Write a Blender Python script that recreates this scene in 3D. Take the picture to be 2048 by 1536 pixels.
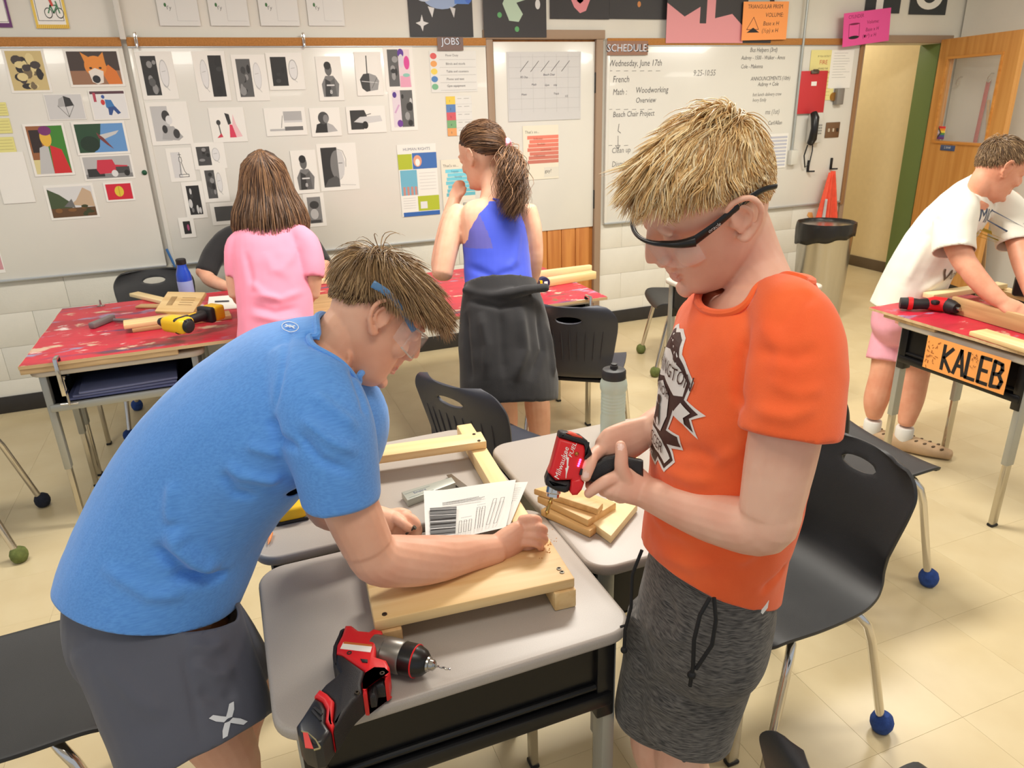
import bpy, bmesh, math, random
import numpy as np
from mathutils import Vector, Matrix, Euler, noise
random.seed(7)
for o in list(bpy.data.objects): bpy.data.objects.remove(o)
scene = bpy.context.scene
COL = scene.collection
# ------------------------------------------------------------------ camera
CAM_H = 1.6; FPX = 1440.0; PITCH = math.atan(559/1440.0); ROLL = math.atan(116/3707.0); YAW = math.radians(20.9)
_fh = np.array([math.sin(YAW), math.cos(YAW), 0.0]); _r0 = np.array([math.cos(YAW), -math.sin(YAW), 0.0]); _uz = np.array([0, 0, 1.0])
FWD = math.cos(PITCH)*_fh - math.sin(PITCH)*_uz
_u0 = math.cos(PITCH)*_uz + math.sin(PITCH)*_fh
RGT = math.cos(ROLL)*_r0 - math.sin(ROLL)*_u0
UPV = math.sin(ROLL)*_r0 + math.cos(ROLL)*_u0
CPOS = np.array([0, 0, CAM_H])
cam = bpy.data.cameras.new('camera'); camo = bpy.data.objects.new('camera', cam); COL.objects.link(camo)
cam.sensor_fit = 'HORIZONTAL'; cam.sensor_width = 36.0; cam.lens = 36.0*FPX/2048.0
cam.clip_start = 0.05; cam.clip_end = 100
camo.matrix_world = Matrix(((RGT[0], UPV[0], -FWD[0], 0), (RGT[1], UPV[1], -FWD[1], 0), (RGT[2], UPV[2], -FWD[2], CAM_H), (0, 0, 0, 1)))
cam.dof.use_dof = True; cam.dof.focus_distance = 1.25; cam.dof.aperture_fstop = 16.0
scene.camera = camo
# ------------------------------------------------------------------ world, lamps, exposure
vs = scene.view_settings; vs.view_transform = 'Standard'; vs.look = 'None'; vs.gamma = 1.0; vs.use_curve_mapping = False; vs.exposure = 0.2
wd = bpy.data.worlds.new('world'); scene.world = wd; wd.use_nodes = True
bg = wd.node_tree.nodes['Background']; bg.inputs[0].default_value = (0.86, 0.92, 1.0, 1); bg.inputs[1].default_value = 0.52
CEIL = 2.75
def area(name, loc, size, sizey, energy, color, rot=(0, 0, 0)):
    l = bpy.data.lights.new(name, 'AREA'); l.shape = 'RECTANGLE'; l.size = size; l.size_y = sizey; l.energy = energy; l.color = color
    o = bpy.data.objects.new(name, l); COL.objects.link(o); o.location = loc; o.rotation_euler = rot
    return o
WARM = (1.0, 0.95, 0.86)
LAMPS = [(1.5, 2.6, 70), (-0.9, 2.75, 26), (4.0, 2.9, 32), (0.3, 0.2, 12), (2.9, 0.2, 20), (-2.2, 0.2, 10), (4.9, 1.2, 14)]  # last entry is an added fill, brightening the side wall around the open door
for i, (x, y, e) in enumerate(LAMPS):
    area('ceiling_lamp', (x, y, CEIL-0.09), 1.0, 0.45, e, WARM)
area('hall_lamp', (5.2, 6.0, 2.6), 0.6, 0.6, 16, (1.0, 0.90, 0.72))

# ------------------------------------------------------------------ helpers
def ray(px, py): return (px-1024.0)/FPX*RGT - (py-768.0)/FPX*UPV + FWD
def at_z(px, py, z):
    d = ray(px, py); return Vector(CPOS + d*((z-CAM_H)/d[2]))
def at_y(px, py, y):
    d = ray(px, py); return Vector(CPOS + d*(y/d[1]))
def at_d(px, py, t): return Vector(CPOS + ray(px, py)*t)
def V(*a): return Vector(a)
def lin(c):
    return tuple(((v/12.92) if v <= 0.04045 else ((v+0.055)/1.055)**2.4) for v in c)
def rgb(r, g, b): return lin((r/255.0, g/255.0, b/255.0)) + (1.0,)
MATS = {}
def mat(name, col, rough=0.5, metal=0.0, spec=0.5, var=0.0, vscale=20.0, bump=0.0, bscale=100.0, stretch=(1, 1, 1), col2=None, trans=0.0, alpha=1.0, coat=0.0, sss=0.0, detail=4.0, emis=None, coord='Object', ior=1.45, sheen=0.0):
    if name in MATS: return MATS[name]
    m = bpy.data.materials.new(name); m.use_nodes = True; nt = m.node_tree; N = nt.nodes; L = nt.links
    b = N['Principled BSDF']; b.inputs['Base Color'].default_value = col; b.inputs['Roughness'].default_value = rough
    b.inputs['Metallic'].default_value = metal; b.inputs['Specular IOR Level'].default_value = spec; b.inputs['IOR'].default_value = ior
    b.inputs['Transmission Weight'].default_value = trans; b.inputs['Alpha'].default_value = alpha; b.inputs['Coat Weight'].default_value = coat
    b.inputs['Sheen Weight'].default_value = sheen
    if sss > 0:
        b.inputs['Subsurface Weight'].default_value = sss; b.inputs['Subsurface Radius'].default_value = (0.012, 0.005, 0.003); b.inputs['Subsurface Scale'].default_value = 1.0
    if emis: b.inputs['Emission Color'].default_value = emis[0]; b.inputs['Emission Strength'].default_value = emis[1]
    if var > 0 or col2 or bump > 0:
        tc = N.new('ShaderNodeTexCoord'); mp = N.new('ShaderNodeMapping'); L.new(tc.outputs[coord], mp.inputs[0]); mp.inputs['Scale'].default_value = stretch
    if var > 0 or col2:
        nz = N.new('ShaderNodeTexNoise'); nz.inputs['Scale'].default_value = vscale; nz.inputs['Detail'].default_value = detail; L.new(mp.outputs[0], nz.inputs[0])
        rp = N.new('ShaderNodeValToRGB'); L.new(nz.outputs[0], rp.inputs[0])
        c2 = col2 if col2 else tuple(max(0, c*(1-var)) for c in col[:3])+(1,)
        c1 = col if col2 else tuple(min(1, c*(1+var)) for c in col[:3])+(1,)
        rp.color_ramp.elements[0].position = 0.32; rp.color_ramp.elements[0].color = c2
        rp.color_ramp.elements[1].position = 0.68; rp.color_ramp.elements[1].color = c1
        L.new(rp.outputs[0], b.inputs['Base Color'])
    if bump > 0:
        nb = N.new('ShaderNodeTexNoise'); nb.inputs['Scale'].default_value = bscale; nb.inputs['Detail'].default_value = 3; L.new(mp.outputs[0], nb.inputs[0])
        bp = N.new('ShaderNodeBump'); bp.inputs['Strength'].default_value = bump; bp.inputs['Distance'].default_value = 0.002; L.new(nb.outputs[0], bp.inputs['Height']); L.new(bp.outputs[0], b.inputs['Normal'])
    MATS[name] = m
    return m
def ink_mat():
    if 'ink' in MATS: return MATS['ink']
    m = bpy.data.materials.new('printed_ink'); m.use_nodes = True; nt = m.node_tree
    a = nt.nodes.new('ShaderNodeAttribute'); a.attribute_name = 'ink'
    nt.links.new(a.outputs['Color'], nt.nodes['Principled BSDF'].inputs['Base Color']); nt.nodes['Principled BSDF'].inputs['Roughness'].default_value = 0.55
    MATS['ink'] = m; return m
def wood_mat(name, c1, c2, scale=1.0, rough=0.55, axis=0):
    if name in MATS: return MATS[name]
    m = bpy.data.materials.new(name); m.use_nodes = True; nt = m.node_tree; N = nt.nodes; L = nt.links; b = N['Principled BSDF']; b.inputs['Roughness'].default_value = rough
    tc = N.new('ShaderNodeTexCoord'); mp = N.new('ShaderNodeMapping'); mp.inputs['Scale'].default_value = [(1.2 if k == axis else 26)*scale for k in range(3)]; L.new(tc.outputs['Object'], mp.inputs[0])
    oi = N.new('ShaderNodeObjectInfo'); ad = N.new('ShaderNodeVectorMath'); ad.operation = 'ADD'; sc = N.new('ShaderNodeVectorMath'); sc.operation = 'SCALE'; sc.inputs['Scale'].default_value = 37.0
    cb = N.new('ShaderNodeCombineXYZ')
    for k in range(3): L.new(oi.outputs['Random'], cb.inputs[k])
    L.new(cb.outputs[0], sc.inputs[0]); L.new(mp.outputs[0], ad.inputs[0]); L.new(sc.outputs[0], ad.inputs[1])
    nz = N.new('ShaderNodeTexNoise'); nz.inputs['Scale'].default_value = 1.3; nz.inputs['Detail'].default_value = 5; nz.inputs['Distortion'].default_value = 0.6; L.new(ad.outputs[0], nz.inputs[0])
    rp = N.new('ShaderNodeValToRGB'); rp.color_ramp.elements[0].position = 0.3; rp.color_ramp.elements[0].color = c2; rp.color_ramp.elements[1].position = 0.62; rp.color_ramp.elements[1].color = c1
    L.new(nz.outputs[0], rp.inputs[0]); L.new(rp.outputs[0], b.inputs['Base Color'])
    bp = N.new('ShaderNodeBump'); bp.inputs['Strength'].default_value = 0.15; bp.inputs['Distance'].default_value = 0.001; L.new(nz.outputs[0], bp.inputs['Height']); L.new(bp.outputs[0], b.inputs['Normal'])
    MATS[name] = m; return m
def paint_mat(name):
    # red house paint worn and splashed over with other colours
    m = bpy.data.materials.new(name); m.use_nodes = True; nt = m.node_tree; N = nt.nodes; L = nt.links; b = N['Principled BSDF']; b.inputs['Roughness'].default_value = 0.42
    tc = N.new('ShaderNodeTexCoord')
    cur = None
    def layer(col, scale, lo, hi, stretch, off):
        nonlocal cur
        mp = N.new('ShaderNodeMapping'); mp.inputs['Scale'].default_value = stretch; mp.inputs['Location'].default_value = (off, off*0.7, 0); L.new(tc.outputs['Object'], mp.inputs[0])
        nz = N.new('ShaderNodeTexNoise'); nz.inputs['Scale'].default_value = scale; nz.inputs['Detail'].default_value = 5; nz.inputs['Roughness'].default_value = 0.65; L.new(mp.outputs[0], nz.inputs[0])
        rp = N.new('ShaderNodeMapRange'); rp.inputs['From Min'].default_value = lo; rp.inputs['From Max'].default_value = hi; L.new(nz.outputs[0], rp.inputs['Value'])
        mx = N.new('ShaderNodeMix'); mx.data_type = 'RGBA'; L.new(rp.outputs[0], mx.inputs['Factor'])
        if cur is None: mx.inputs['A'].default_value = rgb(196, 40, 62)
        else: L.new(cur, mx.inputs['A'])
        mx.inputs['B'].default_value = col; cur = mx.outputs['Result']
    layer(rgb(160, 30, 48), 1.6, 0.45, 0.65, (1, 3, 1), 0)
    layer(rgb(110, 60, 60), 3, 0.57, 0.66, (0.7, 2.5, 1), 3)
    layer(rgb(70, 60, 110), 2.6, 0.59, 0.68, (0.6, 2.4, 1), 9)
    layer(rgb(135, 150, 185), 4, 0.60, 0.68, (0.8, 2, 1), 15)
    layer(rgb(205, 175, 150), 5.5, 0.60, 0.645, (0.9, 1.6, 1), 21)
    layer(rgb(225, 215, 210), 7, 0.615, 0.68, (0.8, 1.5, 1), 28)
    layer(rgb(70, 105, 60), 4, 0.67, 0.72, (1, 1.5, 1), 35)
    layer(rgb(50, 30, 40), 5, 0.63, 0.70, (0.8, 2.2, 1), 41)
    L.new(cur, b.inputs['Base Color']); MATS[name] = m; return m

class MB:
    """collects shapes; build() links them as one mesh object"""
    def __init__(s): s.v = []; s.f = []; s.m = []; s.c = []
    def add(s, vs_, fs, M=None, mi=0, col=None):
        o = len(s.v)
        if M is not None: vs_ = [M @ Vector(p) for p in vs_]
        s.v.extend([tuple(p) for p in vs_]); s.f.extend([tuple(i+o for i in f) for f in fs]); s.m.extend([mi]*len(fs)); s.c.extend([col]*len(fs)); return s
    def bm(s, b, M=None, mi=0):
        b.verts.ensure_lookup_table(); b.verts.index_update()
        s.add([v.co.copy() for v in b.verts], [[v.index for v in f.verts] for f in b.faces], M, mi); b.free(); return s
    def box(s, c, d, bev=0.0, seg=2, R=None, mi=0):
        b = bmesh.new(); bmesh.ops.create_cube(b, size=1.0); bmesh.ops.scale(b, vec=d, verts=b.verts)
        if bev > 0: bmesh.ops.bevel(b, geom=list(b.edges), offset=min(bev, min(d)*0.49), segments=seg, profile=0.5, affect='EDGES')
        M = Matrix.Translation(Vector(c))
        if R is not None: M = M @ R.to_4x4()
        return s.bm(b, M, mi)
    def bar(s, p, q, w, t, up=(0, 0, 1), bev=0.0, mi=0, seg=2):
        p = Vector(p); q = Vector(q); x = (q-p).normalized(); y = Vector(up).cross(x).normalized(); z = x.cross(y)
        R = Matrix((x, y, z)).transposed(); return s.box((p+q)/2, ((q-p).length, w, t), bev, seg, R, mi)
    def prism(s, poly, z0, z1, M=None, mi=0, bev=0.0, seg=2):
        b = bmesh.new(); vv = [b.verts.new((x, y, z0)) for x, y in poly]; f = b.faces.new(vv)
        r = bmesh.ops.extrude_face_region(b, geom=[f]); bmesh.ops.translate(b, vec=(0, 0, z1-z0), verts=[e for e in r['geom'] if isinstance(e, bmesh.types.BMVert)])
        bmesh.ops.recalc_face_normals(b, faces=b.faces)
        if bev > 0:
            eds = [e for e in b.edges if abs(e.verts[0].co.z-e.verts[1].co.z) < 1e-7]
            bmesh.ops.bevel(b, geom=eds, offset=bev, segments=seg, profile=0.5, affect='EDGES')
        return s.bm(b, M, mi)
    def lathe(s, prof, n=24, M=None, mi=0, sx=1.0, sy=1.0):
        vv = []; ff = []
        for r, z in prof:
            for k in range(n): a = 2*math.pi*k/n; vv.append((r*math.cos(a)*sx, r*math.sin(a)*sy, z))
        for i in range(len(prof)-1):
            for k in range(n): k2 = (k+1) % n; ff.append((i*n+k, i*n+k2, (i+1)*n+k2, (i+1)*n+k))
        ff.append(tuple(range(n-1, -1, -1))); ff.append(tuple((len(prof)-1)*n+k for k in range(n)))
        return s.add(vv, ff, M, mi)
    def cyl(s, p, q, r, r2=None, n=16, mi=0, bev=0.0):
        p = Vector(p); q = Vector(q); r2 = r if r2 is None else r2; L = (q-p).length
        M = Matrix.Translation(p) @ (q-p).to_track_quat('Z', 'Y').to_matrix().to_4x4()
        pr = [(r, 0), (r2, L)] if bev == 0 else [(r-bev, 0), (r-bev*0.3, bev*0.3), (r, bev), (r2, L-bev), (r2-bev*0.3, L-bev*0.3), (r2-bev, L)]
        return s.lathe(pr, n, M, mi)
    def tube(s, pts, r, n=10, mi=0, closed=False, flat=1.0, up=None):
        P = [Vector(p) for p in pts]; rs = r if isinstance(r, (list, tuple)) else [r]*len(P)
        vv = []; ff = []; m = len(P); prev = None
        for i in range(m):
            t = ((P[(i+1) % m] if (closed or i < m-1) else P[i]) - (P[i-1] if (closed or i > 0) else P[i])).normalized()
            if prev is None: a = Vector(up) if up else (Vector((0, 0, 1)) if abs(t.z) < 0.9 else Vector((1, 0, 0)))
            else: a = prev
            x = (a - t*a.dot(t)).normalized(); prev = x; y = t.cross(x)
            for k in range(n): an = 2*math.pi*k/n; vv.append(P[i] + x*(rs[i]*math.cos(an)*flat) + y*(rs[i]*math.sin(an)))
        for i in range(m if closed else m-1):
            for k in range(n):
                k2 = (k+1) % n; j = (i+1) % m; ff.append((i*n+k, i*n+k2, j*n+k2, j*n+k))
        if not closed: ff.append(tuple(range(n-1, -1, -1))); ff.append(tuple((m-1)*n+k for k in range(n)))
        return s.add(vv, ff, None, mi)
    def ball(s, c, r, n=16, M=None, mi=0):
        rr = r if isinstance(r, (tuple, list)) else (r, r, r); vv = []; ff = []; h = n//2
        vv.append((0, 0, -1)); 
        for i in range(1, h):
            a = math.pi*i/h
            for k in range(n): b = 2*math.pi*k/n; vv.append((math.sin(a)*math.cos(b), math.sin(a)*math.sin(b), -math.cos(a)))
        vv.append((0, 0, 1)); T = len(vv)-1
        for k in range(n): ff.append((0, 1+(k+1) % n, 1+k)); ff.append((T, 1+(h-2)*n+k, 1+(h-2)*n+(k+1) % n))
        for i in range(h-2):
            for k in range(n): k2 = (k+1) % n; ff.append((1+i*n+k, 1+i*n+k2, 1+(i+1)*n+k2, 1+(i+1)*n+k))
        MM = Matrix.Translation(Vector(c)) @ (M.to_4x4() if M is not None else Matrix.Identity(4)) @ Matrix.Diagonal((rr[0], rr[1], rr[2], 1))
        return s.add(vv, ff, MM, mi)
    def build(s, name, mats, parent=None, M=None, smooth=True, angle=40, world=False):
        me = bpy.data.meshes.new(name); vv = s.v
        if world and parent is not None:
            I = parent.matrix_basis.inverted(); vv = [tuple(I @ Vector(p)) for p in vv]
        me.from_pydata(vv, [], s.f)
        if not isinstance(mats, (list, tuple)): mats = [mats]
        for m in mats: me.materials.append(m)
        me.polygons.foreach_set('material_index', s.m)
        if any(c is not None for c in s.c):
            at = me.color_attributes.new('ink', 'FLOAT_COLOR', 'CORNER'); buf = []
            for c, f in zip(s.c, s.f): buf.extend(tuple(c if c else (1, 1, 1, 1))*len(f))
            at.data.foreach_set('color', buf)
        if smooth:
            me.polygons.foreach_set('use_smooth', [True]*len(me.polygons)); me.set_sharp_from_angle(angle=math.radians(angle))
        me.update()
        return link(name, me, parent, M)
def link(name, me, parent=None, M=None):
    o = bpy.data.objects.new(name, me); COL.objects.link(o)
    if parent is not None: o.parent = parent
    if M is not None: o.matrix_basis = M
    return o
def tag(o, label, cat, group=None, kind=None):
    if label: o['label'] = label
    if cat: o['category'] = cat
    if group: o['group'] = group
    if kind: o['kind'] = kind
    return o
def thing(name, label, cat, loc=(0, 0, 0), rotz=0.0, group=None, rot=None):
    o = bpy.data.objects.new(name, None); COL.objects.link(o); o.empty_display_size = 0.05
    o.matrix_basis = Matrix.LocRotScale(Vector(loc), Euler(rot if rot else (0, 0, rotz)), None)
    return tag(o, label, cat, group)
def copy_tree(o, loc, rotz, label=None, group=None):
    r = o.copy(); COL.objects.link(r); r.matrix_basis = Matrix.LocRotScale(Vector(loc), Euler((0, 0, rotz)), None)
    if label: r['label'] = label
    if group: r['group'] = group
    for ch in list(o.children):
        c = ch.copy(); COL.objects.link(c); c.parent = r
        for g in list(ch.children):
            d = g.copy(); COL.objects.link(d); d.parent = c
    return r
def struct(o): o['kind'] = 'structure'; return o
# lettering as flat mesh
_TC = {}
def text_geo(t, shear=0.0):
    k = (t, shear)
    if k in _TC: return _TC[k]
    cu = bpy.data.curves.new('t', 'FONT'); cu.body = t; cu.resolution_u = 2; cu.shear = shear
    ob = bpy.data.objects.new('t', cu); me = ob.to_mesh()
    vv = np.array([v.co[:2] for v in me.vertices]) if len(me.vertices) else np.zeros((0, 2)); ff = [tuple(p.vertices) for p in me.polygons]
    ob.to_mesh_clear(); bpy.data.objects.remove(ob); bpy.data.curves.remove(cu)
    if len(vv):
        lo = vv.min(0); hi = vv.max(0); vv = vv-lo; wh = hi-lo
    else: wh = np.array([1, 1])
    _TC[k] = (vv, ff, wh); return _TC[k]
class Art:
    """flat print: coloured polygons in local metres, each a hair above the last"""
    def __init__(s, w, h, z=0.0): s.w = w; s.h = h; s.b = MB(); s.z = z; s.dz = 0.00006; s.T = None
    def up(s): s.z += s.dz; return s.z
    def _p(s, u, v): return ((u-0.5)*s.w, (v-0.5)*s.h)
    def poly(s, pts, c):
        z = s.up(); P = [s._p(*p) for p in pts]; b = bmesh.new()
        try:
            f = b.faces.new([b.verts.new((x, y, z)) for x, y in P]); bmesh.ops.triangulate(b, faces=[f])
            b.verts.index_update(); b.normal_update()
            ff = []
            for g in b.faces:
                ids = [v.index for v in g.verts]; ff.append(ids if g.normal.z > 0 else ids[::-1])
            s.b.add([v.co.copy() for v in b.verts], ff, None, 0, c)
        finally: b.free()
        return s
    def rect(s, u0, v0, u1, v1, c): return s.poly([(u0, v0), (u1, v0), (u1, v1), (u0, v1)], c)
    def ell(s, u, v, ru, rv, c, n=20, rot=0.0):
        pts = []
        for k in range(n):
            a = 2*math.pi*k/n; x = ru*math.cos(a)*s.w; y = rv*math.sin(a)*s.h
            pts.append((u+(x*math.cos(rot)-y*math.sin(rot))/s.w, v+(x*math.sin(rot)+y*math.cos(rot))/s.h))
        return s.poly(pts, c)
    def line(s, pts, t, c):  # t in metres
        z = s.up(); P = [Vector(s._p(*p)) for p in pts]
        for a, b in zip(P[:-1], P[1:]):
            d = (b-a)
            if d.length < 1e-6: continue
            n = Vector((-d.y, d.x)).normalized()*t/2; e = d.normalized()*t*0.3
            s.b.add([(a.x-e.x-n.x, a.y-e.y-n.y, z), (b.x+e.x-n.x, b.y+e.y-n.y, z), (b.x+e.x+n.x, b.y+e.y+n.y, z), (a.x-e.x+n.x, a.y-e.y+n.y, z)], [(0, 1, 2, 3)], None, 0, c)
        return s
    def text(s, t, u, v, size, c, align='l', shear=0.0, rot=0.0, sx=1.0):  # size: cap height in metres; (u,v) baseline-left
        vv, ff, wh = text_geo(t, shear); k = size/0.7; z = s.up()
        x0, y0 = s._p(u, v); W = wh[0]*k*sx
        off = {'l': 0, 'c': -W/2, 'r': -W}[align]; cr, sr = math.cos(rot), math.sin(rot)
        P = []
        for x, y in vv:
            X = x*k*sx+off; Y = y*k; P.append((x0+X*cr-Y*sr, y0+X*sr+Y*cr, z))
        s.b.add(P, ff, None, 0, c); return s
    def build(s, parent, name='print', M=None): return s.b.build(name, ink_mat(), parent, M, smooth=False)
BLACK = rgb(25, 25, 28); WHITE = rgb(240, 238, 232); GREY = rgb(130, 130, 130)
# ------------------------------------------------------------------ room shell
YW = 4.715; YB = 4.691; _pn = [0]
m_wall = mat('painted_wall', rgb(222, 219, 209), 0.6, var=0.03, vscale=3, bump=0.15, bscale=60)
m_block = mat('painted_block', rgb(224, 221, 210), 0.55, var=0.03, vscale=6, bump=0.5, bscale=140)
m_ceil = mat('ceiling_white', rgb(225, 224, 220), 0.9)
m_tile = mat('vinyl_tile', rgb(214, 198, 160), 0.30, var=0.07, vscale=5, detail=8, col2=rgb(206, 188, 148), bump=0.03, bscale=40)
m_grout = mat('tile_joint', rgb(206, 188, 148), 0.8)
m_base = mat('rubber_base', rgb(46, 43, 41), 0.5, var=0.1)
m_base2 = mat('hall_base', rgb(98, 84, 66), 0.6)
m_hall = mat('hall_paint', rgb(228, 210, 168), 0.6, var=0.02, bump=0.1, bscale=70)
m_green = mat('green_paint', rgb(104, 124, 72), 0.5)
m_frame = mat('brown_frame_paint', rgb(158, 134, 112), 0.5)
m_oak = wood_mat('oak_veneer', rgb(214, 152, 78), rgb(190, 124, 56), 0.6, 0.4)
m_slat = wood_mat('slat_wood', rgb(206, 138, 70), rgb(176, 104, 46), 0.8, 0.45)
m_slatv = wood_mat('slat_wood_upright', rgb(206, 138, 70), rgb(176, 104, 46), 0.8, 0.45, 2)
m_oakv = wood_mat('oak_upright', rgb(208, 152, 84), rgb(190, 130, 64), 0.6, 0.4, 2)
m_cork = mat('cork_strip', rgb(176, 122, 66), 0.9, var=0.12, vscale=120)
m_wb = mat('whiteboard_face', rgb(224, 222, 214), 0.22, var=0.02, vscale=2, coat=0.2)
m_alu = mat('aluminium_trim', rgb(190, 194, 196), 0.35, 0.6)
m_black = mat('black_metal', rgb(22, 22, 24), 0.45)
m_chrome = mat('chrome', rgb(214, 210, 204), 0.12, 1.0)
m_paper = mat('paper', rgb(236, 234, 228), 0.7)
m_lam = mat('laminated_paper', rgb(222, 222, 218), 0.12, coat=0.6)

fl = struct(MB().box((1.4, 2.4, -0.055), (9.6, 10.2, 0.1)).build('floor', m_grout))
T = 0.3048; X0 = 1.354; Y0 = 0.966
tiles = []
for i in range(-16, 16):
    for j in range(-8, 20):
        cx = X0+(i+0.5)*T; cy = Y0+(j+0.5)*T
        if cx < -3.2 or cx > 6.1 or cy < -2.3 or cy > 7.2: continue
        p = np.array([cx, cy, 0])-CPOS; zc = p@FWD
        vis = zc > 0.2 and -0.1 < 0.5+FPX*(p@RGT)/zc/2048 < 1.1 and -0.1 < 0.5-FPX*(p@UPV)/zc/1536 < 1.1
        tiles.append((not vis, math.hypot(cx, cy), cx, cy))
tiles.sort()
tme = None; rest = MB()
for k, (nv, d, cx, cy) in enumerate(tiles):
    if k < 290 and not nv:
        if tme is None:
            o = MB().box((0, 0, 0), (T-0.0004, T-0.0004, 0.006), 0.0003, 1).build('floor_tile', m_tile, fl); tme = o.data
        else: o = link('floor_tile', tme, fl)
        o.location = (cx, cy, -0.003)
    else: rest.box((cx, cy, -0.003), (T-0.0004, T-0.0004, 0.006))
ro = rest.build('floor_tiles_beyond', m_tile, fl); ro['kind'] = 'stuff'

struct(MB().box((1.4, 1.2, CEIL+0.05), (9.6, 7.2, 0.1)).build('ceiling', m_ceil))
DX0, DX1, DZ = 1.735, 2.47, 1.985   # closet door leaf
HX0, HX1, HZ = 4.80, 5.63, 1.96     # doorway to the hall
wb = MB(); WY = YW+0.006
def wslab(x0, x1, z0, z1): wb.box(((x0+x1)/2, WY+0.09, (z0+z1)/2), (x1-x0, 0.18, z1-z0))
wslab(-3.3, DX0-0.005, 0, CEIL); wslab(DX0-0.005, DX1+0.005, DZ+0.005, CEIL); wslab(DX1+0.005, HX0, 0, CEIL); wslab(HX0, HX1, HZ, CEIL); wslab(HX1, 5.98, 0, CEIL)
wback = struct(wb.build('wall_back', m_wall, smooth=False))
BL, BH = 0.3937, 0.194; bm0 = None
for (a, b, z1) in ((-1.9, 1.69, 0.77), (2.515, 4.775, 0.76)):
    for r in range(4):
        z = 0.0+r*BH; x = a - (0.2 if r % 2 else 0.0)
        while x < b:
            xa, xb = max(x, a), min(x+BL, b); za, zb = z, min(z+BH, z1)
            if xb-xa > 0.03 and zb-za > 0.02:
                full = abs(xb-xa-BL) < 1e-6 and abs(zb-za-BH) < 1e-6
                if full and bm0: o = link('block', bm0, wback)
                else:
                    o = MB().box((0, 0, 0), (xb-xa-0.0012, 0.010, zb-za-0.0012), 0.0014, 2).build('block', m_block, wback)
                    if full: bm0 = o.data
                o.location = ((xa+xb)/2, WY-0.003, (za+zb)/2)
            x += BL
def baseb(name, x0, x1, y, m=m_base, h=0.1):
    return struct(MB().box(((x0+x1)/2, y-0.006, h/2), (x1-x0, 0.012, h), 0.004, 2).build(name, m))
baseb('baseboard_back', -3.2, 1.685, WY-0.008); baseb('baseboard_back_right', 2.515, 4.775, WY-0.008)
struct(MB().box((5.89, 1.2, CEIL/2), (0.16, 7.0, CEIL)).build('wall_right', m_wall, smooth=False))
struct(MB().box((5.804, 2.0, 0.05), (0.012, 5.3, 0.1), 0.004).build('baseboard_right', m_base))
# hall behind the doorway
struct(MB().box((5.82, 6.05, CEIL/2), (0.12, 2.3, CEIL)).build('wall_hall_side', m_hall, smooth=False))
struct(MB().box((4.6, 7.15, CEIL/2), (2.6, 0.1, CEIL)).build('wall_hall_end', m_hall, smooth=False))
struct(MB().box((3.9, 6.05, CEIL/2), (0.1, 2.1, CEIL)).build('wall_hall_left', m_hall, smooth=False))
struct(MB().box((4.85, 6.05, CEIL+0.02), (2.2, 2.4, 0.06)).build('ceiling_hall', m_ceil, smooth=False))
struct(MB().box((5.752, 6.0, 0.05), (0.014, 2.1, 0.1), 0.004).build('baseboard_hall', m_base2))
# door frame of the hall doorway
d2 = tag(thing('trim_2', None, None, (4.8, YW, 0)), None, None, None, 'structure')
MB().box((HX0-0.018, YW-0.005, 0.98), (0.045, 0.03, 1.96), 0.004).build('jamb', m_frame, d2, world=True)
MB().box((HX0+0.004, YW+0.096, 0.98), (0.012, 0.18, 1.96), 0.003).build('jamb_reveal', m_frame, d2, world=True)
MB().box((HX1-0.005, YW+0.10, 0.98), (0.012, 0.19, 1.96), 0.003).build('green_jamb', m_green, d2, world=True)
MB().box(((HX0+HX1)/2+0.04, YW-0.005, 1.99), (0.95, 0.03, 0.055), 0.004).build('lintel', m_frame, d2, world=True)
# open wooden door with a window
dth = math.radians(-15)
dx = Vector((math.sin(dth), -math.cos(dth), 0)); HG = Vector((5.62, 4.69, 0)); dn = Vector((dx.y, -dx.x, 0))
door2 = thing('door_2', 'oak veneer classroom door standing open with a window and blue name plate', 'door', HG, math.atan2(dx.y, dx.x)); door2['kind'] = 'structure'
DW = 0.86; wx0, wx1, wz0, wz1 = 0.115, 0.70, 1.215, 1.838
dl = MB()
for (a, b, z0, z1) in ((0, wx0, 0.01, 1.985), (wx1, DW, 0.01, 1.985), (wx0, wx1, 0.01, wz0), (wx0, wx1, wz1, 1.985)):
    dl.box(((a+b)/2, 0, (z0+z1)/2), (b-a, 0.044, z1-z0))
dl.build('door_leaf', m_oakv, door2, smooth=False)
fr = MB()
for s in (-1, 1):
    fr.box(((wx0+wx1)/2, s*0.024, wz0-0.006), (wx1-wx0+0.03, 0.012, 0.018)); fr.box(((wx0+wx1)/2, s*0.024, wz1+0.006), (wx1-wx0+0.03, 0.012, 0.018))
    fr.box((wx0-0.006, s*0.024, (wz0+wz1)/2), (0.018, 0.012, wz1-wz0)); fr.box((wx1+0.006, s*0.024, (wz0+wz1)/2), (0.018, 0.012, wz1-wz0))
fr.build('window_bead', m_oak, door2, smooth=False)
m_glass = mat('window_glass', rgb(235, 240, 238), 0.03, alpha=0.10)
MB().box(((wx0+wx1)/2, 0, (wz0+wz1)/2), (wx1-wx0, 0.005, wz1-wz0)).build('pane', m_glass, door2, smooth=False)
MB().box((DW/2, 0, 0.06), (DW, 0.048, 0.12)).build('kick_plate', m_base, door2, smooth=False)
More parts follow.
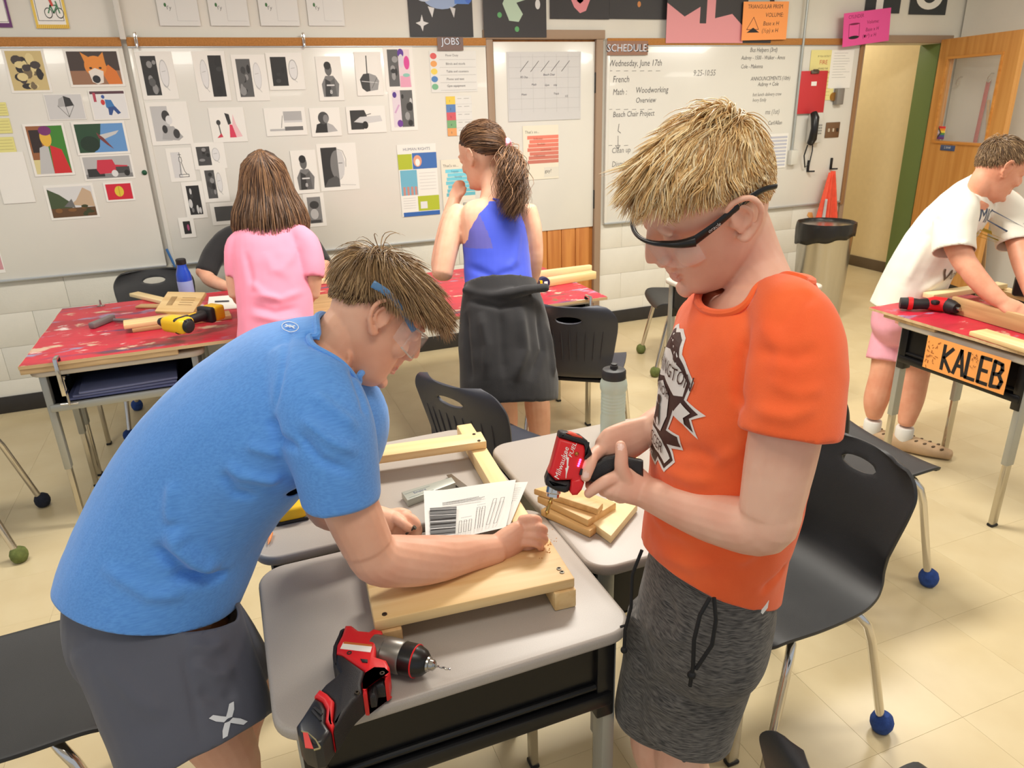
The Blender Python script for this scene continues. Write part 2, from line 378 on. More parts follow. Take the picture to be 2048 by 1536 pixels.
# which side faces the room: -local y or +local y ; the camera is at -x side
npl = MB().box((0, 0, 0), (0.17, 0.004, 0.042), 0.001).build('name_plate', mat('plate_blue', rgb(62, 84, 128), 0.4), door2)
npl.location = (0.30, -0.0245, 1.168)
a = Art(0.17, 0.042); a.text('J. Schall', 0.5, 0.3, 0.017, rgb(225, 230, 235), 'c'); a.build(npl, 'lettering', Matrix.Translation((0, -0.0024, 0)) @ Matrix.Rotation(math.pi/2, 4, 'X'))
st = MB().box((0, 0, 0), (0.085, 0.001, 0.10)).build('pride_sticker', m_paper, door2); st.location = (wx0+0.055, -0.006, wz0+0.065)
a = Art(0.085, 0.10)
for k, c in enumerate([(222, 60, 70), (240, 150, 60), (245, 220, 90), (80, 150, 90), (70, 90, 170), (110, 60, 130)][::-1]): a.rect(0, k/6, 1, (k+1)/6, rgb(*c))
for k, c in enumerate([(60, 45, 40), (120, 80, 55), (130, 190, 225), (240, 180, 200), (245, 245, 245)]): a.poly([(0, 0.05+0.09*k), (0.5-0.1*k, 0.5), (0, 0.95-0.09*k)], rgb(*c))
a.build(st, 'print', Matrix.Translation((0, -0.0008, 0)) @ Matrix.Rotation(math.pi/2, 4, 'X'))
# measuring sticks leaning behind the door, wall hooks
def at_x(px, py, x_):
    d = ray(px, py); return Vector(CPOS+d*(x_/d[0]))
for k, (pa, pb_, c, w_, nm, lb) in enumerate((((1977, 162), (1951, 290), (196, 92, 92), 0.032, 'metre_stick', 'red wooden measuring stick leaning on wall behind the open door'), ((1977, 200), (1972, 290), (214, 178, 128), 0.022, 'wooden_dowel', 'short pale wooden dowel leaning on wall behind the open door'), ((1992, 186), (1982, 290), (206, 170, 124), 0.03, 'wooden_ruler', 'long tan wooden rule leaning on wall behind the open door'))):
    a_ = at_x(*pa, 5.793); b_ = at_x(*pb_, 5.785-0.012*k); e_ = a_+(b_-a_)*((a_.z-0.0)/(a_.z-b_.z)); e_.x = 5.72
    tag(MB().bar(e_, a_, w_, 0.008, (1, 0, 0), 0.002).build(nm, mat('stick%d' % k, rgb(*c), 0.5, var=0.06)), lb, 'stick')
for k, (px_, py_) in enumerate(((1918, 162), (1981, 155))):
    h_ = at_x(px_, py_, 5.78); y, z = h_.y, h_.z
    tag(MB().tube([(5.81, y, z+0.03), (5.78, y, z+0.03), (5.755, y, z), (5.75, y, z-0.025), (5.765, y, z-0.035), (5.78, y-0.005, z-0.02)], 0.005, 8).build('coat_hook', m_chrome), 'small metal coat hook %s' % ('on side wall near the door hinge' if k == 0 else 'on side wall above the leaning sticks'), 'hook')
# closet door between the boards
d1 = thing('door_1', 'closet door with a large whiteboard panel above vertical oak boards', 'door', (2.1, YW, 0)); d1['kind'] = 'structure'
MB().box(((DX0+DX1)/2, YW+0.03, DZ/2), (DX1-DX0, 0.04, DZ), 0.003).build('door_leaf', m_slatv, d1, world=True)
n = 6
for k in range(n):
    w = (DX1-DX0-0.06)/n; MB().box((DX0+0.03+w*(k+0.5), YW+0.006, 0.42), (w-0.006, 0.014, 0.72), 0.004).build('board', m_slatv, d1, world=True, M=None)
wpanel = MB().box(((DX0+DX1)/2, YW+0.002, 1.365), (DX1-DX0-0.012, 0.022, 1.215), 0.004).build('whiteboard_panel', m_wb, d1, world=True)
for z in (1.72, 0.95): MB().box((DX1+0.006, YW-0.012, z), (0.026, 0.018, 0.13), 0.003).build('hinge', m_black, d1, world=True)
t1 = struct(thing('trim_1', None, None, (2.1, YW, 0)))
MB().box((DX0-0.025, YW-0.008, DZ/2), (0.046, 0.04, DZ), 0.004).build('jamb', m_frame, t1, world=True)
MB().box((DX1+0.022, YW-0.008, DZ/2), (0.05, 0.04, DZ), 0.004).build('jamb', m_frame, t1, world=True)
MB().box(((DX0+DX1)/2, YW-0.008, DZ+0.028), (DX1-DX0+0.12, 0.04, 0.055), 0.004).build('lintel', m_frame, t1, world=True)
# whiteboards
def board(x0, x1, label, z0=0.765, z1=1.99):
    t = thing('whiteboard', label, 'whiteboard', ((x0+x1)/2, YW, z0)); xc = (x0+x1)/2; w = x1-x0
    MB().box((xc, YB+0.010, (z0+z1)/2), (w, 0.02, z1-z0), 0.002).build('panel', m_wb, t, world=True)
    MB().box((xc, YB-0.004, 1.970), (w, 0.012, 0.044), 0.002).build('cork_strip', m_cork, t, world=True)
    MB().box((xc, YB-0.002, 1.945), (w, 0.008, 0.006), 0.001).build('strip_trim', m_alu, t, world=True)
    MB().box((xc, YB-0.004, z0+0.006), (w, 0.014, 0.014), 0.003).build('bottom_trim', m_alu, t, world=True)
    MB().box((x0+0.012, YB-0.001, (z0+1.94)/2), (0.024, 0.008, 1.94-z0), 0.002).build('side_trim', m_wb, t, world=True)
    return t
board(-1.95, -0.372, 'whiteboard with colour photographs pinned on it and sticky notes')
board(-0.345, 1.685, 'wide whiteboard covered with black and white half drawn portraits')
wb3 = board(2.545, 4.755, 'whiteboard with the handwritten class schedule')
MB().box((4.758, YB-0.005, 1.37), (0.03, 0.02, 1.24), 0.003).build('end_frame', mat('frame_wood', rgb(150, 112, 76), 0.5), wb3, world=True)
tag(MB().box((-0.357, YB-0.012, 2.37), (0.03, 0.03, 0.78), 0.004).build('cable_raceway', mat('raceway', rgb(214, 212, 204), 0.5)), 'narrow pale cable raceway running up the wall between boards', 'raceway')
for i, px in enumerate((272, 608)):
    p = at_y(px, 82, YB-0.02)
    tag(MB().box((p.x, YB-0.012, p.z+0.006), (0.016, 0.008, 0.075), 0.002).tube([(p.x, YB-0.016, p.z+0.02), (p.x, YB-0.03, p.z), (p.x, YB-0.03, p.z-0.03), (p.x, YB-0.016, p.z-0.035)], 0.004, 8).build('rail_clip', m_chrome), 'steel display clip hooked over brown rail %s' % ('above the portrait of a dark profile' if i == 0 else 'left of the basketball jersey drawing'), 'clip')

# ------------------------------------------------------------------ things pinned to the walls
WROT = Matrix.Rotation(math.pi/2, 4, 'X')
def pin(name, label, cat, pa, pb, draw, paper=None, group=None, y=None, tilt=0.0, margin=0.0, thick=0.0015):
    y = (YB-0.0005) if y is None else y
    _pn[0] += 1; y -= 0.00045*(_pn[0] % 7)
    A = at_y(pa[0], pa[1], y); B = at_y(pb[0], pb[1], y); w = abs(B.x-A.x); h = abs(A.z-B.z); c = (A+B)/2
    M = Matrix.Translation((c.x, y-thick/2, c.z)) @ WROT @ Matrix.Rotation(tilt, 4, 'Z')
    o = MB().box((0, 0, 0), (w+2*margin, h+2*margin, thick)).build(name, paper or m_paper, None, M, smooth=False)
    tag(o, label, cat, group)
    if draw:
        a = Art(w, h, thick/2+0.0002); bc = (paper or m_paper).node_tree.nodes['Principled BSDF'].inputs['Base Color'].default_value; a.rect(0, 0, 1, 1, tuple(bc)); draw(a); a.build(o, 'print')
    return o
random.seed(3)
def blotch(a, n, cols, u0=0, v0=0, u1=1, v1=1, s=0.12):
    for _ in range(n):
        ru = random.uniform(s*0.4, s); rv = random.uniform(s*0.4, s)
        a.ell(random.uniform(u0+ru, u1-ru), random.uniform(v0+rv, v1-rv), ru, rv, rgb(*random.choice(cols)), 10)
G = lambda g: rgb(g, g, g)
def d_skulls(a): a.rect(0, 0, 1, 1, rgb(205, 185, 130)); blotch(a, 26, [(70, 62, 60), (120, 105, 80), (222, 205, 150), (50, 45, 45)], s=0.16)
def d_fox(a):
    a.rect(0, 0, 1, 1, rgb(70, 58, 54)); a.rect(0, 0, 1, 0.42, rgb(150, 110, 84)); a.poly([(0.72, 0), (1, 0), (0.92, 0.4), (0.78, 0.6), (0.62, 0.4)], rgb(215, 120, 50))
    a.poly([(0.27, 0.98), (0.33, 0.62), (0.5, 0.75)], rgb(220, 140, 60)); a.poly([(0.72, 0.98), (0.55, 0.75), (0.73, 0.6)], rgb(220, 140, 60)); a.ell(0.52, 0.55, 0.22, 0.32, rgb(226, 140, 58)); a.poly([(0.36, 0.4), (0.5, 0.5), (0.66, 0.4), (0.62, 0.05), (0.5, 0), (0.4, 0.08)], rgb(228, 220, 210)); a.ell(0.49, 0.16, 0.08, 0.12, rgb(40, 40, 45)); a.ell(0.42, 0.5, 0.03, 0.03, BLACK); a.ell(0.61, 0.5, 0.03, 0.03, BLACK)
def d_bow(a): a.rect(0, 0, 1, 1, G(205)); a.poly([(0.5, 0.5), (0.5, 0.95), (0.68, 0.85), (0.75, 0.55)], G(55)); a.poly([(0.3, 0.5), (0.36, 0.82), (0.49, 0.92), (0.49, 0.52)], G(170)); a.line([(0.3, 0.55), (0.55, 0.08), (0.75, 0.55)], 0.002, G(60)); a.line([(0.52, 0.5), (0.56, 0.08)], 0.002, G(60))
def d_hockey(a): a.rect(0, 0, 1, 1, G(225)); a.rect(0, 0.9, 1, 1, rgb(90, 60, 70)); a.poly([(0.4, 0.7), (0.58, 0.68), (0.66, 0.42), (0.5, 0.3), (0.4, 0.42)], rgb(60, 120, 180)); a.poly([(0.45, 0.42), (0.66, 0.45), (0.8, 0.2), (0.7, 0.15), (0.6, 0.32), (0.52, 0.12), (0.44, 0.14)], rgb(50, 80, 140)); a.ell(0.33, 0.6, 0.06, 0.1, rgb(200, 60, 60)); a.ell(0.36, 0.8, 0.05, 0.07, rgb(60, 90, 160)); a.rect(0.08, 0.62, 0.16, 0.95, rgb(180, 70, 90))
def d_coat(a): a.rect(0, 0, 1, 1, rgb(64, 130, 48)); a.rect(0, 0.3, 0.42, 1, rgb(150, 96, 60)); a.rect(0.05, 0.45, 0.34, 0.92, rgb(52, 40, 38)); a.rect(0, 0, 0.4, 0.3, rgb(218, 206, 150)); a.poly([(0.1, 0), (0.25, 0.55), (0.5, 0.62), (0.5, 0)], G(190)); a.poly([(0.5, 0), (0.55, 0.6), (0.85, 0.5), (1, 0)], rgb(205, 44, 48)); a.ell(0.48, 0.75, 0.16, 0.18, rgb(226, 180, 70)); a.ell(0.5, 0.9, 0.18, 0.1, rgb(120, 50, 110))
def d_bird(a): a.rect(0, 0, 1, 1, rgb(100, 150, 205)); a.poly([(0, 0), (0, 1), (0.55, 1), (0.45, 0.3), (0.3, 0)], rgb(40, 74, 50)); a.ell(0.25, 0.3, 0.2, 0.28, rgb(28, 50, 36)); a.poly([(0.45, 0.6), (0.9, 0.75), (0.82, 0.62), (0.55, 0.45)], G(200)); a.poly([(0.42, 0.7), (0.55, 0.5), (0.72, 0.1), (0.6, 0.25), (0.45, 0.5)], rgb(120, 60, 60))
def d_truck(a): a.rect(0, 0, 1, 1, G(180)); a.rect(0, 0, 1, 0.2, G(130)); a.rect(0.05, 0.08, 0.4, 0.45, G(50)); a.poly([(0.25, 0.4), (0.3, 0.85), (0.62, 0.85), (0.66, 0.6), (0.92, 0.55), (0.92, 0.25), (0.3, 0.2)], rgb(200, 52, 72)); a.rect(0.66, 0.2, 0.95, 0.5, G(70)); a.ell(0.62, 0.2, 0.07, 0.16, G(220)); a.ell(0.88, 0.2, 0.06, 0.14, G(40))
def d_land(a): a.rect(0, 0, 1, 1, G(215)); a.poly([(0, 0.2), (0, 0.95), (0.25, 0.75), (0.45, 0.5), (0.5, 0.2)], rgb(70, 84, 56)); a.poly([(0.45, 0.4), (0.6, 0.55), (0.8, 0.95), (0.97, 0.8), (1, 0.3)], rgb(196, 170, 142)); a.rect(0, 0, 1, 0.3, rgb(98, 70, 44)); a.poly([(0.3, 0.35), (0.5, 0.6), (0.55, 0.3)], G(110)); blotch(a, 8, [(60, 66, 40), (130, 90, 50)], 0, 0, 1, 0.4, 0.1)
def d_flag(a): a.rect(0, 0, 1, 1, rgb(206, 36, 58)); a.ell(0.5, 0.52, 0.18, 0.34, rgb(222, 196, 60)); a.line([(0.5, 0.2), (0.5, 0.85)], 0.003, rgb(190, 150, 40))
def d_yellowlines(a):
    for k in range(4): a.line([(0.1, 0.8-0.2*k), (0.9, 0.8-0.2*k)], 0.002, rgb(180, 170, 110))
m_sticky = mat('sticky_note', rgb(226, 220, 140), 0.7)
GC = 'colour photographs on the left board'
pin('photo_print', 'photo of round skull like pots in yellow and black', 'photo', (8, 102), (100, 180), d_skulls, margin=0.012, group=GC)
pin('photo_print', 'photo of an orange fox head', 'photo', (131, 103), (246, 168), d_fox, margin=0.012, group=GC)
pin('photo_print', 'grey photo of a drawn bow beside the hockey player photo', 'photo', (88, 190), (172, 237), d_bow, margin=0.004, group=GC)
pin('photo_print', 'photo of a hockey player in blue', 'photo', (178, 183), (258, 236), d_hockey, margin=0.006, group=GC)
pin('photo_print', 'picture of a figure in a red coat on green', 'photo', (50, 253), (145, 345), d_coat, margin=0.012, group=GC)
pin('photo_print', 'photo of a bird flying in a blue sky', 'photo', (147, 249), (256, 302), d_bird, margin=0.012, group=GC)
pin('photo_print', 'photo of a red pickup truck', 'photo', (164, 315), (267, 353), d_truck, margin=0.01, group=GC)
pin('photo_print', 'photo of a castle among mountain slopes', 'photo', (92, 376), (195, 430), d_land, margin=0.012, group=GC)
pin('photo_print', 'red flag card with a yellow disc', 'photo', (210, 369), (267, 397), d_flag, margin=0.01, group=GC)
for i, (y0, y1) in enumerate(((205, 231), (237, 266), (275, 304))): pin('sticky_note', 'pale yellow lined sticky note, %s of three in a column' % ('top', 'middle', 'bottom')[i], 'note', (-14, y0), (18+8*i, y1), d_yellowlines, m_sticky)
pin('paper_sheet', 'plain white sheet under the sticky notes', 'paper', (-20, 306), (72, 404), None)
pin('paper_sheet', 'pink sheet low on the left whiteboard', 'paper', (-30, 480), (12, 545), lambda a: a.rect(0.0, 0.1, 0.9, 1, rgb(208, 150, 158)))
# half photo, half pencil drawings
def half(g1, g2, side=0, blobs=6, shape=None, dark=(40, 60, 90, 140)):
    def f(a):
        s0, s1 = (0, 0.55) if side == 0 else (0.45, 1)
        a.rect(s0, 0, s1, 1, G(g1)); blotch(a, blobs, [(d, d, d) for d in dark], s0, 0, s1, 1, 0.14)
        o = 0.77 if side == 0 else 0.22
        a.ell(o, 0.55, 0.16, 0.36, G(g2), 18); a.ell(o, 0.55, 0.14, 0.33, G(222), 18); a.line([(o-0.08, 0.6), (o+0.06, 0.62)], 0.002, G(150)); a.line([(o-0.1, 0.3), (o+0.1, 0.12)], 0.002, G(165))
    return f
def d_jersey(a): a.poly([(0.05, 0), (0.0, 0.35), (0.25, 0.58), (0.7, 0.58), (1, 0.35), (0.9, 0)], G(120)); a.poly([(0.15, 0), (0.22, 0.5), (0.5, 0.42), (0.5, 0)], G(55)); a.poly([(0.5, 0), (0.5, 0.42), (0.75, 0.52), (0.82, 0)], G(95)); a.ell(0.45, 0.75, 0.2, 0.17, G(100)); a.ell(0.42, 0.86, 0.2, 0.11, G(40)); a.text('8', 0.5, 0.08, 0.022, G(225), 'c'); a.rect(0.28, 0.3, 0.72, 0.34, G(215))
def d_ship(a): a.poly([(0.08, 0.1), (0.0, 0.35), (0.2, 0.5), (0.5, 0.52), (0.5, 0.02), (0.3, 0.0)], G(58)); a.poly([(0.5, 0.02), (0.5, 0.52), (0.85, 0.45), (1, 0.3), (0.9, 0.05)], G(150)); a.line([(0.4, 0.5), (0.42, 1.0)], 0.006, G(50)); a.line([(0.1, 0.3), (0.9, 0.25)], 0.004, G(200)); a.line([(0.6, 0.1), (0.9, 0.4)], 0.003, G(90))
def d_helmet(a): a.rect(0, 0, 0.5, 1, G(190)); a.ell(0.42, 0.72, 0.12, 0.16, G(60)); a.ell(0.5, 0.6, 0.1, 0.13, G(220)); a.poly([(0.2, 0.05), (0.3, 0.42), (0.6, 0.42), (0.85, 0.1), (0.7, 0)], G(170)); a.ell(0.33, 0.34, 0.08, 0.12, G(50)); a.ell(0.66, 0.2, 0.1, 0.14, G(60))
def d_dress(a): a.poly([(0.42, 0.95), (0.58, 0.9), (0.62, 0.55), (0.5, 0.5)], G(50)); a.poly([(0.5, 0.02), (0.55, 0.52), (0.65, 0.5), (0.75, 0.02)], rgb(214, 60, 90)); a.poly([(0.75, 0.02), (0.66, 0.5), (0.72, 0.9), (0.8, 0.5), (0.98, 0.05)], rgb(235, 190, 195)); a.ell(0.15, 0.6, 0.08, 0.1, G(60)); a.line([(0.15, 0.5), (0.18, 0.15)], 0.006, G(80)); a.poly([(0.02, 0.02), (0.2, 0.2), (0.25, 0.05)], rgb(200, 60, 80))
def d_pier(a): a.rect(0.45, 0.5, 1, 1, G(175)); a.rect(0.45, 0.45, 1, 0.55, G(205)); a.rect(0.45, 0.05, 1, 0.25, G(110)); a.rect(0, 0.05, 0.45, 0.15, G(180)); a.line([(0.35, 0.2), (0.42, 0.8)], 0.003, G(120))
def d_bust(a): a.poly([(0, 0), (0.1, 0.4), (0.35, 0.5), (0.55, 0.5), (0.55, 0)], G(42)); a.poly([(0.55, 0), (0.55, 0.48), (0.8, 0.35), (1, 0.05)], G(175)); a.ell(0.42, 0.7, 0.24, 0.3, G(70)); a.ell(0.52, 0.66, 0.12, 0.2, G(130))
def d_car(a): a.poly([(0, 0), (0, 1), (0.45, 1), (0.52, 0.7), (0.4, 0)], G(50)); a.poly([(0.1, 0.4), (0.3, 0.65), (0.95, 0.7), (1, 0.4), (0.5, 0.3)], G(205)); a.ell(0.45, 0.22, 0.09, 0.2, G(35)); a.line([(0.45, 0.72), (0.65, 0.8)], 0.004, G(70))
def d_chess(a): a.rect(0, 0, 0.5, 1, G(212)); P = [(0.4, 0.12), (0.46, 0.6), (0.42, 0.65), (0.44, 0.8), (0.56, 0.8), (0.58, 0.65), (0.54, 0.6), (0.64, 0.25), (0.75, 0.12)]; a.line(P+[P[0]], 0.003, G(70)); a.line([(0.3, 0.02), (0.85, 0.02), (0.85, 0.12), (0.3, 0.12), (0.3, 0.02)], 0.003, G(80)); a.line([(0.5, 0.8), (0.5, 0.98)], 0.003, G(70)); a.line([(0.42, 0.9), (0.58, 0.9)], 0.003, G(70))
def d_face(a): a.rect(0, 0, 0.5, 1, G(48)); a.ell(0.48, 0.55, 0.22, 0.38, G(120)); a.poly([(0, 0), (0.15, 0.2), (0.4, 0.28), (0.5, 0.2), (0.5, 0)], G(85)); a.poly([(0.5, 0.95), (0.5, 0.15), (0.66, 0.3), (0.72, 0.6), (0.66, 0.88)], G(205)); a.line([(0.5, 0.96), (0.68, 0.9), (0.76, 0.7), (0.74, 0.5)], 0.003, G(140)); a.line([(0.5, 0.05), (1, 0.02)], 0.002, G(160)); a.line([(0.52, 0.6), (0.64, 0.6)], 0.004, G(110))
def d_color(flip):
    def f(a):
        if not flip: a.rect(0, 0, 0.48, 1, G(90)); blotch(a, 5, [(40, 40, 40), (150, 150, 150)], 0, 0, 0.48, 1, 0.14); a.rect(0.48, 0, 1, 1, rgb(226, 206, 212)); a.ell(0.6, 0.9, 0.14, 0.12, rgb(92, 50, 150)); a.ell(0.85, 0.65, 0.13, 0.18, rgb(214, 70, 150)); a.ell(0.6, 0.7, 0.12, 0.18, rgb(210, 205, 215)); a.poly([(0.5, 0), (0.52, 0.3), (0.95, 0.3), (1, 0)], rgb(225, 160, 185)); a.ell(0.8, 0.32, 0.16, 0.05, rgb(140, 195, 180))
        else: a.rect(0.4, 0, 1, 1, G(95)); blotch(a, 6, [(40, 40, 40), (150, 150, 150), (190, 190, 190)], 0.4, 0, 1, 1, 0.14); a.rect(0, 0, 0.4, 1, rgb(222, 210, 220)); a.ell(0.12, 0.88, 0.1, 0.08, rgb(80, 50, 140)); a.ell(0.3, 0.1, 0.14, 0.1, rgb(110, 60, 150)); a.line([(0.1, 0.4), (0.3, 0.6)], 0.01, rgb(205, 165, 200))
    return f
GD = 'half photo half pencil portraits on the centre board'
DR = [('drawing of a dark seated profile, photo half very dark', (279, 112), (349, 190), half(48, 185, 0)), ('drawing of a black photo crossed by a pale stick', (392, 111), (454, 193), half(44, 190, 1, 3)), ('drawing with a narrow grey photo of a masked figure', (470, 118), (532, 193), half(90, 200, 0, 8)),
      ('drawing with an almost black photo half', (539, 114), (603, 171), half(42, 160, 0, 3, None, (36, 50, 64))), ('drawing of a player in a dark jersey, upper row', (638, 121), (681, 193), d_jersey), ('drawing of a tall spired ship', (715, 112), (760, 183), d_ship), ('half coloured portrait with pink and purple, photo on its left', (773, 99), (823, 174), d_color(False)),
      ('half coloured portrait with purple, photo on its right', (783, 181), (829, 253), d_color(True)), ('drawing of a helmeted player on grey', (299, 213), (378, 280), d_helmet), ('drawing with a red dress', (425, 224), (487, 275), d_dress), ('drawing of a pale pier by the sea', (535, 224), (607, 262), d_pier), ('drawing of a dark bust', (626, 224), (676, 264), d_bust),
      ('drawing of a small racing car', (699, 221), (766, 257), d_car), ('outline drawing of a chess king', (340, 305), (384, 354), d_chess), ('drawing with a dark leafy photo beside the chess king', (391, 294), (446, 329), half(70, 180, 0)), ('drawing with a tangled grey photo above the pink girl\'s shoulder', (408, 341), (452, 395), half(80, 185, 0, 9)),
      ('small dark upright photo of a pale figure', (371, 372), (407, 428), lambda a: (a.rect(0, 0, 1, 1, G(40)), blotch(a, 6, [(120, 120, 120), (200, 200, 200), (60, 60, 60)], 0, 0, 1, 1, 0.2))), ('tiny black and pink photo', (365, 443), (384, 467), lambda a: (a.rect(0, 0, 1, 1, G(38)), a.ell(0.65, 0.5, 0.16, 0.25, rgb(170, 80, 120)))), ('grey photo partly hidden by the black shirt', (428, 414), (470, 440), lambda a: a.rect(0, 0, 1, 1, G(80))),
      ('drawing of a player in a dark jersey, lower row', (588, 309), (632, 378), d_jersey), ('large half drawn face of a man', (640, 296), (712, 371), d_face), ('grey photo of a mask near the pink sleeve', (613, 395), (646, 445), lambda a: (a.rect(0, 0, 1, 1, G(130)), a.ell(0.5, 0.7, 0.35, 0.15, G(60)), a.ell(0.45, 0.35, 0.3, 0.2, G(190)), a.rect(0.1, 0, 0.9, 0.12, G(70))))]
for lb, pa, pb, fn in DR: pin('portrait_drawing', lb, 'drawing', pa, pb, fn, margin=0.022, group=GD)
# posters above the boards
def d_bike(a):
    a.rect(0, 0, 1, 1, rgb(232, 200, 90)); a.rect(0.08, 0.06, 0.92, 1, WHITE)
    for k in range(16): a.line([(k/16, 0.0), ((k+0.7)/16, 0.05)], 0.004, rgb(222, 176, 60))
    a.line([(0.12, 0.12), (0.12, 0.99)], 0.002, G(60)); a.line([(0.12, 0.12), (0.88, 0.12)], 0.002, G(60)); a.line([(0.88, 0.12), (0.88, 0.99)], 0.002, G(60))
    for u in (0.46, 0.8): a.ell(u, 0.24, 0.12, 0.085, G(40), 24); a.ell(u, 0.24, 0.10, 0.07, WHITE, 24)
    a.line([(0.46, 0.24), (0.56, 0.36), (0.76, 0.36), (0.62, 0.24), (0.56, 0.36)], 0.006, rgb(70, 130, 90)); a.line([(0.8, 0.24), (0.74, 0.42)], 0.006, rgb(70, 130, 90)); a.ell(0.6, 0.62, 0.16, 0.14, rgb(206, 80, 66)); a.line([(0.55, 0.5), (0.62, 0.36)], 0.012, rgb(206, 80, 66))
pin('framed_poster', 'poster of a green bicycle in a yellow striped border', 'poster', (42, -75), (140, 57), d_bike, y=YW)
pin('framed_poster', 'poster with a purple border at wall top', 'poster', (-60, -75), (26, 55), lambda a: (a.rect(0, 0, 1, 1, rgb(104, 50, 110)), a.rect(0.08, 0.07, 0.9, 1, WHITE), a.line([(0.1, 0.09), (0.88, 0.09), (0.88, 1)], 0.002, G(70))), y=YW)
def d_chart(a):
    a.rect(0.1, 0.62, 0.4, 0.8, rgb(225, 170, 165)); a.rect(0.65, 0.62, 0.9, 0.8, rgb(226, 214, 110)); a.ell(0.5, 0.75, 0.05, 0.12, rgb(130, 160, 90)); a.text('Yy', 0.2, 0.3, 0.02, G(120)); a.line([(0.45, 0.55), (0.45, 0.1), (0.95, 0.1)], 0.001, G(170)); a.ell(0.2, 0.42, 0.03, 0.04, rgb(60, 110, 60))
for i, (x0, x1, pl) in enumerate(((302, 402, 'nearest the raceway'), (406, 500, 'second from the raceway'), (508, 600, 'third from the raceway'), (606, 690, 'nearest the black whale art'))): pin('laminated_chart', 'clear laminated letter chart above brown rail, %s' % pl, 'chart', (x0, -50), (x1, 52), d_chart, m_lam, 'laminated charts above the rail', y=YW)
m_bpaper = mat('black_paper', rgb(52, 50, 52), 0.85)
def d_whale(a): a.ell(0.52, 0.75, 0.3, 0.25, rgb(150, 170, 205)); a.ell(0.25, 0.75, 0.13, 0.12, rgb(190, 200, 215)); a.rect(0.72, 0.6, 0.95, 0.9, rgb(88, 130, 205)); a.ell(0.94, 0.75, 0.06, 0.14, rgb(70, 110, 200)); a.poly([(0.3, 0.55), (0.36, 0.35), (0.4, 0.52)], G(215)); a.poly([(0.64, 0.55), (0.7, 0.35), (0.73, 0.52)], G(200)); a.poly([(0.1, 0.25), (0.17, 0.28), (0.2, 0.4), (0.22, 0.28), (0.3, 0.25), (0.22, 0.2), (0.2, 0.1), (0.17, 0.2)], G(215))
def d_lily(a): a.poly([(0.35, 0.45), (0.4, 0.3), (0.55, 0.28), (0.62, 0.42), (0.52, 0.62), (0.72, 0.7), (0.7, 0.95), (0.5, 1), (0.38, 0.8), (0.3, 0.6)], rgb(176, 198, 176)); [a.ell(u, v, 0.035, 0.05, rgb(90, 160, 100)) for u, v in ((0.25, 0.4), (0.52, 0.15), (0.82, 0.95))]; a.ell(0.86, 0.6, 0.04, 0.09, G(210))
def d_pinkarc(a):
    P = [(0.22, 1.0), (0.30, 0.62), (0.40, 0.28), (0.50, 0.14), (0.60, 0.2), (0.68, 0.5), (0.74, 0.85), (0.80, 1.0)]; Q = [(0.70, 1.0), (0.62, 0.7), (0.55, 0.42), (0.50, 0.36), (0.45, 0.42), (0.40, 0.66), (0.34, 1.0)]
    a.poly(P+Q, rgb(222, 140, 148)); a.poly([(0.05, 1), (0.12, 0.8), (0.2, 0.78), (0.26, 0.92), (0.22, 1)], rgb(205, 70, 90))
def d_stars(a): a.ell(0.35, 0.92, 0.2, 0.2, rgb(216, 168, 90)); a.ell(0.6, 0.7, 0.08, 0.14, rgb(196, 150, 80)); a.ell(0.64, 0.74, 0.08, 0.13, rgb(52, 50, 52)); a.ell(0.5, 0.35, 0.03, 0.07, rgb(200, 130, 70))
def d_city(a): a.poly([(0, 0), (0, 0.6), (0.16, 0.4), (0.3, 0.55), (0.3, 0.3), (0.36, 0.3), (0.36, 0.7), (0.44, 0.7), (0.44, 0.38), (0.6, 0.45), (0.72, 0.25), (0.72, 0)], rgb(224, 150, 156)); a.ell(0.2, 1.0, 0.08, 0.12, rgb(205, 80, 90)); a.ell(0.45, 0.95, 0.06, 0.12, rgb(205, 80, 90)); a.ell(0.85, 0.6, 0.11, 0.2, rgb(176, 186, 180)); a.ell(0.8, 0.15, 0.02, 0.03, G(200))
GA = 'chalk pictures on black paper'
pin('chalk_art', 'black paper art with a pale blue whale', 'artwork', (812, -40), (947, 74), d_whale, m_bpaper, GA, y=YW)
pin('chalk_art', 'black paper art with a pale green lily pad', 'artwork', (964, -40), (1093, 75), d_lily, m_bpaper, GA, y=YW-0.032)
pin('chalk_art', 'black paper art with a pink curling shape', 'artwork', (1099, -50), (1218, 39), d_pinkarc, m_bpaper, GA, y=YW)
pin('chalk_art', 'black paper art with a gold moon and stars', 'artwork', (1220, -50), (1334, 39), d_stars, m_bpaper, GA, y=YW)
pin('chalk_art', 'black paper art with a pink mountain skyline', 'artwork', (1337, -50), (1541, 86), d_city, m_bpaper, GA, y=YB-0.011)
def sign(t, c1):
    def f(a): a.rect(0, 0, 1, 1, c1); a.text(t, 0.5, 0.22, a.h*0.56, rgb(40, 40, 50), 'c', sx=0.98); a.text(t, 0.49, 0.26, a.h*0.52, rgb(214, 222, 236), 'c', sx=0.98)
    return f
pin('jobs_sign', 'small JOBS title sign on the rail', 'sign', (874, 74), (927, 101), sign('JOBS', rgb(120, 98, 92)), y=YB-0.011)
pin('schedule_sign', 'small SCHEDULE title sign on the rail', 'sign', (1214, 82), (1295, 110), sign('SCHEDULE', rgb(150, 112, 92)), y=YB-0.011)
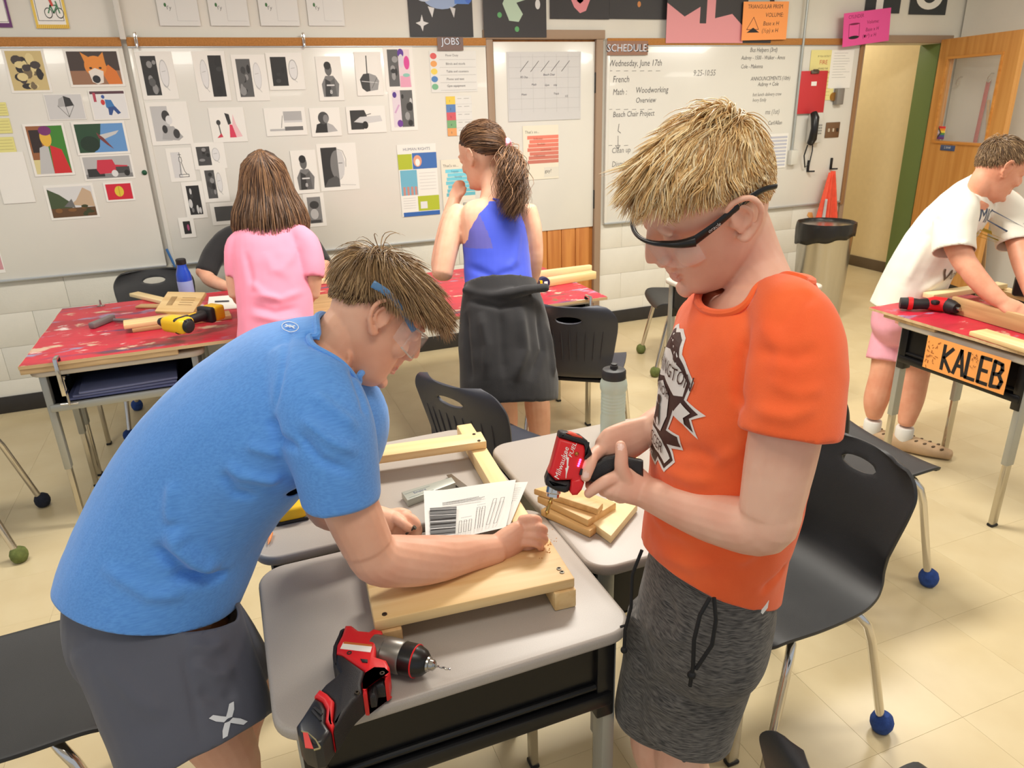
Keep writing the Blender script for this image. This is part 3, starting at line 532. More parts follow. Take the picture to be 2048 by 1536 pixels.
def d_jobs(a):
    for k, (c, t) in enumerate((((214, 90, 90), 'Floor Duty'), ((228, 160, 90), 'Blinds and stools'), ((232, 205, 90), 'Table and counters'), ((80, 130, 190), 'Phone and text'), ((120, 180, 140), 'Gym equipment'))):
        v = 0.88-0.185*k; a.ell(0.08, v, 0.07, 0.075, rgb(*c), 16); a.text(t, 0.34, v-0.03, 0.013, rgb(50, 50, 60)); a.line([(0.2, v-0.09), (0.98, v-0.09)], 0.0012, G(150))
pin('jobs_chart', 'laminated class jobs chart with coloured dots', 'chart', (858, 102), (955, 183), d_jobs, m_lam)
def d_nums(a):
    for k, c in enumerate(((228, 200, 80), (90, 130, 185), (206, 90, 100), (120, 170, 120), (224, 160, 100))):
        v1 = 1-0.2*k; a.rect(0, v1-0.2, 0.36, v1, rgb(*c)); a.text(str(k+1), 0.14, v1-0.14, 0.012, rgb(60, 60, 70)); a.line([(0.45, v1-0.06), (0.6, v1-0.06)], 0.002, G(130)); a.line([(0.7, v1-0.06), (0.9, v1-0.06)], 0.002, G(130)); a.line([(0.36, v1-0.2), (1, v1-0.2)], 0.001, G(160))
pin('number_chart', 'narrow chart of five coloured number squares', 'chart', (891, 193), (946, 270), d_nums, m_lam)
def d_rights(a):
    a.text('HUMAN RIGHTS', 0.5, 0.915, 0.017, rgb(70, 90, 120), 'c'); a.rect(0, 0.66, 0.36, 0.87, rgb(178, 190, 50)); a.rect(0.37, 0.66, 1, 0.88, rgb(62, 110, 180)); a.ell(0.5, 0.77, 0.11, 0.08, rgb(226, 160, 130)); a.ell(0.5, 0.75, 0.06, 0.05, WHITE); a.rect(0.03, 0.3, 0.46, 0.65, rgb(112, 180, 205)); [a.rect(0.08+0.1*k, 0.3, 0.14+0.1*k, 0.42, rgb(200, 140, 130)) for k in range(4)]
    [a.line([(0.52, 0.6-0.045*k), (0.95, 0.6-0.045*k)], 0.0015, G(180)) for k in range(6)]; [a.line([(0.06, 0.26-0.035*k), (0.38, 0.26-0.035*k)], 0.0015, G(185)) for k in range(5)]; a.rect(0.44, 0.07, 1, 0.28, rgb(178, 190, 50)); a.rect(0.5, 0.1, 0.68, 0.2, G(225)); a.rect(0.04, 0, 1, 0.06, rgb(50, 100, 175))
pin('human_rights_poster', 'blue and lime HUMAN RIGHTS poster on whiteboard', 'poster', (793, 290), (880, 428), d_rights)
def d_so(col, words):
    def f(a):
        a.rect(0, 0, 1, 1, rgb(232, 226, 208)); a.text("That's so...", 0.06, 0.86, 0.017, rgb(60, 60, 62))
        for k in range(7): a.rect(0.12+0.03*(k % 3), 0.30+0.075*k, 1.0, 0.365+0.075*k, tuple(col[i]*(0.75+0.06*k)+(0.1 if i else 0) for i in range(3))+(1,))
        for k, w in enumerate(words): a.text(w, 0.3+0.1*(k % 3), 0.74-0.105*k, 0.015, rgb(150, 60, 44) if col[0] > col[2] else rgb(70, 120, 150))
        a.rect(0.58, 0.04, 1, 0.22, rgb(222, 218, 205)); a.text('gay?', 0.6, 0.1, 0.022, rgb(50, 50, 52))
    return f
PD = YW-0.0095
pin('word_poster', "red and cream That's so gay word poster on closet door", 'poster', (1045, 252), (1117, 356), d_so(rgb(226, 96, 66), ('hideous', 'foolish', 'common', 'ridiculous')), m_lam, y=PD)
pin('word_poster', "blue and cream That's so word poster half hidden by the girl", 'poster', (881, 320), (952, 420), d_so(rgb(120, 190, 210), ('happy', 'lovely', 'kind')), m_lam)
def d_cal(a):
    a.rect(0, 0, 1, 1, G(206)); 
    for k in range(6): a.line([(0.02, 0.93-0.15*k), (0.98, 0.93-0.15*k)], 0.001, G(165))
    for k in range(7): a.line([(0.02+0.16*k, 0.12), (0.02+0.16*k, 0.97)], 0.001, G(170))
    for k in range(5): a.line([(0.17+0.14*k, 0.72), (0.28+0.14*k, 0.87)], 0.003, G(60))
    for (u, v, t) in ((0.17, 0.62, 'PD Day'), (0.48, 0.66, 'Beach Chair'), (0.32, 0.52, 'Math'), (0.5, 0.5, 'Gym'), (0.62, 0.5, 'trip'), (0.18, 0.38, 'Music'), (0.62, 0.38, 'Track'), (0.78, 0.34, '1/2')): a.text(t, u, v, 0.012, rgb(60, 62, 80), shear=0.2)
pin('laminated_calendar', 'laminated month calendar with slashed days on closet door', 'calendar', (1013, 104), (1161, 238), d_cal, m_lam, y=PD)
def card(t1, lines, shape, ic):
    def f(a):
        a.text(t1, 0.1, 0.82, a.h*0.105, ic, sx=0.92)
        for k, (t, u) in enumerate(lines): a.text(t, u, 0.60-0.22*k, a.h*0.11, ic, shear=0.12)
        shape(a)
    return f
ci = rgb(96, 40, 30)
pin('shape_card', 'orange triangular prism volume card hanging above schedule', 'card', (1488, 2), (1571, 80), card('TRIANGULAR PRISM', (('VOLUME:', 0.5), ('Base x H', 0.46), ('(½p) x H', 0.44)), lambda a: (a.line([(0.1, 0.28), (0.24, 0.6), (0.36, 0.28), (0.1, 0.28)], 0.004, ci), a.poly([(0.1, 0.2), (0.24, 0.33), (0.38, 0.2)], BLACK)), BLACK), mat('orange_card', rgb(250, 160, 88), 0.7), y=YB-0.03, tilt=0.02)
cp = rgb(120, 24, 70)
pin('shape_card', 'magenta CYLINDER volume card hanging by doorway', 'card', (1691, 20), (1774, 88), card('CYLINDER', (('Volume:', 0.5), ('Base x H', 0.48), ('(πr²) x H', 0.42)), lambda a: (a.line([(0.12, 0.25), (0.12, 0.65), (0.34, 0.65), (0.34, 0.25)], 0.004, cp), a.ell(0.23, 0.25, 0.11, 0.05, BLACK), a.ell(0.23, 0.65, 0.11, 0.03, cp)), cp), mat('magenta_card', rgb(232, 84, 158), 0.7), y=YB-0.05, tilt=0.10)
def d_L(a): a.rect(0.3, 0.1, 0.5, 1, WHITE)
def d_U(a): a.ell(0.5, 0.5, 0.36, 0.36, WHITE, 24); a.ell(0.5, 0.58, 0.2, 0.26, rgb(50, 54, 58), 24)
m_ltr = mat('letter_card', rgb(50, 54, 58), 0.7)
pin('letter_card', 'dark alphabet card with a white stem above doorway', 'card', (1738, -45), (1798, 27), d_L, m_ltr, y=YW)
pin('letter_card', 'dark alphabet card with a white round letter above doorway', 'card', (1828, -45), (1890, 30), d_U, m_ltr, y=YW)
# handwriting on the schedule board: marks on the board
HWM = wb3.matrix_basis.inverted() @ Matrix.Translation((3.5, YB-0.0008, 1.4)) @ WROT
mk = rgb(84, 82, 84); mk2 = rgb(120, 118, 116)
def write(px, py, t, hpx, c=mk, shear=0.15, sx=0.8):
    p = at_y(px, py, YB); q = at_y(px, py-hpx, YB); hw = Art(1, 1); hw.text(t, p.x-3.5+0.5, p.z-1.4+0.5, (q.z-p.z), c, 'l', shear, 0.0, sx); hw.build(wb3, 'marker_line', HWM)
for (x, y, t, h, c) in ((1218, 137, 'Wednesday, June 17th', 13, mk), (1226, 165, 'French', 13, mk), (1226, 190, 'Math :', 12, mk), (1272, 190, 'Woodworking', 12, mk), (1272, 206, 'Overview', 11, mk), (1226, 238, 'Beach Chair Project', 11, mk), (1224, 310, 'Clean up', 11, mk2), (1224, 334, 'Dismissal', 11, mk2),
                        (1387, 152, '9:25-10:55', 12, mk2), (1500, 107, 'Bus Helpers (3rd)', 9, mk), (1482, 122, 'Aubrey - 1500 - Walker - Amos', 8, mk), (1482, 137, 'Cole - Makenna', 8, mk), (1501, 164, 'ANNOUNCEMENTS (10th)', 8, mk), (1515, 175, 'Aubrey + Cole', 8, mk), (1505, 195, 'hot lunch delivery crew', 7, mk2), (1505, 206, 'Ivory Emily', 7, mk2), (1530, 232, 'ms (1st)', 10, mk2), (1536, 250, 'Carl/Allan', 8, mk)): write(x, y, t, h, c)
def stroke(pts, t=0.004, c=mk):
    P = [at_y(px, py, YB) for px, py in pts]; hw = Art(1, 1); hw.line([(p.x-3.5+0.5, p.z-1.4+0.5) for p in P], t, c); hw.build(wb3, 'marker_stroke', HWM)
for y, x1 in ((142, 1320), (219, 1312), (291, 1256)):
    for x in range(1216, x1, 16): stroke([(x, y), (x+8, y-0.5)], 0.003, mk2)
stroke([(1238, 248), (1236, 262), (1241, 266)]); stroke([(1236, 272), (1236, 297)]); stroke([(1231, 291), (1236, 298), (1240, 291)])
# right end of the schedule board: conduit, phone, papers, switch, hooks, vest
m_cond = mat('grey_conduit', rgb(176, 180, 176), 0.35, 0.5)
ca = at_y(1607, 0, YB-0.02); cb = at_y(1585, 300, YB-0.02)
tag(MB().cyl((cb.x, YB-0.014, cb.z-0.02), (cb.x, YB-0.014, CEIL), 0.0095, n=12).build('wall_conduit', m_cond), 'grey metal conduit running up beside the telephone', 'conduit')
jb = at_y(1585, 315, YB-0.03)
tag(MB().box((jb.x+0.01, YB-0.024, jb.z), (0.07, 0.046, 0.11), 0.006).build('junction_box', mat('box_white', rgb(212, 210, 200), 0.5)), 'small white junction box under the conduit', 'junction box')
def d_fire(a): a.text('IF YOU DETECT', 0.5, 0.86, 0.012, rgb(60, 50, 40), 'c'); a.text('FIRE', 0.5, 0.72, 0.03, rgb(190, 60, 50), 'c'); a.text('SOUND THE', 0.5, 0.62, 0.012, rgb(60, 50, 40), 'c'); a.text('ALARM', 0.55, 0.52, 0.025, rgb(190, 60, 50), 'c'); [a.line([(0.15, 0.45-0.07*k), (0.85, 0.45-0.07*k)], 0.002, rgb(150, 130, 80)) for k in range(6)]
pin('fire_notice', 'pale yellow FIRE instructions sheet behind red clipboard', 'notice', (1623, 100), (1664, 200), d_fire, mat('yellow_paper', rgb(232, 222, 150), 0.7))
def d_doc(a): [a.line([(0.12, 0.92-0.07*k), (random.uniform(0.6, 0.92), 0.92-0.07*k)], 0.002, G(150)) for k in range(10)]
pin('notice_sheet', 'white typed notice beside the fire notice', 'notice', (1664, 100), (1699, 176), d_doc)
pin('grid_sheet', 'white gridded sheet beside the blond hair', 'paper', (1538, 268), (1570, 335), lambda a: [a.rect(0.05, 0.06+0.1*k, 0.95, 0.12+0.1*k, rgb(190, 192, 205)) for k in range(9)])
cbt = thing('clipboard', 'red clipboard hanging over the telephone', 'clipboard', at_y(1625, 185, YB-0.03))
A = at_y(1603, 142, YB-0.03); B = at_y(1648, 226, YB-0.03)
MB().box(((A.x+B.x)/2, YB-0.02, (A.z+B.z)/2), (B.x-A.x, 0.006, A.z-B.z), 0.002).build('board', mat('clipboard_red', rgb(196, 52, 58), 0.4), cbt, world=True)
MB().box(((A.x+B.x)/2, YB-0.028, A.z-0.008), (0.075, 0.014, 0.026), 0.005).cyl(((A.x+B.x)/2-0.02, YB-0.034, A.z+0.004), ((A.x+B.x)/2+0.02, YB-0.034, A.z+0.004), 0.007).build('clip', mat('dark_steel', rgb(120, 112, 104), 0.3, 0.9), cbt, world=True)
MB().box(((A.x+B.x)/2+0.005, YB-0.0245, A.z-0.09), (0.05, 0.003, 0.03)).build('label_sticker', m_paper, cbt, world=True)
ph = thing('wall_phone', 'black and white wall telephone under red clipboard', 'telephone', at_y(1625, 255, YB-0.03))
A = at_y(1612, 228, YB-0.03); B = at_y(1637, 284, YB-0.03); cx, cz = (A.x+B.x)/2, (A.z+B.z)/2
MB().box((cx+0.03, YB-0.025, cz), (0.115, 0.05, 0.225), 0.01).build('phone_base', mat('phone_white', rgb(210, 208, 200), 0.45), ph, world=True)
hs = MB().tube([(cx-0.03, YB-0.06, cz+0.11), (cx-0.035, YB-0.085, cz+0.075), (cx-0.036, YB-0.092, cz), (cx-0.036, YB-0.085, cz-0.075), (cx-0.032, YB-0.06, cz-0.11)], [0.026, 0.031, 0.027, 0.031, 0.026], 14)
hs.build('handset', mat('phone_black', rgb(26, 25, 26), 0.3), ph, world=True)
for i in range(4):
    for j in range(3): MB().box((cx+0.035+0.017*j, YB-0.052, cz+0.02-0.02*i), (0.011, 0.005, 0.012), 0.002).build('key', mat('phone_key', rgb(150, 150, 146), 0.5), ph, world=True)
MB().tube([(cx-0.045, YB-0.05, cz-0.12), (cx-0.06, YB-0.04, cz-0.2), (cx-0.03, YB-0.03, cz-0.29), (cx+0.01, YB-0.03, cz-0.27), (cx+0.03, YB-0.025, cz-0.17), (cx+0.03, YB-0.02, cz-0.1)], 0.005, 8).build('cord', m_black, ph, world=True)
th = thing('thermostat', 'grey thermostat box with a brass side above switch plate', 'thermostat', at_y(1674, 193, YB-0.02)); c = at_y(1675, 193, YB-0.02)
MB().box((c.x+0.012, YB-0.022, c.z), (0.07, 0.04, 0.12), 0.006).build('housing', mat('thermo_grey', rgb(140, 136, 130), 0.35, 0.3), th, world=True)
MB().lathe([(0.03, 0), (0.032, 0.01), (0.03, 0.02)], 20, Matrix.Translation((c.x-0.03, YB, c.z)) @ Matrix.Rotation(math.pi/2, 4, 'X')).build('dial', mat('brass', rgb(176, 130, 70), 0.35, 0.8), th, world=True)
sw = thing('switch_plate', 'brown metal plate with three light switches', 'light switch', at_y(1664, 260, YB-0.02)); c = at_y(1664, 260, YB)
MB().box((c.x, YB-0.004, c.z), (0.14, 0.007, 0.115), 0.003).build('plate', mat('switch_brown', rgb(122, 92, 66), 0.4, 0.3), sw, world=True)
for k in range(3): MB().box((c.x-0.045+0.045*k, YB-0.011, c.z), (0.012, 0.014, 0.026), 0.003).build('switch_lever', mat('switch_ivory', rgb(206, 192, 168), 0.5) if k < 2 else mat('switch_dark', rgb(70, 54, 42), 0.5), sw, world=True)
for k, (px, py) in enumerate(((1617, 335), (1663, 330))):
    c = at_y(px, py, YB-0.01)
    tag(MB().box((c.x, YB-0.006, c.z+0.01), (0.02, 0.01, 0.09), 0.003).bar((c.x, YB-0.01, c.z-0.03), (c.x+0.03, YB-0.05, c.z-0.028), 0.016, 0.012, bev=0.003).build('wall_hook', m_black), 'black wall hook %s' % ('left empty beside the junction box' if k == 0 else 'holding the orange safety vest'), 'hook')
# safety vest: gathered cloth hanging from the hook
vt = thing('safety_vest', 'orange safety vest with grey stripe hanging from hook', 'vest', at_y(1662, 400, YB-0.06))
def drape(pxs_top, pxs_bot, folds, amp, y0, seed):
    rnd = random.Random(seed); NU, NV = 26, 22; vv = []; ff = []
    for j in range(NV):
        t = j/(NV-1)
        for i in range(NU):
            u = i/(NU-1); a = Vector(pxs_top[0]).lerp(Vector(pxs_top[1]), u); b = Vector(pxs_bot[0]).lerp(Vector(pxs_bot[1]), u); q = a.lerp(b, t**0.85)
            p = at_y(q.x, q.y, y0); p.y += amp*(0.35+0.65*t)*math.sin(u*math.pi*2*folds+seed+t*0.8); vv.append(p)
    for j in range(NV-1):
        for i in range(NU-1): ff.append((j*NU+i, j*NU+i+1, (j+1)*NU+i+1, (j+1)*NU+i))
    return vv, ff
def cloth(name, vv, ff, m, parent, th_=0.004):
    mb = MB(); mb.add(vv, ff); o = mb.build(name, m, parent, world=True, angle=80); md = o.modifiers.new('thick', 'SOLIDIFY'); md.thickness = th_; md.offset = 0; return o
m_vest = mat('vest_orange', rgb(232, 88, 62), 0.75, var=0.08, vscale=30)
cloth('front_panel', *drape(((1659, 345), (1665, 345)), ((1630, 452), (1652, 455)), 1.5, 0.018, YB-0.07, 1), m_vest, vt)
cloth('back_panel', *drape(((1662, 342), (1670, 342)), ((1654, 452), (1674, 446)), 1.5, 0.015, YB-0.045, 2), m_vest, vt)
cloth('reflective_stripe', *drape(((1651, 398), (1655, 398)), ((1641, 456), (1647, 457)), 0.5, 0.004, YB-0.094, 0.4), mat('reflective', rgb(186, 184, 186), 0.4), vt)
tag(MB().prism([(-0.025, -0.04), (0.01, -0.045), (0.02, -0.01), (0.035, 0.0), (0.02, 0.04), (-0.02, 0.045), (-0.03, 0.02), (-0.005, 0.0)], 0, 0.004, Matrix.Translation(at_y(1619, 435, YW-0.004)) @ WROT, bev=0.001).build('foam_figure', mat('foam_orange', rgb(222, 164, 96), 0.7)), 'small orange foam shape stuck on block wall beside bin', 'decoration')
mg = at_y(289, 345, YB); tag(MB().lathe([(0.012, 0), (0.014, 0.004), (0.008, 0.012), (0.004, 0.014)], 14, Matrix.Translation((mg.x, YB, mg.z)) @ WROT).build('magnet', mat('magnet_green', rgb(30, 84, 58), 0.5)), 'small green magnet between the two boards', 'magnet')
mp = at_y(340, 515, YB-0.02); tag(MB().cyl((mp.x-0.01, YB-0.012, mp.z+0.05), (mp.x+0.012, YB-0.012, mp.z-0.04), 0.007).cyl((mp.x+0.012, YB-0.012, mp.z-0.04), (mp.x+0.03, YB-0.015, mp.z-0.13), 0.0045).build('hanging_marker', mat('marker_blue', rgb(60, 110, 170), 0.4)), 'blue marker hanging on the board edge behind blue bottle', 'marker')
# ------------------------------------------------------------------ chairs
m_shellN = mat('chair_shell_navy', rgb(58, 60, 70), 0.42, var=0.05, vscale=8, bump=0.25, bscale=900)
m_shellB = mat('chair_shell_black', rgb(44, 45, 47), 0.45, var=0.06, vscale=8, bump=0.25, bscale=900)
m_ballB = mat('felt_blue', rgb(44, 72, 138), 0.95, var=0.2, vscale=60, bump=0.8, bscale=300)
m_ballG = mat('felt_green', rgb(104, 114, 62), 0.95, var=0.2, vscale=60, bump=0.8, bscale=300)
m_ballD = mat('felt_dark', rgb(34, 38, 52), 0.95, var=0.2, vscale=60, bump=0.8, bscale=300)
def shell_mesh(m):
    prof = [(0.215, 0.405), (0.205, 0.428), (0.17, 0.442), (0.05, 0.437), (-0.08, 0.434), (-0.15, 0.442), (-0.195, 0.470), (-0.215, 0.515), (-0.232, 0.60), (-0.252, 0.69), (-0.272, 0.755), (-0.285, 0.80)]
    wid = [0.185, 0.198, 0.207, 0.212, 0.208, 0.198, 0.184, 0.178, 0.190, 0.203, 0.203, 0.193]
    NV, NU = 72, 40; L = [0]
    for a, b in zip(prof[:-1], prof[1:]): L.append(L[-1]+math.hypot(a[0]-b[0], a[1]-b[1]))
    def cr(arr, t):
        s = t*L[-1]; i = max(k for k in range(len(L)-1) if L[k] <= s+1e-9); u = (s-L[i])/(L[i+1]-L[i])
        g = lambda k: arr[min(max(k, 0), len(arr)-1)]
        p0, p1, p2, p3 = g(i-1), g(i), g(i+1), g(i+2)
        return 0.5*((2*p1)+(-p0+p2)*u+(2*p0-5*p1+4*p2-p3)*u*u+(-p0+3*p1-3*p2+p3)*u*u*u)
    ys = [p[0] for p in prof]; zs = [p[1] for p in prof]; vv = []; uvp = []
    for j in range(NV+1):
        t = j/NV; y, z, w = cr(ys, t), cr(zs, t), cr(wid, t)
        s = t*L[-1]; top = L[-1]-s; r = 0.085
        if top < r: w -= 0.075*(1-math.sqrt(max(0, 1-((r-top)/r)**2)))
        if s < 0.05: w -= 0.03*(1-math.sqrt(max(0, 1-((0.05-s)/0.05)**2)))
        back = min(1, max(0, (z-0.45)/0.12))
        for i in range(NU+1):
            u = 2*i/NU-1; x = u*w
            yy = y+back*0.038*abs(u)**2.2; zz = z+(1-back)*0.012*abs(u)**2.5
            vv.append([x, yy, zz]); uvp.append((x, L[-1]-s))
    ff = []; hx, hy, hc = 0.058, 0.019, 0.066
    inside = lambda p: (p[0]/hx)**2+((p[1]-hc)/hy)**2
    for j in range(NV):
        for i in range(NU):
            ids = (j*(NU+1)+i, j*(NU+1)+i+1, (j+1)*(NU+1)+i+1, (j+1)*(NU+1)+i)
            cx = sum(uvp[k][0] for k in ids)/4; cy = sum(uvp[k][1] for k in ids)/4
            if inside((cx, cy)) > 1: ff.append(ids)
    used = {}
    for f in ff:
        for k in f: used[k] = used.get(k, 0)+1
    for k, (px_, py_) in enumerate(uvp):
        if used.get(k, 0) in (1, 2, 3) and 0.35 < inside((px_, py_)) < 2.6 and abs(px_) < 0.08:
            e = math.sqrt(inside((px_, py_))); nx, ny = px_/e, hc+(py_-hc)/e; vv[k][0] += nx-px_; vv[k][2] -= (ny-py_)*0.97; vv[k][1] += (ny-py_)*0.28
    mb = MB(); mb.add(vv, ff); me_o = mb.build('shell', m, angle=60)
    md = me_o.modifiers.new('s', 'SOLIDIFY'); md.thickness = 0.009; md.offset = 0
    md2 = me_o.modifiers.new('b', 'BEVEL'); md2.width = 0.003; md2.segments = 2; md2.limit_method = 'ANGLE'; md2.angle_limit = math.radians(50)
    dg = bpy.context.evaluated_depsgraph_get(); me = bpy.data.meshes.new_from_object(me_o.evaluated_get(dg)); bpy.data.objects.remove(me_o)
    me.polygons.foreach_set('use_smooth', [True]*len(me.polygons)); me.name = 'shell'; return me
SHELL = {'n': shell_mesh(m_shellN)}
SHELL['b'] = SHELL['n'].copy(); SHELL['b'].materials[0] = m_shellB
def leg_mb(sx, front):
    y0, y1 = (0.10, 0.215) if front else (-0.10, -0.235)
    P = [(sx*0.10, y0*0.6, 0.418), (sx*0.15, y0, 0.418), (sx*0.178, y0+(y1-y0)*0.16, 0.408), (sx*0.192, y0+(y1-y0)*0.32, 0.38), (sx*0.20, y0+(y1-y0)*0.45, 0.33), (sx*0.225, y1, 0.03)]
    return MB().tube(P, 0.0125, 12), Vector((sx*0.226, y1*1.01, 0.03))
def rib_mesh(u):
    P = [(-0.224, 0.545, 0.182), (-0.232, 0.60, 0.190), (-0.242, 0.645, 0.197), (-0.250, 0.685, 0.202)]
    o = MB().tube([(u*w, y+0.038*abs(u)**2.2-0.0055, z) for y, z, w in P], [0.0016, 0.0032, 0.0032, 0.0014], 8).build('rib', m_shellN); me = o.data; bpy.data.objects.remove(o); return me
RIBS = [rib_mesh(-0.72+0.18*k) for k in range(9)]
def chair(label, loc, rotz, kind='n', balls=(0, 0, 0, 0), ribs=False):
    t = thing('school_chair', label, 'chair', loc, rotz, 'school chairs with chrome legs')
    link('shell', SHELL[kind], t)
    if ribs:
        for me_ in RIBS: link('rib', me_, t)
    MB().box((0, 0, 0.412), (0.26, 0.24, 0.018), 0.006).build('seat_frame', m_black, t)
    n = 0
    for f in (True, False):
        for s in (-1, 1):
            mb, q = leg_mb(s, f); lg = mb.build('leg', m_chrome, t)
            MB().lathe([(0.012, -0.03), (0.024, -0.024), (0.031, -0.008), (0.032, 0.006), (0.027, 0.022), (0.015, 0.032)], 18, Matrix.Translation(q)).build('tennis_ball', (m_ballB, m_ballG, m_ballD)[balls[n]], lg); n += 1
    return t
chair('dark ribbed chair standing behind the two rear grey desks', (0.80, 2.14, 0), math.atan2(0.45, 0.89)-math.pi/2, 'n', ribs=True)
chair('navy ribbed chair pushed to the red table beside the blue tank top girl', (1.44, 2.88, 0), math.radians(-36), 'n', ribs=True)
c3 = chair('large charcoal chair standing just behind the orange shirt', (1.185, 1.215, 0), math.radians(94), 'b'); c3.scale = (0.93, 0.93, 0.95)
chair('charcoal chair facing the KALEB desk', (1.86, 1.66, 0), math.radians(-93), 'b', (0, 0, 1, 1), True)
chair('dark chair beside the clamped red table with green and black feet', (-1.19, 3.14, 0), math.radians(90), 'b', (2, 2, 1, 2))
chair('black chair with an empty seat behind the grey shorts', (-0.60, 1.545, 0), math.radians(-90), 'b')
chair('black chair with an oval handle hole behind the blue bottle', (-0.43, 4.18, 0), math.radians(180), 'b')
chair('dark chair under the desk beside the steel bin', (2.60, 3.72, 0), math.radians(70), 'b', (1, 1, 1, 1))
chair('black chair with rounded back corner below the dark shorts', (0.85, 0.43, 0), math.radians(-84), 'b')

# ------------------------------------------------------------------ desks
m_top = mat('speckled_laminate', rgb(174, 166, 158), 0.38, var=0.06, vscale=700, detail=2)
m_topB = mat('cream_laminate', rgb(206, 198, 186), 0.35)
m_box = mat('desk_box_black', rgb(18, 18, 20), 0.3)
m_leg = mat('desk_leg_grey', rgb(172, 174, 170), 0.4, 0.5)
m_legc = mat('desk_leg_chrome', rgb(196, 190, 176), 0.22, 0.9)
def rrect(w, d, r, n=8):
    P = []
    for (cx, cy, a0) in ((w/2-r, d/2-r, 0), (-w/2+r, d/2-r, 90), (-w/2+r, -d/2+r, 180), (w/2-r, -d/2+r, 270)):
        for k in range(n+1): a = math.radians(a0+90*k/n); P.append((cx+r*math.cos(a), cy+r*math.sin(a)))
    return P
def desk(label, loc, rotz, w=0.61, d=0.46, h=0.74, top=None, open_=False, r=0.055, legm=None, boxh=0.13):
    t = thing('student_desk', label, 'desk', loc, rotz, 'student desks'); legm = legm or m_leg
    MB().prism(rrect(w, d, r), h-0.024, h, bev=0.008, seg=4).build('desk_top', top or m_top, t)
    z1 = h-0.026; z0 = z1-boxh; bw, bd = w-0.075, d-0.07; b = MB()
    b.box((0, 0, z0+0.004), (bw, bd, 0.008), 0.002); b.box((0, bd/2-0.003, (z0+z1)/2), (bw, 0.006, z1-z0)); b.box((-bw/2+0.003, 0, (z0+z1)/2), (0.006, bd, z1-z0)); b.box((bw/2-0.003, 0, (z0+z1)/2), (0.006, bd, z1-z0)); b.box((0, 0, z1-0.003), (bw, bd, 0.004))
    if not open_: b.box((0, -bd/2+0.003, (z0+z1)/2), (bw, 0.006, z1-z0)); b.box((0, -bd/2-0.004, z0+0.022), (bw, 0.012, 0.012), 0.004)
    b.build('book_box', m_box, t, smooth=False)
    MB().box((0, -bd/2-0.008, z0-0.005), (w-0.08, 0.022, 0.03), 0.005).build('front_rail', legm if open_ else m_box, t)
    for sx in (-1, 1):
        for sy in (-1, 1):
            x, y = sx*(w/2-0.042), sy*(d/2-0.045)
            lg = MB().box((x, y, (z1+0.27)/2), (0.026, 0.040, z1-0.27), 0.004).build('leg', legm, t)
            ins = MB().box((x, y, 0.185), (0.019, 0.031, 0.366), 0.003)
            ins.build('leg_insert', m_legc, lg); MB().box((x, y, 0.006), (0.024, 0.036, 0.012), 0.004).build('foot_cap', m_black, lg)
            if not open_: MB().box((x*0.965, y, z1-0.09), (0.036, 0.046, 0.18), 0.004).build('leg_bracket', m_box, lg)
    return t
desk('front grey desk carrying the red drill', (0.252, 1.105, 0), 0, 0.615, 0.455)
desk('grey desk under the steel square, left of the sage bottle desk', (0.245, 1.587, 0), 0, 0.605, 0.455)
desk('grey desk carrying the sage bottle and stacked wood offcuts', (0.797, 1.360, 0), math.pi/2, 0.62, 0.475)
desk('desk with the orange KALEB name card under a red board', (2.80, 1.855, 0), -math.pi/2, 0.61, 0.47, 0.70, m_topB)
desk('pale desk beside the steel bin behind the orange shirt', (2.46, 3.02, 0), math.radians(-4), 0.66, 0.5, 0.70, m_topB)
# desks under the painted boards
for k, (x, y, lb) in enumerate(((-0.485, 3.30, 'clamped desk with blue folders inside, under the left red board'), (0.235, 3.30, 'desk under the right half of the left red board'), (-0.485, 3.78, 'rear desk under the left red board near black chair'), (0.235, 3.78, 'rear desk under the left red board beside black shirt'), (0.99, 3.30, 'desk under the right red board behind black skirt'), (1.375, 3.30, 'end desk under the right red board beside ribbed navy chair'))):
    if k == 4: continue
    desk(lb, (x, y, 0), 0 if y < 3.5 else math.pi, 0.63 if k != 5 else 0.56, 0.46, 0.70, m_topB, True)
m_ply = wood_mat('raw_ply_edge', rgb(214, 184, 140), rgb(190, 156, 112), 1.0)
m_pine = wood_mat('pine', rgb(238, 208, 154), rgb(222, 184, 124), 1.0, 0.5)
m_pine2 = wood_mat('pine_pale', rgb(240, 220, 170), rgb(226, 200, 146), 0.8, 0.5)
m_pine3 = wood_mat('pine_tan', rgb(206, 168, 118), rgb(180, 140, 94), 0.9, 0.5)
m_red = paint_mat('red_paint')
def painted_board(label, x0, x1, y0, y1, z, th_=0.014, rotz=0, seed=0):
    t = thing('painted_board', label, 'work board', ((x0+x1)/2, (y0+y1)/2, z), rotz); rnd = random.Random(seed)
    w, d = x1-x0, y1-y0; P = []
    for (ax, ay, bx, by) in ((-w/2, -d/2, w/2, -d/2), (w/2, -d/2, w/2, d/2), (w/2, d/2, -w/2, d/2), (-w/2, d/2, -w/2, -d/2)):
        for k in range(14): u = k/14; P.append((ax+(bx-ax)*u+rnd.uniform(-1, 1)*0.002, ay+(by-ay)*u+rnd.uniform(-1, 1)*0.002))
    MB().prism(P, 0, th_-0.001).build('plywood_core', m_ply, t, smooth=False)
    MB().prism([(x*0.997, y*0.996) for x, y in P], th_-0.001, th_).build('paint_layer', m_red, t, smooth=False)
    return t
BZ = 0.722
painted_board('large red paint splashed board with a yellow drill on it', -0.815, 0.55, 3.055, 3.985, BZ, seed=1)
tag(MB().box((-0.54, 3.082, 0.711), (0.55, 0.05, 0.0205), 0.002).build('wood_batten', m_ply), 'flat wood batten under front edge of the clamped red board', 'batten')
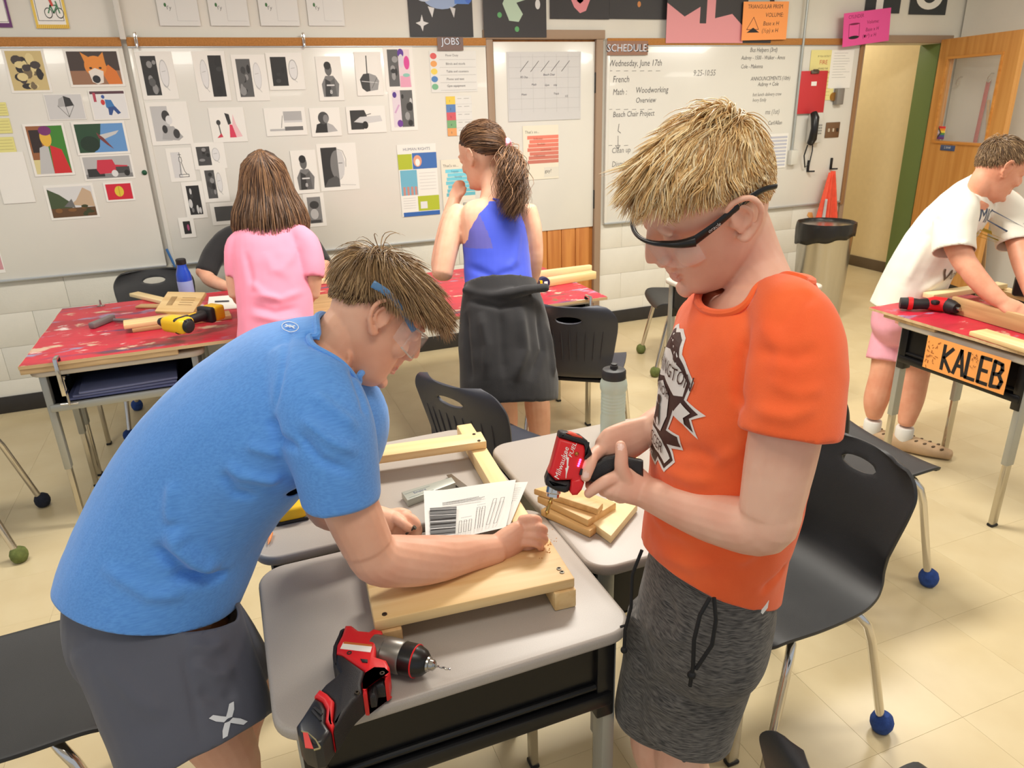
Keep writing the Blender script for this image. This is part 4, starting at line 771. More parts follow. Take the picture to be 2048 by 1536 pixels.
tag(MB().box((0.1, 3.95, 0.711), (1.2, 0.05, 0.0205), 0.002).build('wood_batten', m_ply), 'flat wood batten under rear edge of the clamped red board', 'batten')
painted_board('smaller red painted board beside the black skirt', 0.80, 1.665, 3.02, 3.99, 0.7005, seed=2)
def clamp(label, x, y, z, flip=1):
    t = thing('bar_clamp', label, 'clamp', (x, y, z))
    MB().box((0, -0.012*flip, -0.04), (0.016, 0.012, 0.15), 0.003).box((0, 0.012*flip, 0.031), (0.016, 0.05, 0.010), 0.003).box((0, 0.012*flip, -0.108), (0.016, 0.05, 0.010), 0.003).build('frame', m_chrome, t)
    MB().cyl((0, 0.03*flip, -0.17), (0, 0.03*flip, -0.06), 0.005).cyl((0, 0.03*flip, -0.06), (0, 0.03*flip, -0.052), 0.011).build('screw', m_chrome, t)
    MB().cyl((-0.03, 0.03*flip, -0.162), (0.03, 0.03*flip, -0.166), 0.004).build('handle_bar', m_chrome, t)
    MB().cyl((0, 0.03*flip, 0.0155), (0, 0.03*flip, 0.026), 0.010).build('jaw_pad', m_black, t)
    return t
clamp('steel clamp gripping corner of the large red board', -0.685, 3.035, 0.722)
clamp('steel clamp gripping corner of the smaller red board', 1.555, 3.0, 0.700)
fo = thing('folder_stack', 'blue folders lying inside the open clamped desk', 'folders', (-0.5, 3.25, 0.558))
for k in range(3): MB().box((-0.5+0.01*k, 3.25, 0.563+0.012*k), (0.40-0.02*k, 0.30, 0.010), 0.003, R=Matrix.Rotation(0.03*k, 3, 'Z')).build('folder', mat('folder_blue%d' % k, rgb(96+10*k, 104+10*k, 150+8*k), 0.5), fo, world=True)

# ------------------------------------------------------------------ helpers for lumber and traced shapes
def lumber(name, label, cat, p, q, w, t, m=None, up=(0, 0, 1), group=None, bev=0.003, parent=None, knots=None):
    p = Vector(p); q = Vector(q); x = (q-p).normalized(); y = Vector(up).cross(x).normalized(); z = x.cross(y)
    M = Matrix.Translation((p+q)/2) @ Matrix((x, y, z)).transposed().to_4x4()
    if parent is not None: M = parent.matrix_basis.inverted() @ M
    o = MB().box((0, 0, 0), ((q-p).length, w, t), bev, 2).build(name, m or m_pine, parent, M)
    if label: tag(o, label, cat, group)
    return o
def tz(pts, z, org=(0, 0), s=1.0): return [at_z(org[0]+x/s, org[1]+y/s, z) for x, y in pts]
def slab(name, P, z0, z1, m, parent, bev=0.004, seg=3):
    A = sum((P[i].x*P[(i+1) % len(P)].y-P[(i+1) % len(P)].x*P[i].y) for i in range(len(P)))
    Q = [(p.x, p.y) for p in (P if A > 0 else P[::-1])]
    return MB().prism(Q, z0, z1, bev=bev, seg=seg).build(name, m, parent, world=True)
m_toolred = mat('tool_red', rgb(216, 34, 38), 0.38); m_toolblk = mat('tool_black', rgb(34, 33, 35), 0.5, bump=0.3, bscale=700); m_toolgry = mat('tool_grey', rgb(122, 118, 112), 0.35, 0.6)
m_yel = mat('tool_yellow', rgb(238, 190, 30), 0.4); m_steel = mat('steel', rgb(176, 174, 170), 0.25, 1.0); m_screw = mat('screw_dark', rgb(90, 84, 74), 0.4, 0.8)

# ------------------------------------------------------------------ wooden chair frame being assembled on the desks
DZT = 0.7405
fr_ = thing('pine_assembly', 'pine frame of rails and planks being screwed together on grey desks', 'wood assembly', (0.3, 1.3, DZT))
zr = DZT+0.019
lumber('rail', None, None, (0.462, 0.972, zr), (0.522, 1.75, zr), 0.042, 0.038, parent=fr_)
lumber('rail', None, None, (0.147, 0.995, zr), (0.207, 1.70, zr), 0.040, 0.038, m_pine3, parent=fr_)
a0 = Vector((0.122, 1.005)); a1 = Vector((0.482, 0.977)); off = Vector((0.006, 0.068))
lumber('wide_plank', None, None, (a0.x+off.x, a0.y+off.y, DZT+0.049), (a1.x+off.x, a1.y+off.y, DZT+0.049), 0.140, 0.0215, parent=fr_, bev=0.004)
lumber('cross_strip', None, None, (0.13, 1.655, DZT+0.049), (0.532, 1.610, DZT+0.049), 0.062, 0.0215, parent=fr_)
for (px, py, z) in ((769, 1228, 0.8008), (1118, 1137, 0.8008), (1124, 1144, 0.8008), (948, 868, 0.8008), (958, 881, 0.8008)):
    p = at_z(px, py, z+0.0003); MB().lathe([(0.0045, -0.002), (0.0045, 0.0004), (0.0025, 0.0006), (0.0022, -0.0008), (0.0005, -0.0008)], 14, Matrix.Translation(p)).build('screw', m_screw, fr_, world=True)
sd = MB(); rnd = random.Random(5)
for k in range(60):
    p = at_z(rnd.gauss(1090, 9), rnd.gauss(1085, 12), 0.8008); sd.box(p, (rnd.uniform(.001, .003), rnd.uniform(.0006, .002), 0.0008), R=Matrix.Rotation(rnd.uniform(0, 3), 3, 'Z'))
tag(sd.build('sawdust', mat('sawdust', rgb(206, 150, 90), 0.9), smooth=False), 'sawdust crumbs around the drilled hole on plank', 'sawdust', None, 'stuff')
# plan sheets
def sheet(name, label, corners, z, curl, draw, seed):
    t = thing(name, label, 'paper', sum(corners, Vector((0, 0, 0)))/4)
    NU, NV = 24, 18; vv = []; ff = []; a, b, c, d = corners
    for j in range(NV+1):
        v = j/NV
        for i in range(NU+1):
            u = i/NU; p = (a.lerp(b, u)).lerp(d.lerp(c, u), v); p.z += curl(u, v); vv.append(p)
    for j in range(NV):
        for i in range(NU): ff.append((j*(NU+1)+i, j*(NU+1)+i+1, (j+1)*(NU+1)+i+1, (j+1)*(NU+1)+i))
    mb = MB(); mb.add(vv, ff[:]); o = mb.build('page', mat('plan_paper', rgb(214, 213, 208), 0.75), t, world=True, angle=80)
    A = Art(1, 1); draw(A); bm = bmesh.new()
    bmm = MB(); bmm.f = A.b.f; bmm.m = A.b.m; bmm.c = A.b.c
    for (x, y, zz) in A.b.v:
        u, v = x+0.5, y+0.5; p = (a.lerp(b, u)).lerp(d.lerp(c, u), v); p.z += curl(u, v)+0.0006+zz; bmm.v.append(tuple(p))
    bmm.build('print', ink_mat(), t, world=True, smooth=False)
    return t
def d_plan(a):
    for k, w in enumerate((0.62, 0.7, 0.66)):
        for j in range(int(w*40)): a.rect(0.2+j*0.017, 0.745-0.035*k, 0.2+j*0.017+0.012, 0.757-0.035*k, G(90))
    a.rect(0.06, 0.03, 0.36, 0.60, G(90))
    for k in range(6): a.rect(0.06, 0.08+0.09*k, 0.36, 0.105+0.09*k, G(50+18*(k % 3))); a.rect(0.06, 0.03+0.13*(k % 5), 0.36, 0.038+0.13*(k % 5), G(230))
    for k in range(3): a.line([(0.4+0.06*k, 0.04), (0.4+0.06*k, 0.26), (0.43+0.06*k, 0.26), (0.43+0.06*k, 0.04), (0.4+0.06*k, 0.04)], 0.005, G(50))
    for k in range(2): a.line([(0.6+0.06*k, 0.05), (0.6+0.06*k, 0.5), (0.635+0.06*k, 0.5), (0.635+0.06*k, 0.05)], 0.005, G(50)); a.line([(0.74+0.09*k, 0.08), (0.78+0.09*k, 0.62), (0.82+0.09*k, 0.62), (0.78+0.09*k, 0.08), (0.74+0.09*k, 0.08)], 0.005, G(50))
    for j in range(8): a.rect(0.42+j*0.016, 0.31, 0.432+j*0.016, 0.32, G(120)); a.rect(0.6+j*0.012, 0.54, 0.608+j*0.012, 0.55, G(120))
def d_plan2(a):
    for k in range(7): a.line([(0.8, 0.85-0.05*k), (0.95, 0.85-0.05*k)], 0.004, G(140))
    a.line([(0.75, 0.4), (0.9, 0.55), (0.93, 0.1)], 0.004, G(100))
zz = 0.783
sheet('plan_sheet', 'rear plan sheet peeking out behind the cutting diagram', [at_z(880, 1075, zz), at_z(1020, 1050, zz), at_z(1056, 967, zz), at_z(880, 985, zz)], zz, lambda u, v: 0.004*math.sin(u*3)+0.004*v, d_plan2, 1)
sheet('plan_sheet', 'curled white plan sheet with a cutting diagram, lying on the frame', [at_z(853, 1098, zz+.004), at_z(1012, 1062, zz+.004), at_z(1032, 966, zz+.004), at_z(848, 990, zz+.004)], zz, lambda u, v: 0.006+0.012*max(0, 0.22-u)**1.0*4*(1-0.5*v)+0.003*math.sin(v*6+u*2), d_plan, 2)
# steel square
sq = thing('try_square', 'steel try square with Empire lettering on the grey desk', 'square', (0.35, 1.51, DZT))
P = [at_z(803, 985, 0.757), at_z(903, 955, 0.757), at_z(911, 966, 0.757), at_z(815, 1002, 0.757)]
slab('stock', P, DZT+0.0005, DZT+0.018, mat('square_grey', rgb(176, 180, 172), 0.4, 0.4), sq, 0.0015, 2)
P2 = [at_z(893, 951, 0.745), at_z(903, 949, 0.745), at_z(937, 975, 0.745), at_z(925, 980, 0.745), at_z(905, 967, 0.745)]
slab('blade', P2, DZT+0.004, DZT+0.0065, m_steel, sq, 0.0004, 1)
e0, e1 = at_z(830, 988, DZT+.018), at_z(872, 974, DZT+.018); a = Art(1, 1); a.text('Empire', 0.5, 0.5, 0.008, rgb(60, 74, 110)); a.line([(0.48, 0.492), (0.545, 0.492)], 0.0008, rgb(80, 110, 110)); a.line([(0.48, 0.513), (0.545, 0.513)], 0.0008, rgb(80, 110, 110))
o = a.build(sq, 'lettering'); o.matrix_basis = sq.matrix_basis.inverted() @ Matrix.Translation((e0.x, e0.y, DZT+0.0182)) @ Matrix.Rotation(math.atan2(e1.y-e0.y, e1.x-e0.x), 4, 'Z')
# stacked offcuts beside the driver
GO = 'pine offcuts stacked beside the driver'
def offcut(label, quad, z0, th_, m, name='pine_offcut'):
    P = [at_z(x, y, z0+th_) for x, y in quad]; c = sum(P, Vector((0, 0, 0)))/len(P); d = (P[1]-P[0]); an = math.atan2(d.y, d.x)
    R = Matrix.Rotation(-an, 3, 'Z'); Q = [R @ (p-c) for p in P]
    A = sum((Q[i].x*Q[(i+1) % len(Q)].y-Q[(i+1) % len(Q)].x*Q[i].y) for i in range(len(Q)))
    if A < 0: Q = Q[::-1]
    o = MB().prism([(q.x, q.y) for q in Q], 0, th_, bev=0.003).build(name, m, None, Matrix.Translation((c.x, c.y, z0)) @ Matrix.Rotation(an, 4, 'Z'))
    return tag(o, label, 'wood piece', GO)
m_off = wood_mat('offcut_pine', rgb(226, 190, 130), rgb(200, 158, 98), 0.9, 0.5)
offcut('bottom tan offcut of the stack beside the driver', [(1082, 1018), (1180, 1062), (1236, 1020), (1140, 985)], DZT, 0.018, m_off)
offcut('second offcut of the stack, showing its long edge', [(1075, 992), (1176, 1040), (1232, 1005), (1130, 965)], DZT+0.0185, 0.018, m_off)
offcut('top offcut of the stack under the driver', [(1068, 977), (1104, 968), (1206, 1006), (1196, 1018), (1176, 1012)], DZT+0.037, 0.016, m_off)
offcut('broad pale plank offcut leaning against the stack end', [(1172, 1036), (1222, 1072), (1275, 1008), (1222, 988)], DZT, 0.02, m_pine2)
lumber('pine_offcut', 'long pale pine slat lying behind the driver, beside sage bottle', 'wood piece', (0.78, 1.28, DZT+0.011), (0.885, 1.545, DZT+0.011), 0.075, 0.021, m_pine2, group=GO)
# water bottle
wbx = at_z(1225, 866, DZT)
wt = thing('water_bottle', 'sage green sports bottle with black lid on the grey desk', 'bottle', (wbx.x, wbx.y, DZT))
m_sage = mat('sage_plastic', rgb(186, 200, 188), 0.4)
pr = [(0.030, 0.0), (0.034, 0.004), (0.0345, 0.05), (0.033, 0.062)]
for k in range(6): z = 0.066+0.0095*k; pr += [(0.0325, z), (0.0338, z+0.003), (0.0338, z+0.006), (0.0325, z+0.009)]
pr += [(0.034, 0.128), (0.0368, 0.134), (0.0372, 0.146), (0.0355, 0.155), (0.032, 0.162), (0.0315, 0.166)]
MB().lathe(pr, 36).build('bottle_body', m_sage, wt)
MB().lathe([(0.0315, 0.163), (0.0325, 0.165), (0.0325, 0.185), (0.030, 0.189), (0.012, 0.191), (0.0105, 0.192), (0.0105, 0.199), (0.0085, 0.201), (0.0085, 0.205), (0.004, 0.206)], 32).build('lid', mat('lid_black', rgb(44, 44, 46), 0.5), wt)
# pencil and tape measure near the blue shirt
tag(MB().cyl(at_z(543, 1066, DZT+0.005), at_z(539, 1080, DZT+0.005), 0.0038, n=8).cyl(at_z(539, 1080, DZT+0.005), at_z(536, 1089, DZT+0.004), 0.0038, 0.0006, n=8).build('pencil', mat('pencil_orange', rgb(226, 140, 80), 0.5)), 'short orange pencil on the grey desk beside blue shirt', 'pencil')
tp = thing('tape_measure', 'yellow and black tape measure half hidden behind the blue sleeve', 'tape measure', at_z(585, 1030, DZT)); c = at_z(583, 1034, DZT)
MB().box((c.x, c.y, DZT+0.018), (0.07, 0.055, 0.034), 0.012, 4).build('case', m_yel, tp, world=True); MB().box((c.x, c.y, DZT+0.004), (0.074, 0.059, 0.010), 0.004).build('base_band', m_toolblk, tp, world=True)
# ------------------------------------------------------------------ red drill lying on the front desk (left side up)
def along(A, B):
    return Matrix.Translation(A) @ (B-A).to_track_quat('Z', 'Y').to_matrix().to_4x4()
C5 = ((560, 1220), 4.86)
dr = thing('power_drill', 'red and black cordless drill lying on the front grey desk', 'drill', at_z(700, 1380, DZT))
zb, zt = DZT+0.0005, DZT+0.056; zm = DZT+0.040
T5 = lambda pts, z=zm: tz(pts, z, *C5)
slab('body_shell', T5([(640, 205), (705, 205), (770, 255), (870, 265), (915, 235), (1000, 255), (1005, 290), (960, 300), (945, 400), (930, 510), (1040, 545), (1072, 610), (1055, 715), (1022, 735), (1030, 685), (1000, 655), (930, 652), (870, 690), (848, 760), (852, 868), (812, 868), (800, 770), (830, 650), (700, 560), (600, 490), (555, 475), (560, 400), (610, 300)]), zb+0.004, zt-0.002, m_toolred, dr, 0.006)
slab('end_cap', T5([(612, 215), (640, 205), (608, 300), (562, 400), (556, 480), (565, 610), (522, 575), (515, 450), (535, 350), (580, 255)]), zb+0.003, zt-0.006, m_toolblk, dr, 0.006)
slab('handle', T5([(558, 482), (620, 495), (720, 570), (830, 650), (800, 770), (812, 862), (720, 950), (640, 1060), (575, 1170), (530, 1240), (520, 1170), (540, 1000), (530, 950), (470, 890), (400, 842), (450, 780), (550, 700), (590, 660), (548, 600)]), zb+0.006, zt-0.003, m_toolblk, dr, 0.006, 4)
slab('battery_collar', T5([(398, 842), (345, 908), (425, 962), (462, 1035), (452, 1155), (515, 1248), (540, 1190), (520, 1140), (538, 960), (475, 890)]), zb+0.008, zt+0.0005, m_toolred, dr, 0.005, 3)
slab('battery', T5([(350, 908), (430, 960), (465, 1035), (455, 1160), (508, 1242), (425, 1365), (345, 1385), (235, 1340), (185, 1270), (168, 1190), (230, 1100)]), zb+0.003, zt-0.001, mat('battery_black', rgb(40, 40, 42), 0.3), dr, 0.008, 4)
lab = T5([(222, 1190), (270, 1195), (325, 1350), (245, 1340)], zt-0.001); slab('battery_label', lab, zt-0.0018, zt-0.0004, mat('label_red', rgb(206, 66, 58), 0.4), dr, 0.0002, 1)
slab('battery_ring', T5([(200, 1172), (270, 1185), (350, 1255), (398, 1330), (392, 1350), (330, 1368), (326, 1352), (380, 1338), (345, 1270), (270, 1197), (215, 1190)], zt-0.001), zt-0.0019, zt-0.0006, mat('ring_gold', rgb(150, 140, 100), 0.4, 0.6), dr, 0.0002, 1)
for k in range(2): slab('battery_latch', T5([(330+25*k-40*k, 1035+5*k+25*k), (355+25*k-40*k, 1020+25*k), (430-10*k, 1085+70*k), (415-15*k, 1110+50*k)]), zt-0.002, zt+0.001, m_toolblk, dr, 0.0008, 2)
slab('trigger', T5([(858, 690), (930, 655), (1000, 655), (1028, 688), (1018, 735), (945, 745), (932, 830), (872, 842), (852, 800)]), zb+0.014, zt-0.014, m_toolblk, dr, 0.006, 4)
slab('direction_switch', T5([(790, 548), (862, 556), (860, 585), (810, 580)]), zt-0.003, zt, m_toolblk, dr, 0.001, 2)
slab('warning_label', T5([(615, 312), (895, 352), (878, 408), (585, 372)], zt-0.001), zt-0.0025, zt-0.0013, m_paper, dr, 0.0002, 1)
slab('warning_strip', T5([(625, 305), (895, 335), (893, 354), (612, 325)], zt-0.001), zt-0.0025, zt-0.0011, mat('warn_orange', rgb(196, 110, 50), 0.5), dr, 0.0002, 1)
for (x, y) in ((672, 408), (992, 605), (748, 788)): p = T5([(x, y)], zt)[0]; MB().lathe([(0.004, -0.004), (0.004, 0.0008), (0.002, 0.0009), (0.0018, -0.001)], 12, Matrix.Translation((p.x, p.y, zt-0.002))).build('screw', m_screw, dr, world=True)
axis = [at_z(560+x/4.86, 1220+y/4.86, DZT+0.029) for x, y in ((950, 400), (1195, 478), (1440, 525), (1505, 532), (1690, 552))]
D = (axis[2]-axis[0]).normalized(); 
def ax(i): v = axis[0]+D*((axis[i]-axis[0]).dot(D)); v.z = DZT+0.029; return v
L1 = (ax(1)-ax(0)).length; L2 = (ax(2)-ax(1)).length
MB().lathe([(0.022, -0.012), (0.0265, -0.008), (0.0265, L1*0.28), (0.0255, L1*0.30), (0.0275, L1*0.34), (0.0275, L1*0.95), (0.026, L1)], 30, along(ax(0), ax(1))).build('clutch_collar', m_toolgry, dr, world=True)
MB().lathe([(0.0255, 0), (0.0262, 0.003), (0.0262, L2*0.52), (0.0255, L2*0.53), (0.025, L2*0.56), (0.0205, L2*0.82), (0.014, L2*0.98), (0.012, L2)], 30, along(ax(1), ax(2))).build('chuck', mat('chuck_black', rgb(28, 27, 27), 0.3), dr, world=True)
MB().lathe([(0.0264, L2*0.50), (0.0266, L2*0.505), (0.0266, L2*0.545), (0.0262, L2*0.55)], 30, along(ax(1), ax(2))).build('chuck_ring', m_toolred, dr, world=True)
MB().lathe([(0.0125, 0), (0.0115, 0.003), (0.009, 0.004), (0.0085, 0.010), (0.005, 0.013)], 18, along(ax(2), ax(3))).build('jaws', m_steel, dr, world=True)
ds = MB(); pts = []; n = 44; M4 = along(ax(3)-D*0.002, ax(4)); LB = (ax(4)-ax(3)).length
for k in range(n): t = k/(n-1); a_ = t*22; pts.append(M4 @ Vector((0.0006*math.cos(a_), 0.0006*math.sin(a_), t*LB)))
ds.tube(pts, [0.0016]*(n-3)+[0.0014, 0.001, 0.0003], 6); ds.build('drill_bit', m_steel, dr, world=True)
a = Art(1, 1); p = T5([(1030, 475)])[0]; p2 = T5([(1050, 500)])[0]
# ------------------------------------------------------------------ impact driver held by the blond boy
DD = 1.17
_R, _U, _F = Vector(RGT), Vector(UPV), Vector(FWD)
im = thing('impact_driver', 'red and black cordless impact driver pointing down in the hands', 'driver', at_d(1140, 920, DD))
def plane_part(name, pts, org, s, d, t0, t1, m, parent, bev=0.004, seg=3):
    O = at_d(1140, 920, d); Q = []
    for x, y in pts: p = at_d(org[0]+x/s, org[1]+y/s, d)-O; Q.append((p.dot(_R), p.dot(_U)))
    A = sum(Q[i][0]*Q[(i+1) % len(Q)][1]-Q[(i+1) % len(Q)][0]*Q[i][1] for i in range(len(Q)))
    if A < 0: Q = Q[::-1]
    M = Matrix((_R, _U, -_F)).transposed().to_4x4(); M = Matrix.Translation(O) @ M
    return MB().prism(Q, t0, t1, M, bev=bev, seg=seg).build(name, m, parent, world=True)
C6 = ((1040, 820), 5.486)
pp = lambda n, pts, t0, t1, m, bev=0.004, seg=3: plane_part(n, pts, C6[0], C6[1], DD, t0, t1, m, im, bev, seg)
pp('body_shell', [(412, 288), (690, 372), (705, 430), (692, 560), (705, 700), (645, 835), (612, 895), (560, 890), (528, 835), (545, 745), (378, 752), (300, 668), (330, 600)], -0.029, 0.029, m_toolred, 0.006)
pp('top_cap', [(432, 228), (470, 225), (660, 272), (722, 322), (775, 465), (720, 535), (704, 560), (682, 440), (690, 372), (412, 290), (418, 250)], -0.030, 0.030, m_toolblk, 0.007)
pp('cap_inlay', [(490, 238), (560, 240), (655, 275), (672, 300), (560, 272)], -0.018, 0.0305, mat('inlay_red', rgb(226, 80, 56), 0.4), 0.001, 1)
pp('nose', [(300, 665), (375, 752), (530, 757), (545, 800), (520, 872), (480, 886), (380, 862), (275, 802), (270, 745)], -0.0285, 0.0295, m_toolblk, 0.008, 4)
pp('trigger_guard', [(545, 745), (640, 720), (690, 770), (660, 850), (612, 905), (560, 908), (530, 870)], -0.018, 0.0305, m_toolred, 0.005)
pp('direction_switch', [(645, 618), (670, 620), (662, 690), (628, 684)], 0.02, 0.034, m_toolblk, 0.002, 2)
pp('handle', [(700, 560), (775, 470), (840, 560), (930, 500), (1060, 480), (1190, 515), (1340, 545), (1340, 720), (1260, 690), (1190, 640), (1010, 662), (900, 742), (830, 800), (760, 770), (690, 760), (705, 690)], -0.019, 0.016, m_toolblk, 0.006, 4)
A0, A1 = at_d(1040+372/5.486, 820+850/5.486, DD), at_d(1040+362/5.486, 820+938/5.486, DD)
MB().lathe([(0.011, -0.012), (0.012, 0.0), (0.0125, 0.008), (0.0105, 0.010), (0.0105, 0.015), (0.006, 0.0175)], 20, along(A0, A1)).build('collet', m_chrome, im, world=True)
bp_ = [at_d(1040+x/5.486, 820+y/5.486, DD) for x, y in ((358, 930), (340, 1000), (332, 1018), (325, 1032), (305, 1100), (298, 1120), (286, 1160))]
MB().tube(bp_, [0.003, 0.003, 0.0048, 0.003, 0.003, 0.0042, 0.0008], 8).build('driver_bit', [mat('bit_brass', rgb(200, 160, 90), 0.3, 0.9)], im, world=True)
O = at_d(1140, 920, DD); TM = Matrix.Translation(O) @ Matrix((_R, _U, -_F)).transposed().to_4x4()
def dtext(t, x, y, size, c, rot, sx=1.0, shear=0.2, bold=None):
    p = at_d(1040+x/5.486, 820+y/5.486, DD)-O; a = Art(1, 1, 0.0293); a.text(t, 0.5+p.dot(_R), 0.5+p.dot(_U), size, c, 'l', shear, rot, sx)
    o = a.build(im, 'lettering'); o.matrix_basis = im.matrix_basis.inverted() @ TM
dtext('Milwaukee', 415, 735, 0.0085, WHITE, math.radians(72), 1.02); dtext('FUEL', 552, 500, 0.0062, WHITE, math.radians(70), 1.25)
pp('lightning_mark', [(500, 425), (505, 500), (522, 500), (512, 590), (522, 595), (498, 680), (492, 725), (486, 725), (488, 650), (482, 615), (498, 610), (498, 520), (490, 520)], 0.0285, 0.0293, m_paper, 0.0001, 1)
m_led = mat('led_pink', rgb(255, 120, 200), 0.4, emis=(rgb(255, 60, 170), 6.0))
for k in range(4): p = at_d(1040+(622+7*k)/5.486, 820+(590-21*k)/5.486, DD)-_F*0.0292; MB().ball(p, 0.0018, 10).build('led', m_led, im, world=True)
p = at_d(1040+604/5.486, 820+462/5.486, DD)-_F*0.029; MB().ball(p, 0.0035, 12).build('screw', mat('brass', rgb(176, 130, 70), 0.35, 0.8), im, world=True)

# ------------------------------------------------------------------ things on the large red board
BT = BZ+0.0145
def tl(p): return at_z(p[0], p[1], BT+0.02)
GL = 'loose wood on the large red board'
pl = (at_z(250, 668, BT), at_z(450, 640, BT)); dv = (pl[1]-pl[0]).normalized(); nv = Vector((-dv.y, dv.x, 0))
lumber('pine_plank', 'lower tan plank under the yellow drill', 'wood piece', pl[0]+nv*0.05+Vector((0.03, 0, 0.0095)), pl[1]+nv*0.05+Vector((0.03, 0, 0.0095)), 0.10, 0.019, m_pine3, group=GL)
lumber('pine_plank', 'upper tan plank carrying the yellow drill', 'wood piece', pl[0]+nv*0.045+Vector((0, 0, 0.029)), pl[1]+nv*0.055+Vector((-0.01, 0, 0.029)), 0.095, 0.019, m_pine, group=GL)
ZD = BT+0.0388
yd = thing('power_drill', 'yellow and black cordless drill on the tan planks', 'drill', at_z(370, 640, ZD))
h0 = at_z(352, 648, ZD+0.035); h1 = at_z(415, 628, ZD+0.035); hd = (h1-h0).normalized(); hn = Vector((-hd.y, hd.x, 0))
def obox(name, c, L, W, H, m, par, bev=0.01, seg=3, rz=0.0):
    R = Matrix((hd, hn, Vector((0, 0, 1)))).transposed() @ Matrix.Rotation(rz, 3, 'Z'); return MB().box(c, (L, W, H), bev, seg, R).build(name, m, par, world=True)
obox('motor_housing', h0+hd*0.0-hn*0.01, 0.075, 0.13, 0.062, m_yel, yd, 0.02, 4)
obox('grip_band', h0+hd*0.005-hn*0.035, 0.080, 0.03, 0.068, m_toolblk, yd, 0.015, 4)
MB().cyl(h0+hn*0.05, h0+hn*0.095, 0.026, 0.016, 20, bev=0.004).build('chuck', m_toolblk, yd, world=True)
MB().cyl(h0-hn*0.07, h0-hn*0.085, 0.03, 0.022, 20, bev=0.004).build('end_cap', m_toolblk, yd, world=True)
MB().tube([h0+hd*0.02, h0+hd*0.06, h0+hd*0.10, h1-hd*0.02], [0.022, 0.020, 0.021, 0.024], 16).build('handle', m_toolblk, yd, world=True)
obox('handle_trim', (h0+h1)/2+Vector((0, 0, 0.019)), 0.05, 0.008, 0.006, m_yel, yd, 0.002)
obox('battery_foot', h1-hd*0.005, 0.03, 0.085, 0.066, m_toolblk, yd, 0.01)
obox('battery', h1+hd*0.035, 0.055, 0.08, 0.064, m_yel, yd, 0.012)
for k in range(3): obox('vent', h0-hd*0.012+hd*0.013*k-hn*0.075+Vector((0, 0, 0.012)), 0.006, 0.012, 0.03, m_toolblk, yd, 0.002)
# hammer
hm = thing('hammer', 'worn grey hammer lying on the large red board', 'hammer', at_z(240, 645, BT))
q0, q1 = at_z(228, 640, BT+0.012), at_z(330, 643, BT+0.012)
MB().tube([q0, q0.lerp(q1, 0.4), q1], [0.008, 0.009, 0.011], 10).build('shaft', mat('shaft_grey', rgb(112, 104, 106), 0.6), hm, world=True)
MB().bar(at_z(182, 652, BT+0.014), at_z(226, 634, BT+0.014), 0.03, 0.026, bev=0.006).build('head', mat('cast_grey', rgb(134, 128, 128), 0.5, 0.4), hm, world=True)
# kindling and printed wood piece
lumber('wood_stick', 'pale slanted stick lying behind the printed wood', 'wood piece', at_z(268, 588, BT+0.01), at_z(345, 606, BT+0.01), 0.05, 0.018, m_pine2, group=GL)
lumber('wood_stick', 'broken brown wood scrap behind the hammer', 'wood piece', at_z(276, 612, BT+0.006), at_z(325, 612, BT+0.006), 0.05, 0.010, m_pine3, group=GL)
pw = thing('printed_wood', 'tan plank end with stamped print leaning behind yellow drill', 'wood piece', at_z(352, 632, BT))
o = MB().box((0, 0, 0), (0.19, 0.13, 0.017), 0.002).build('plank', m_pine, pw); M = Matrix.Translation(at_z(362, 606, BT+0.075)) @ Matrix.Rotation(math.radians(-32), 4, 'Z') @ Matrix.Rotation(math.radians(28), 4, 'X'); o.matrix_basis = pw.matrix_basis.inverted() @ M
a = Art(0.19, 0.13, 0.0088); [a.rect(0.2+0.02*k, 0.3, 0.21+0.02*k, 0.75, rgb(150, 116, 76)) for k in range(8)]; [a.line([(0.5, 0.7-0.12*k), (0.85, 0.7-0.12*k)], 0.002, rgb(150, 116, 76)) for k in range(4)]; a.build(o, 'print')
pd_ = thing('paper_pad', 'white paper pad with a pen beside the pink shirt', 'paper pad', at_z(450, 605, BT))
slab('pad', [at_z(418, 596, BT), at_z(492, 590, BT), at_z(492, 616, BT), at_z(414, 623, BT)], BT, BT+0.006, m_paper, pd_, 0.001, 1)
tag(MB().cyl(at_z(430, 603, BT+0.0105), at_z(458, 602, BT+0.0105), 0.004, n=8).build('pen', mat('pen_grey', rgb(70, 70, 80), 0.4)), 'dark pen lying on the white paper pad', 'pen')
bt = thing('drink_bottle', 'blue metal bottle with black cap on the red board', 'bottle', at_z(376, 596, BT))
m_bl = mat('bottle_blue', rgb(34, 74, 190), 0.25, coat=0.4)
MB().lathe([(0.030, 0), (0.036, 0.004), (0.036, 0.10), (0.034, 0.125), (0.024, 0.155), (0.0215, 0.165), (0.0215, 0.178)], 28).build('bottle_body', m_bl, bt)
MB().lathe([(0.0362, 0.012), (0.0365, 0.014), (0.0365, 0.088), (0.0362, 0.09)], 28).build('label_band', mat('label_pale', rgb(150, 165, 215), 0.4), bt)
MB().lathe([(0.0225, 0.172), (0.024, 0.174), (0.024, 0.196), (0.02, 0.2), (0.01, 0.2005)], 24).build('cap', m_toolblk, bt)
tag(MB().prism(rrect(0.34, 0.5, 0.005), 0, 0.012, Matrix.Translation((0.34, 3.36, BT)), bev=0.002).build('wood_sheet', m_pine3), 'bare tan plywood sheet on the red board beside pink shirt', 'wood piece')
lumber('pine_plank', 'narrow pine strip lying along the rear of the red board', 'wood piece', (0.05, 3.93, BT+0.014), (0.53, 3.90, BT+0.014), 0.05, 0.027, m_pine2, group=GL)
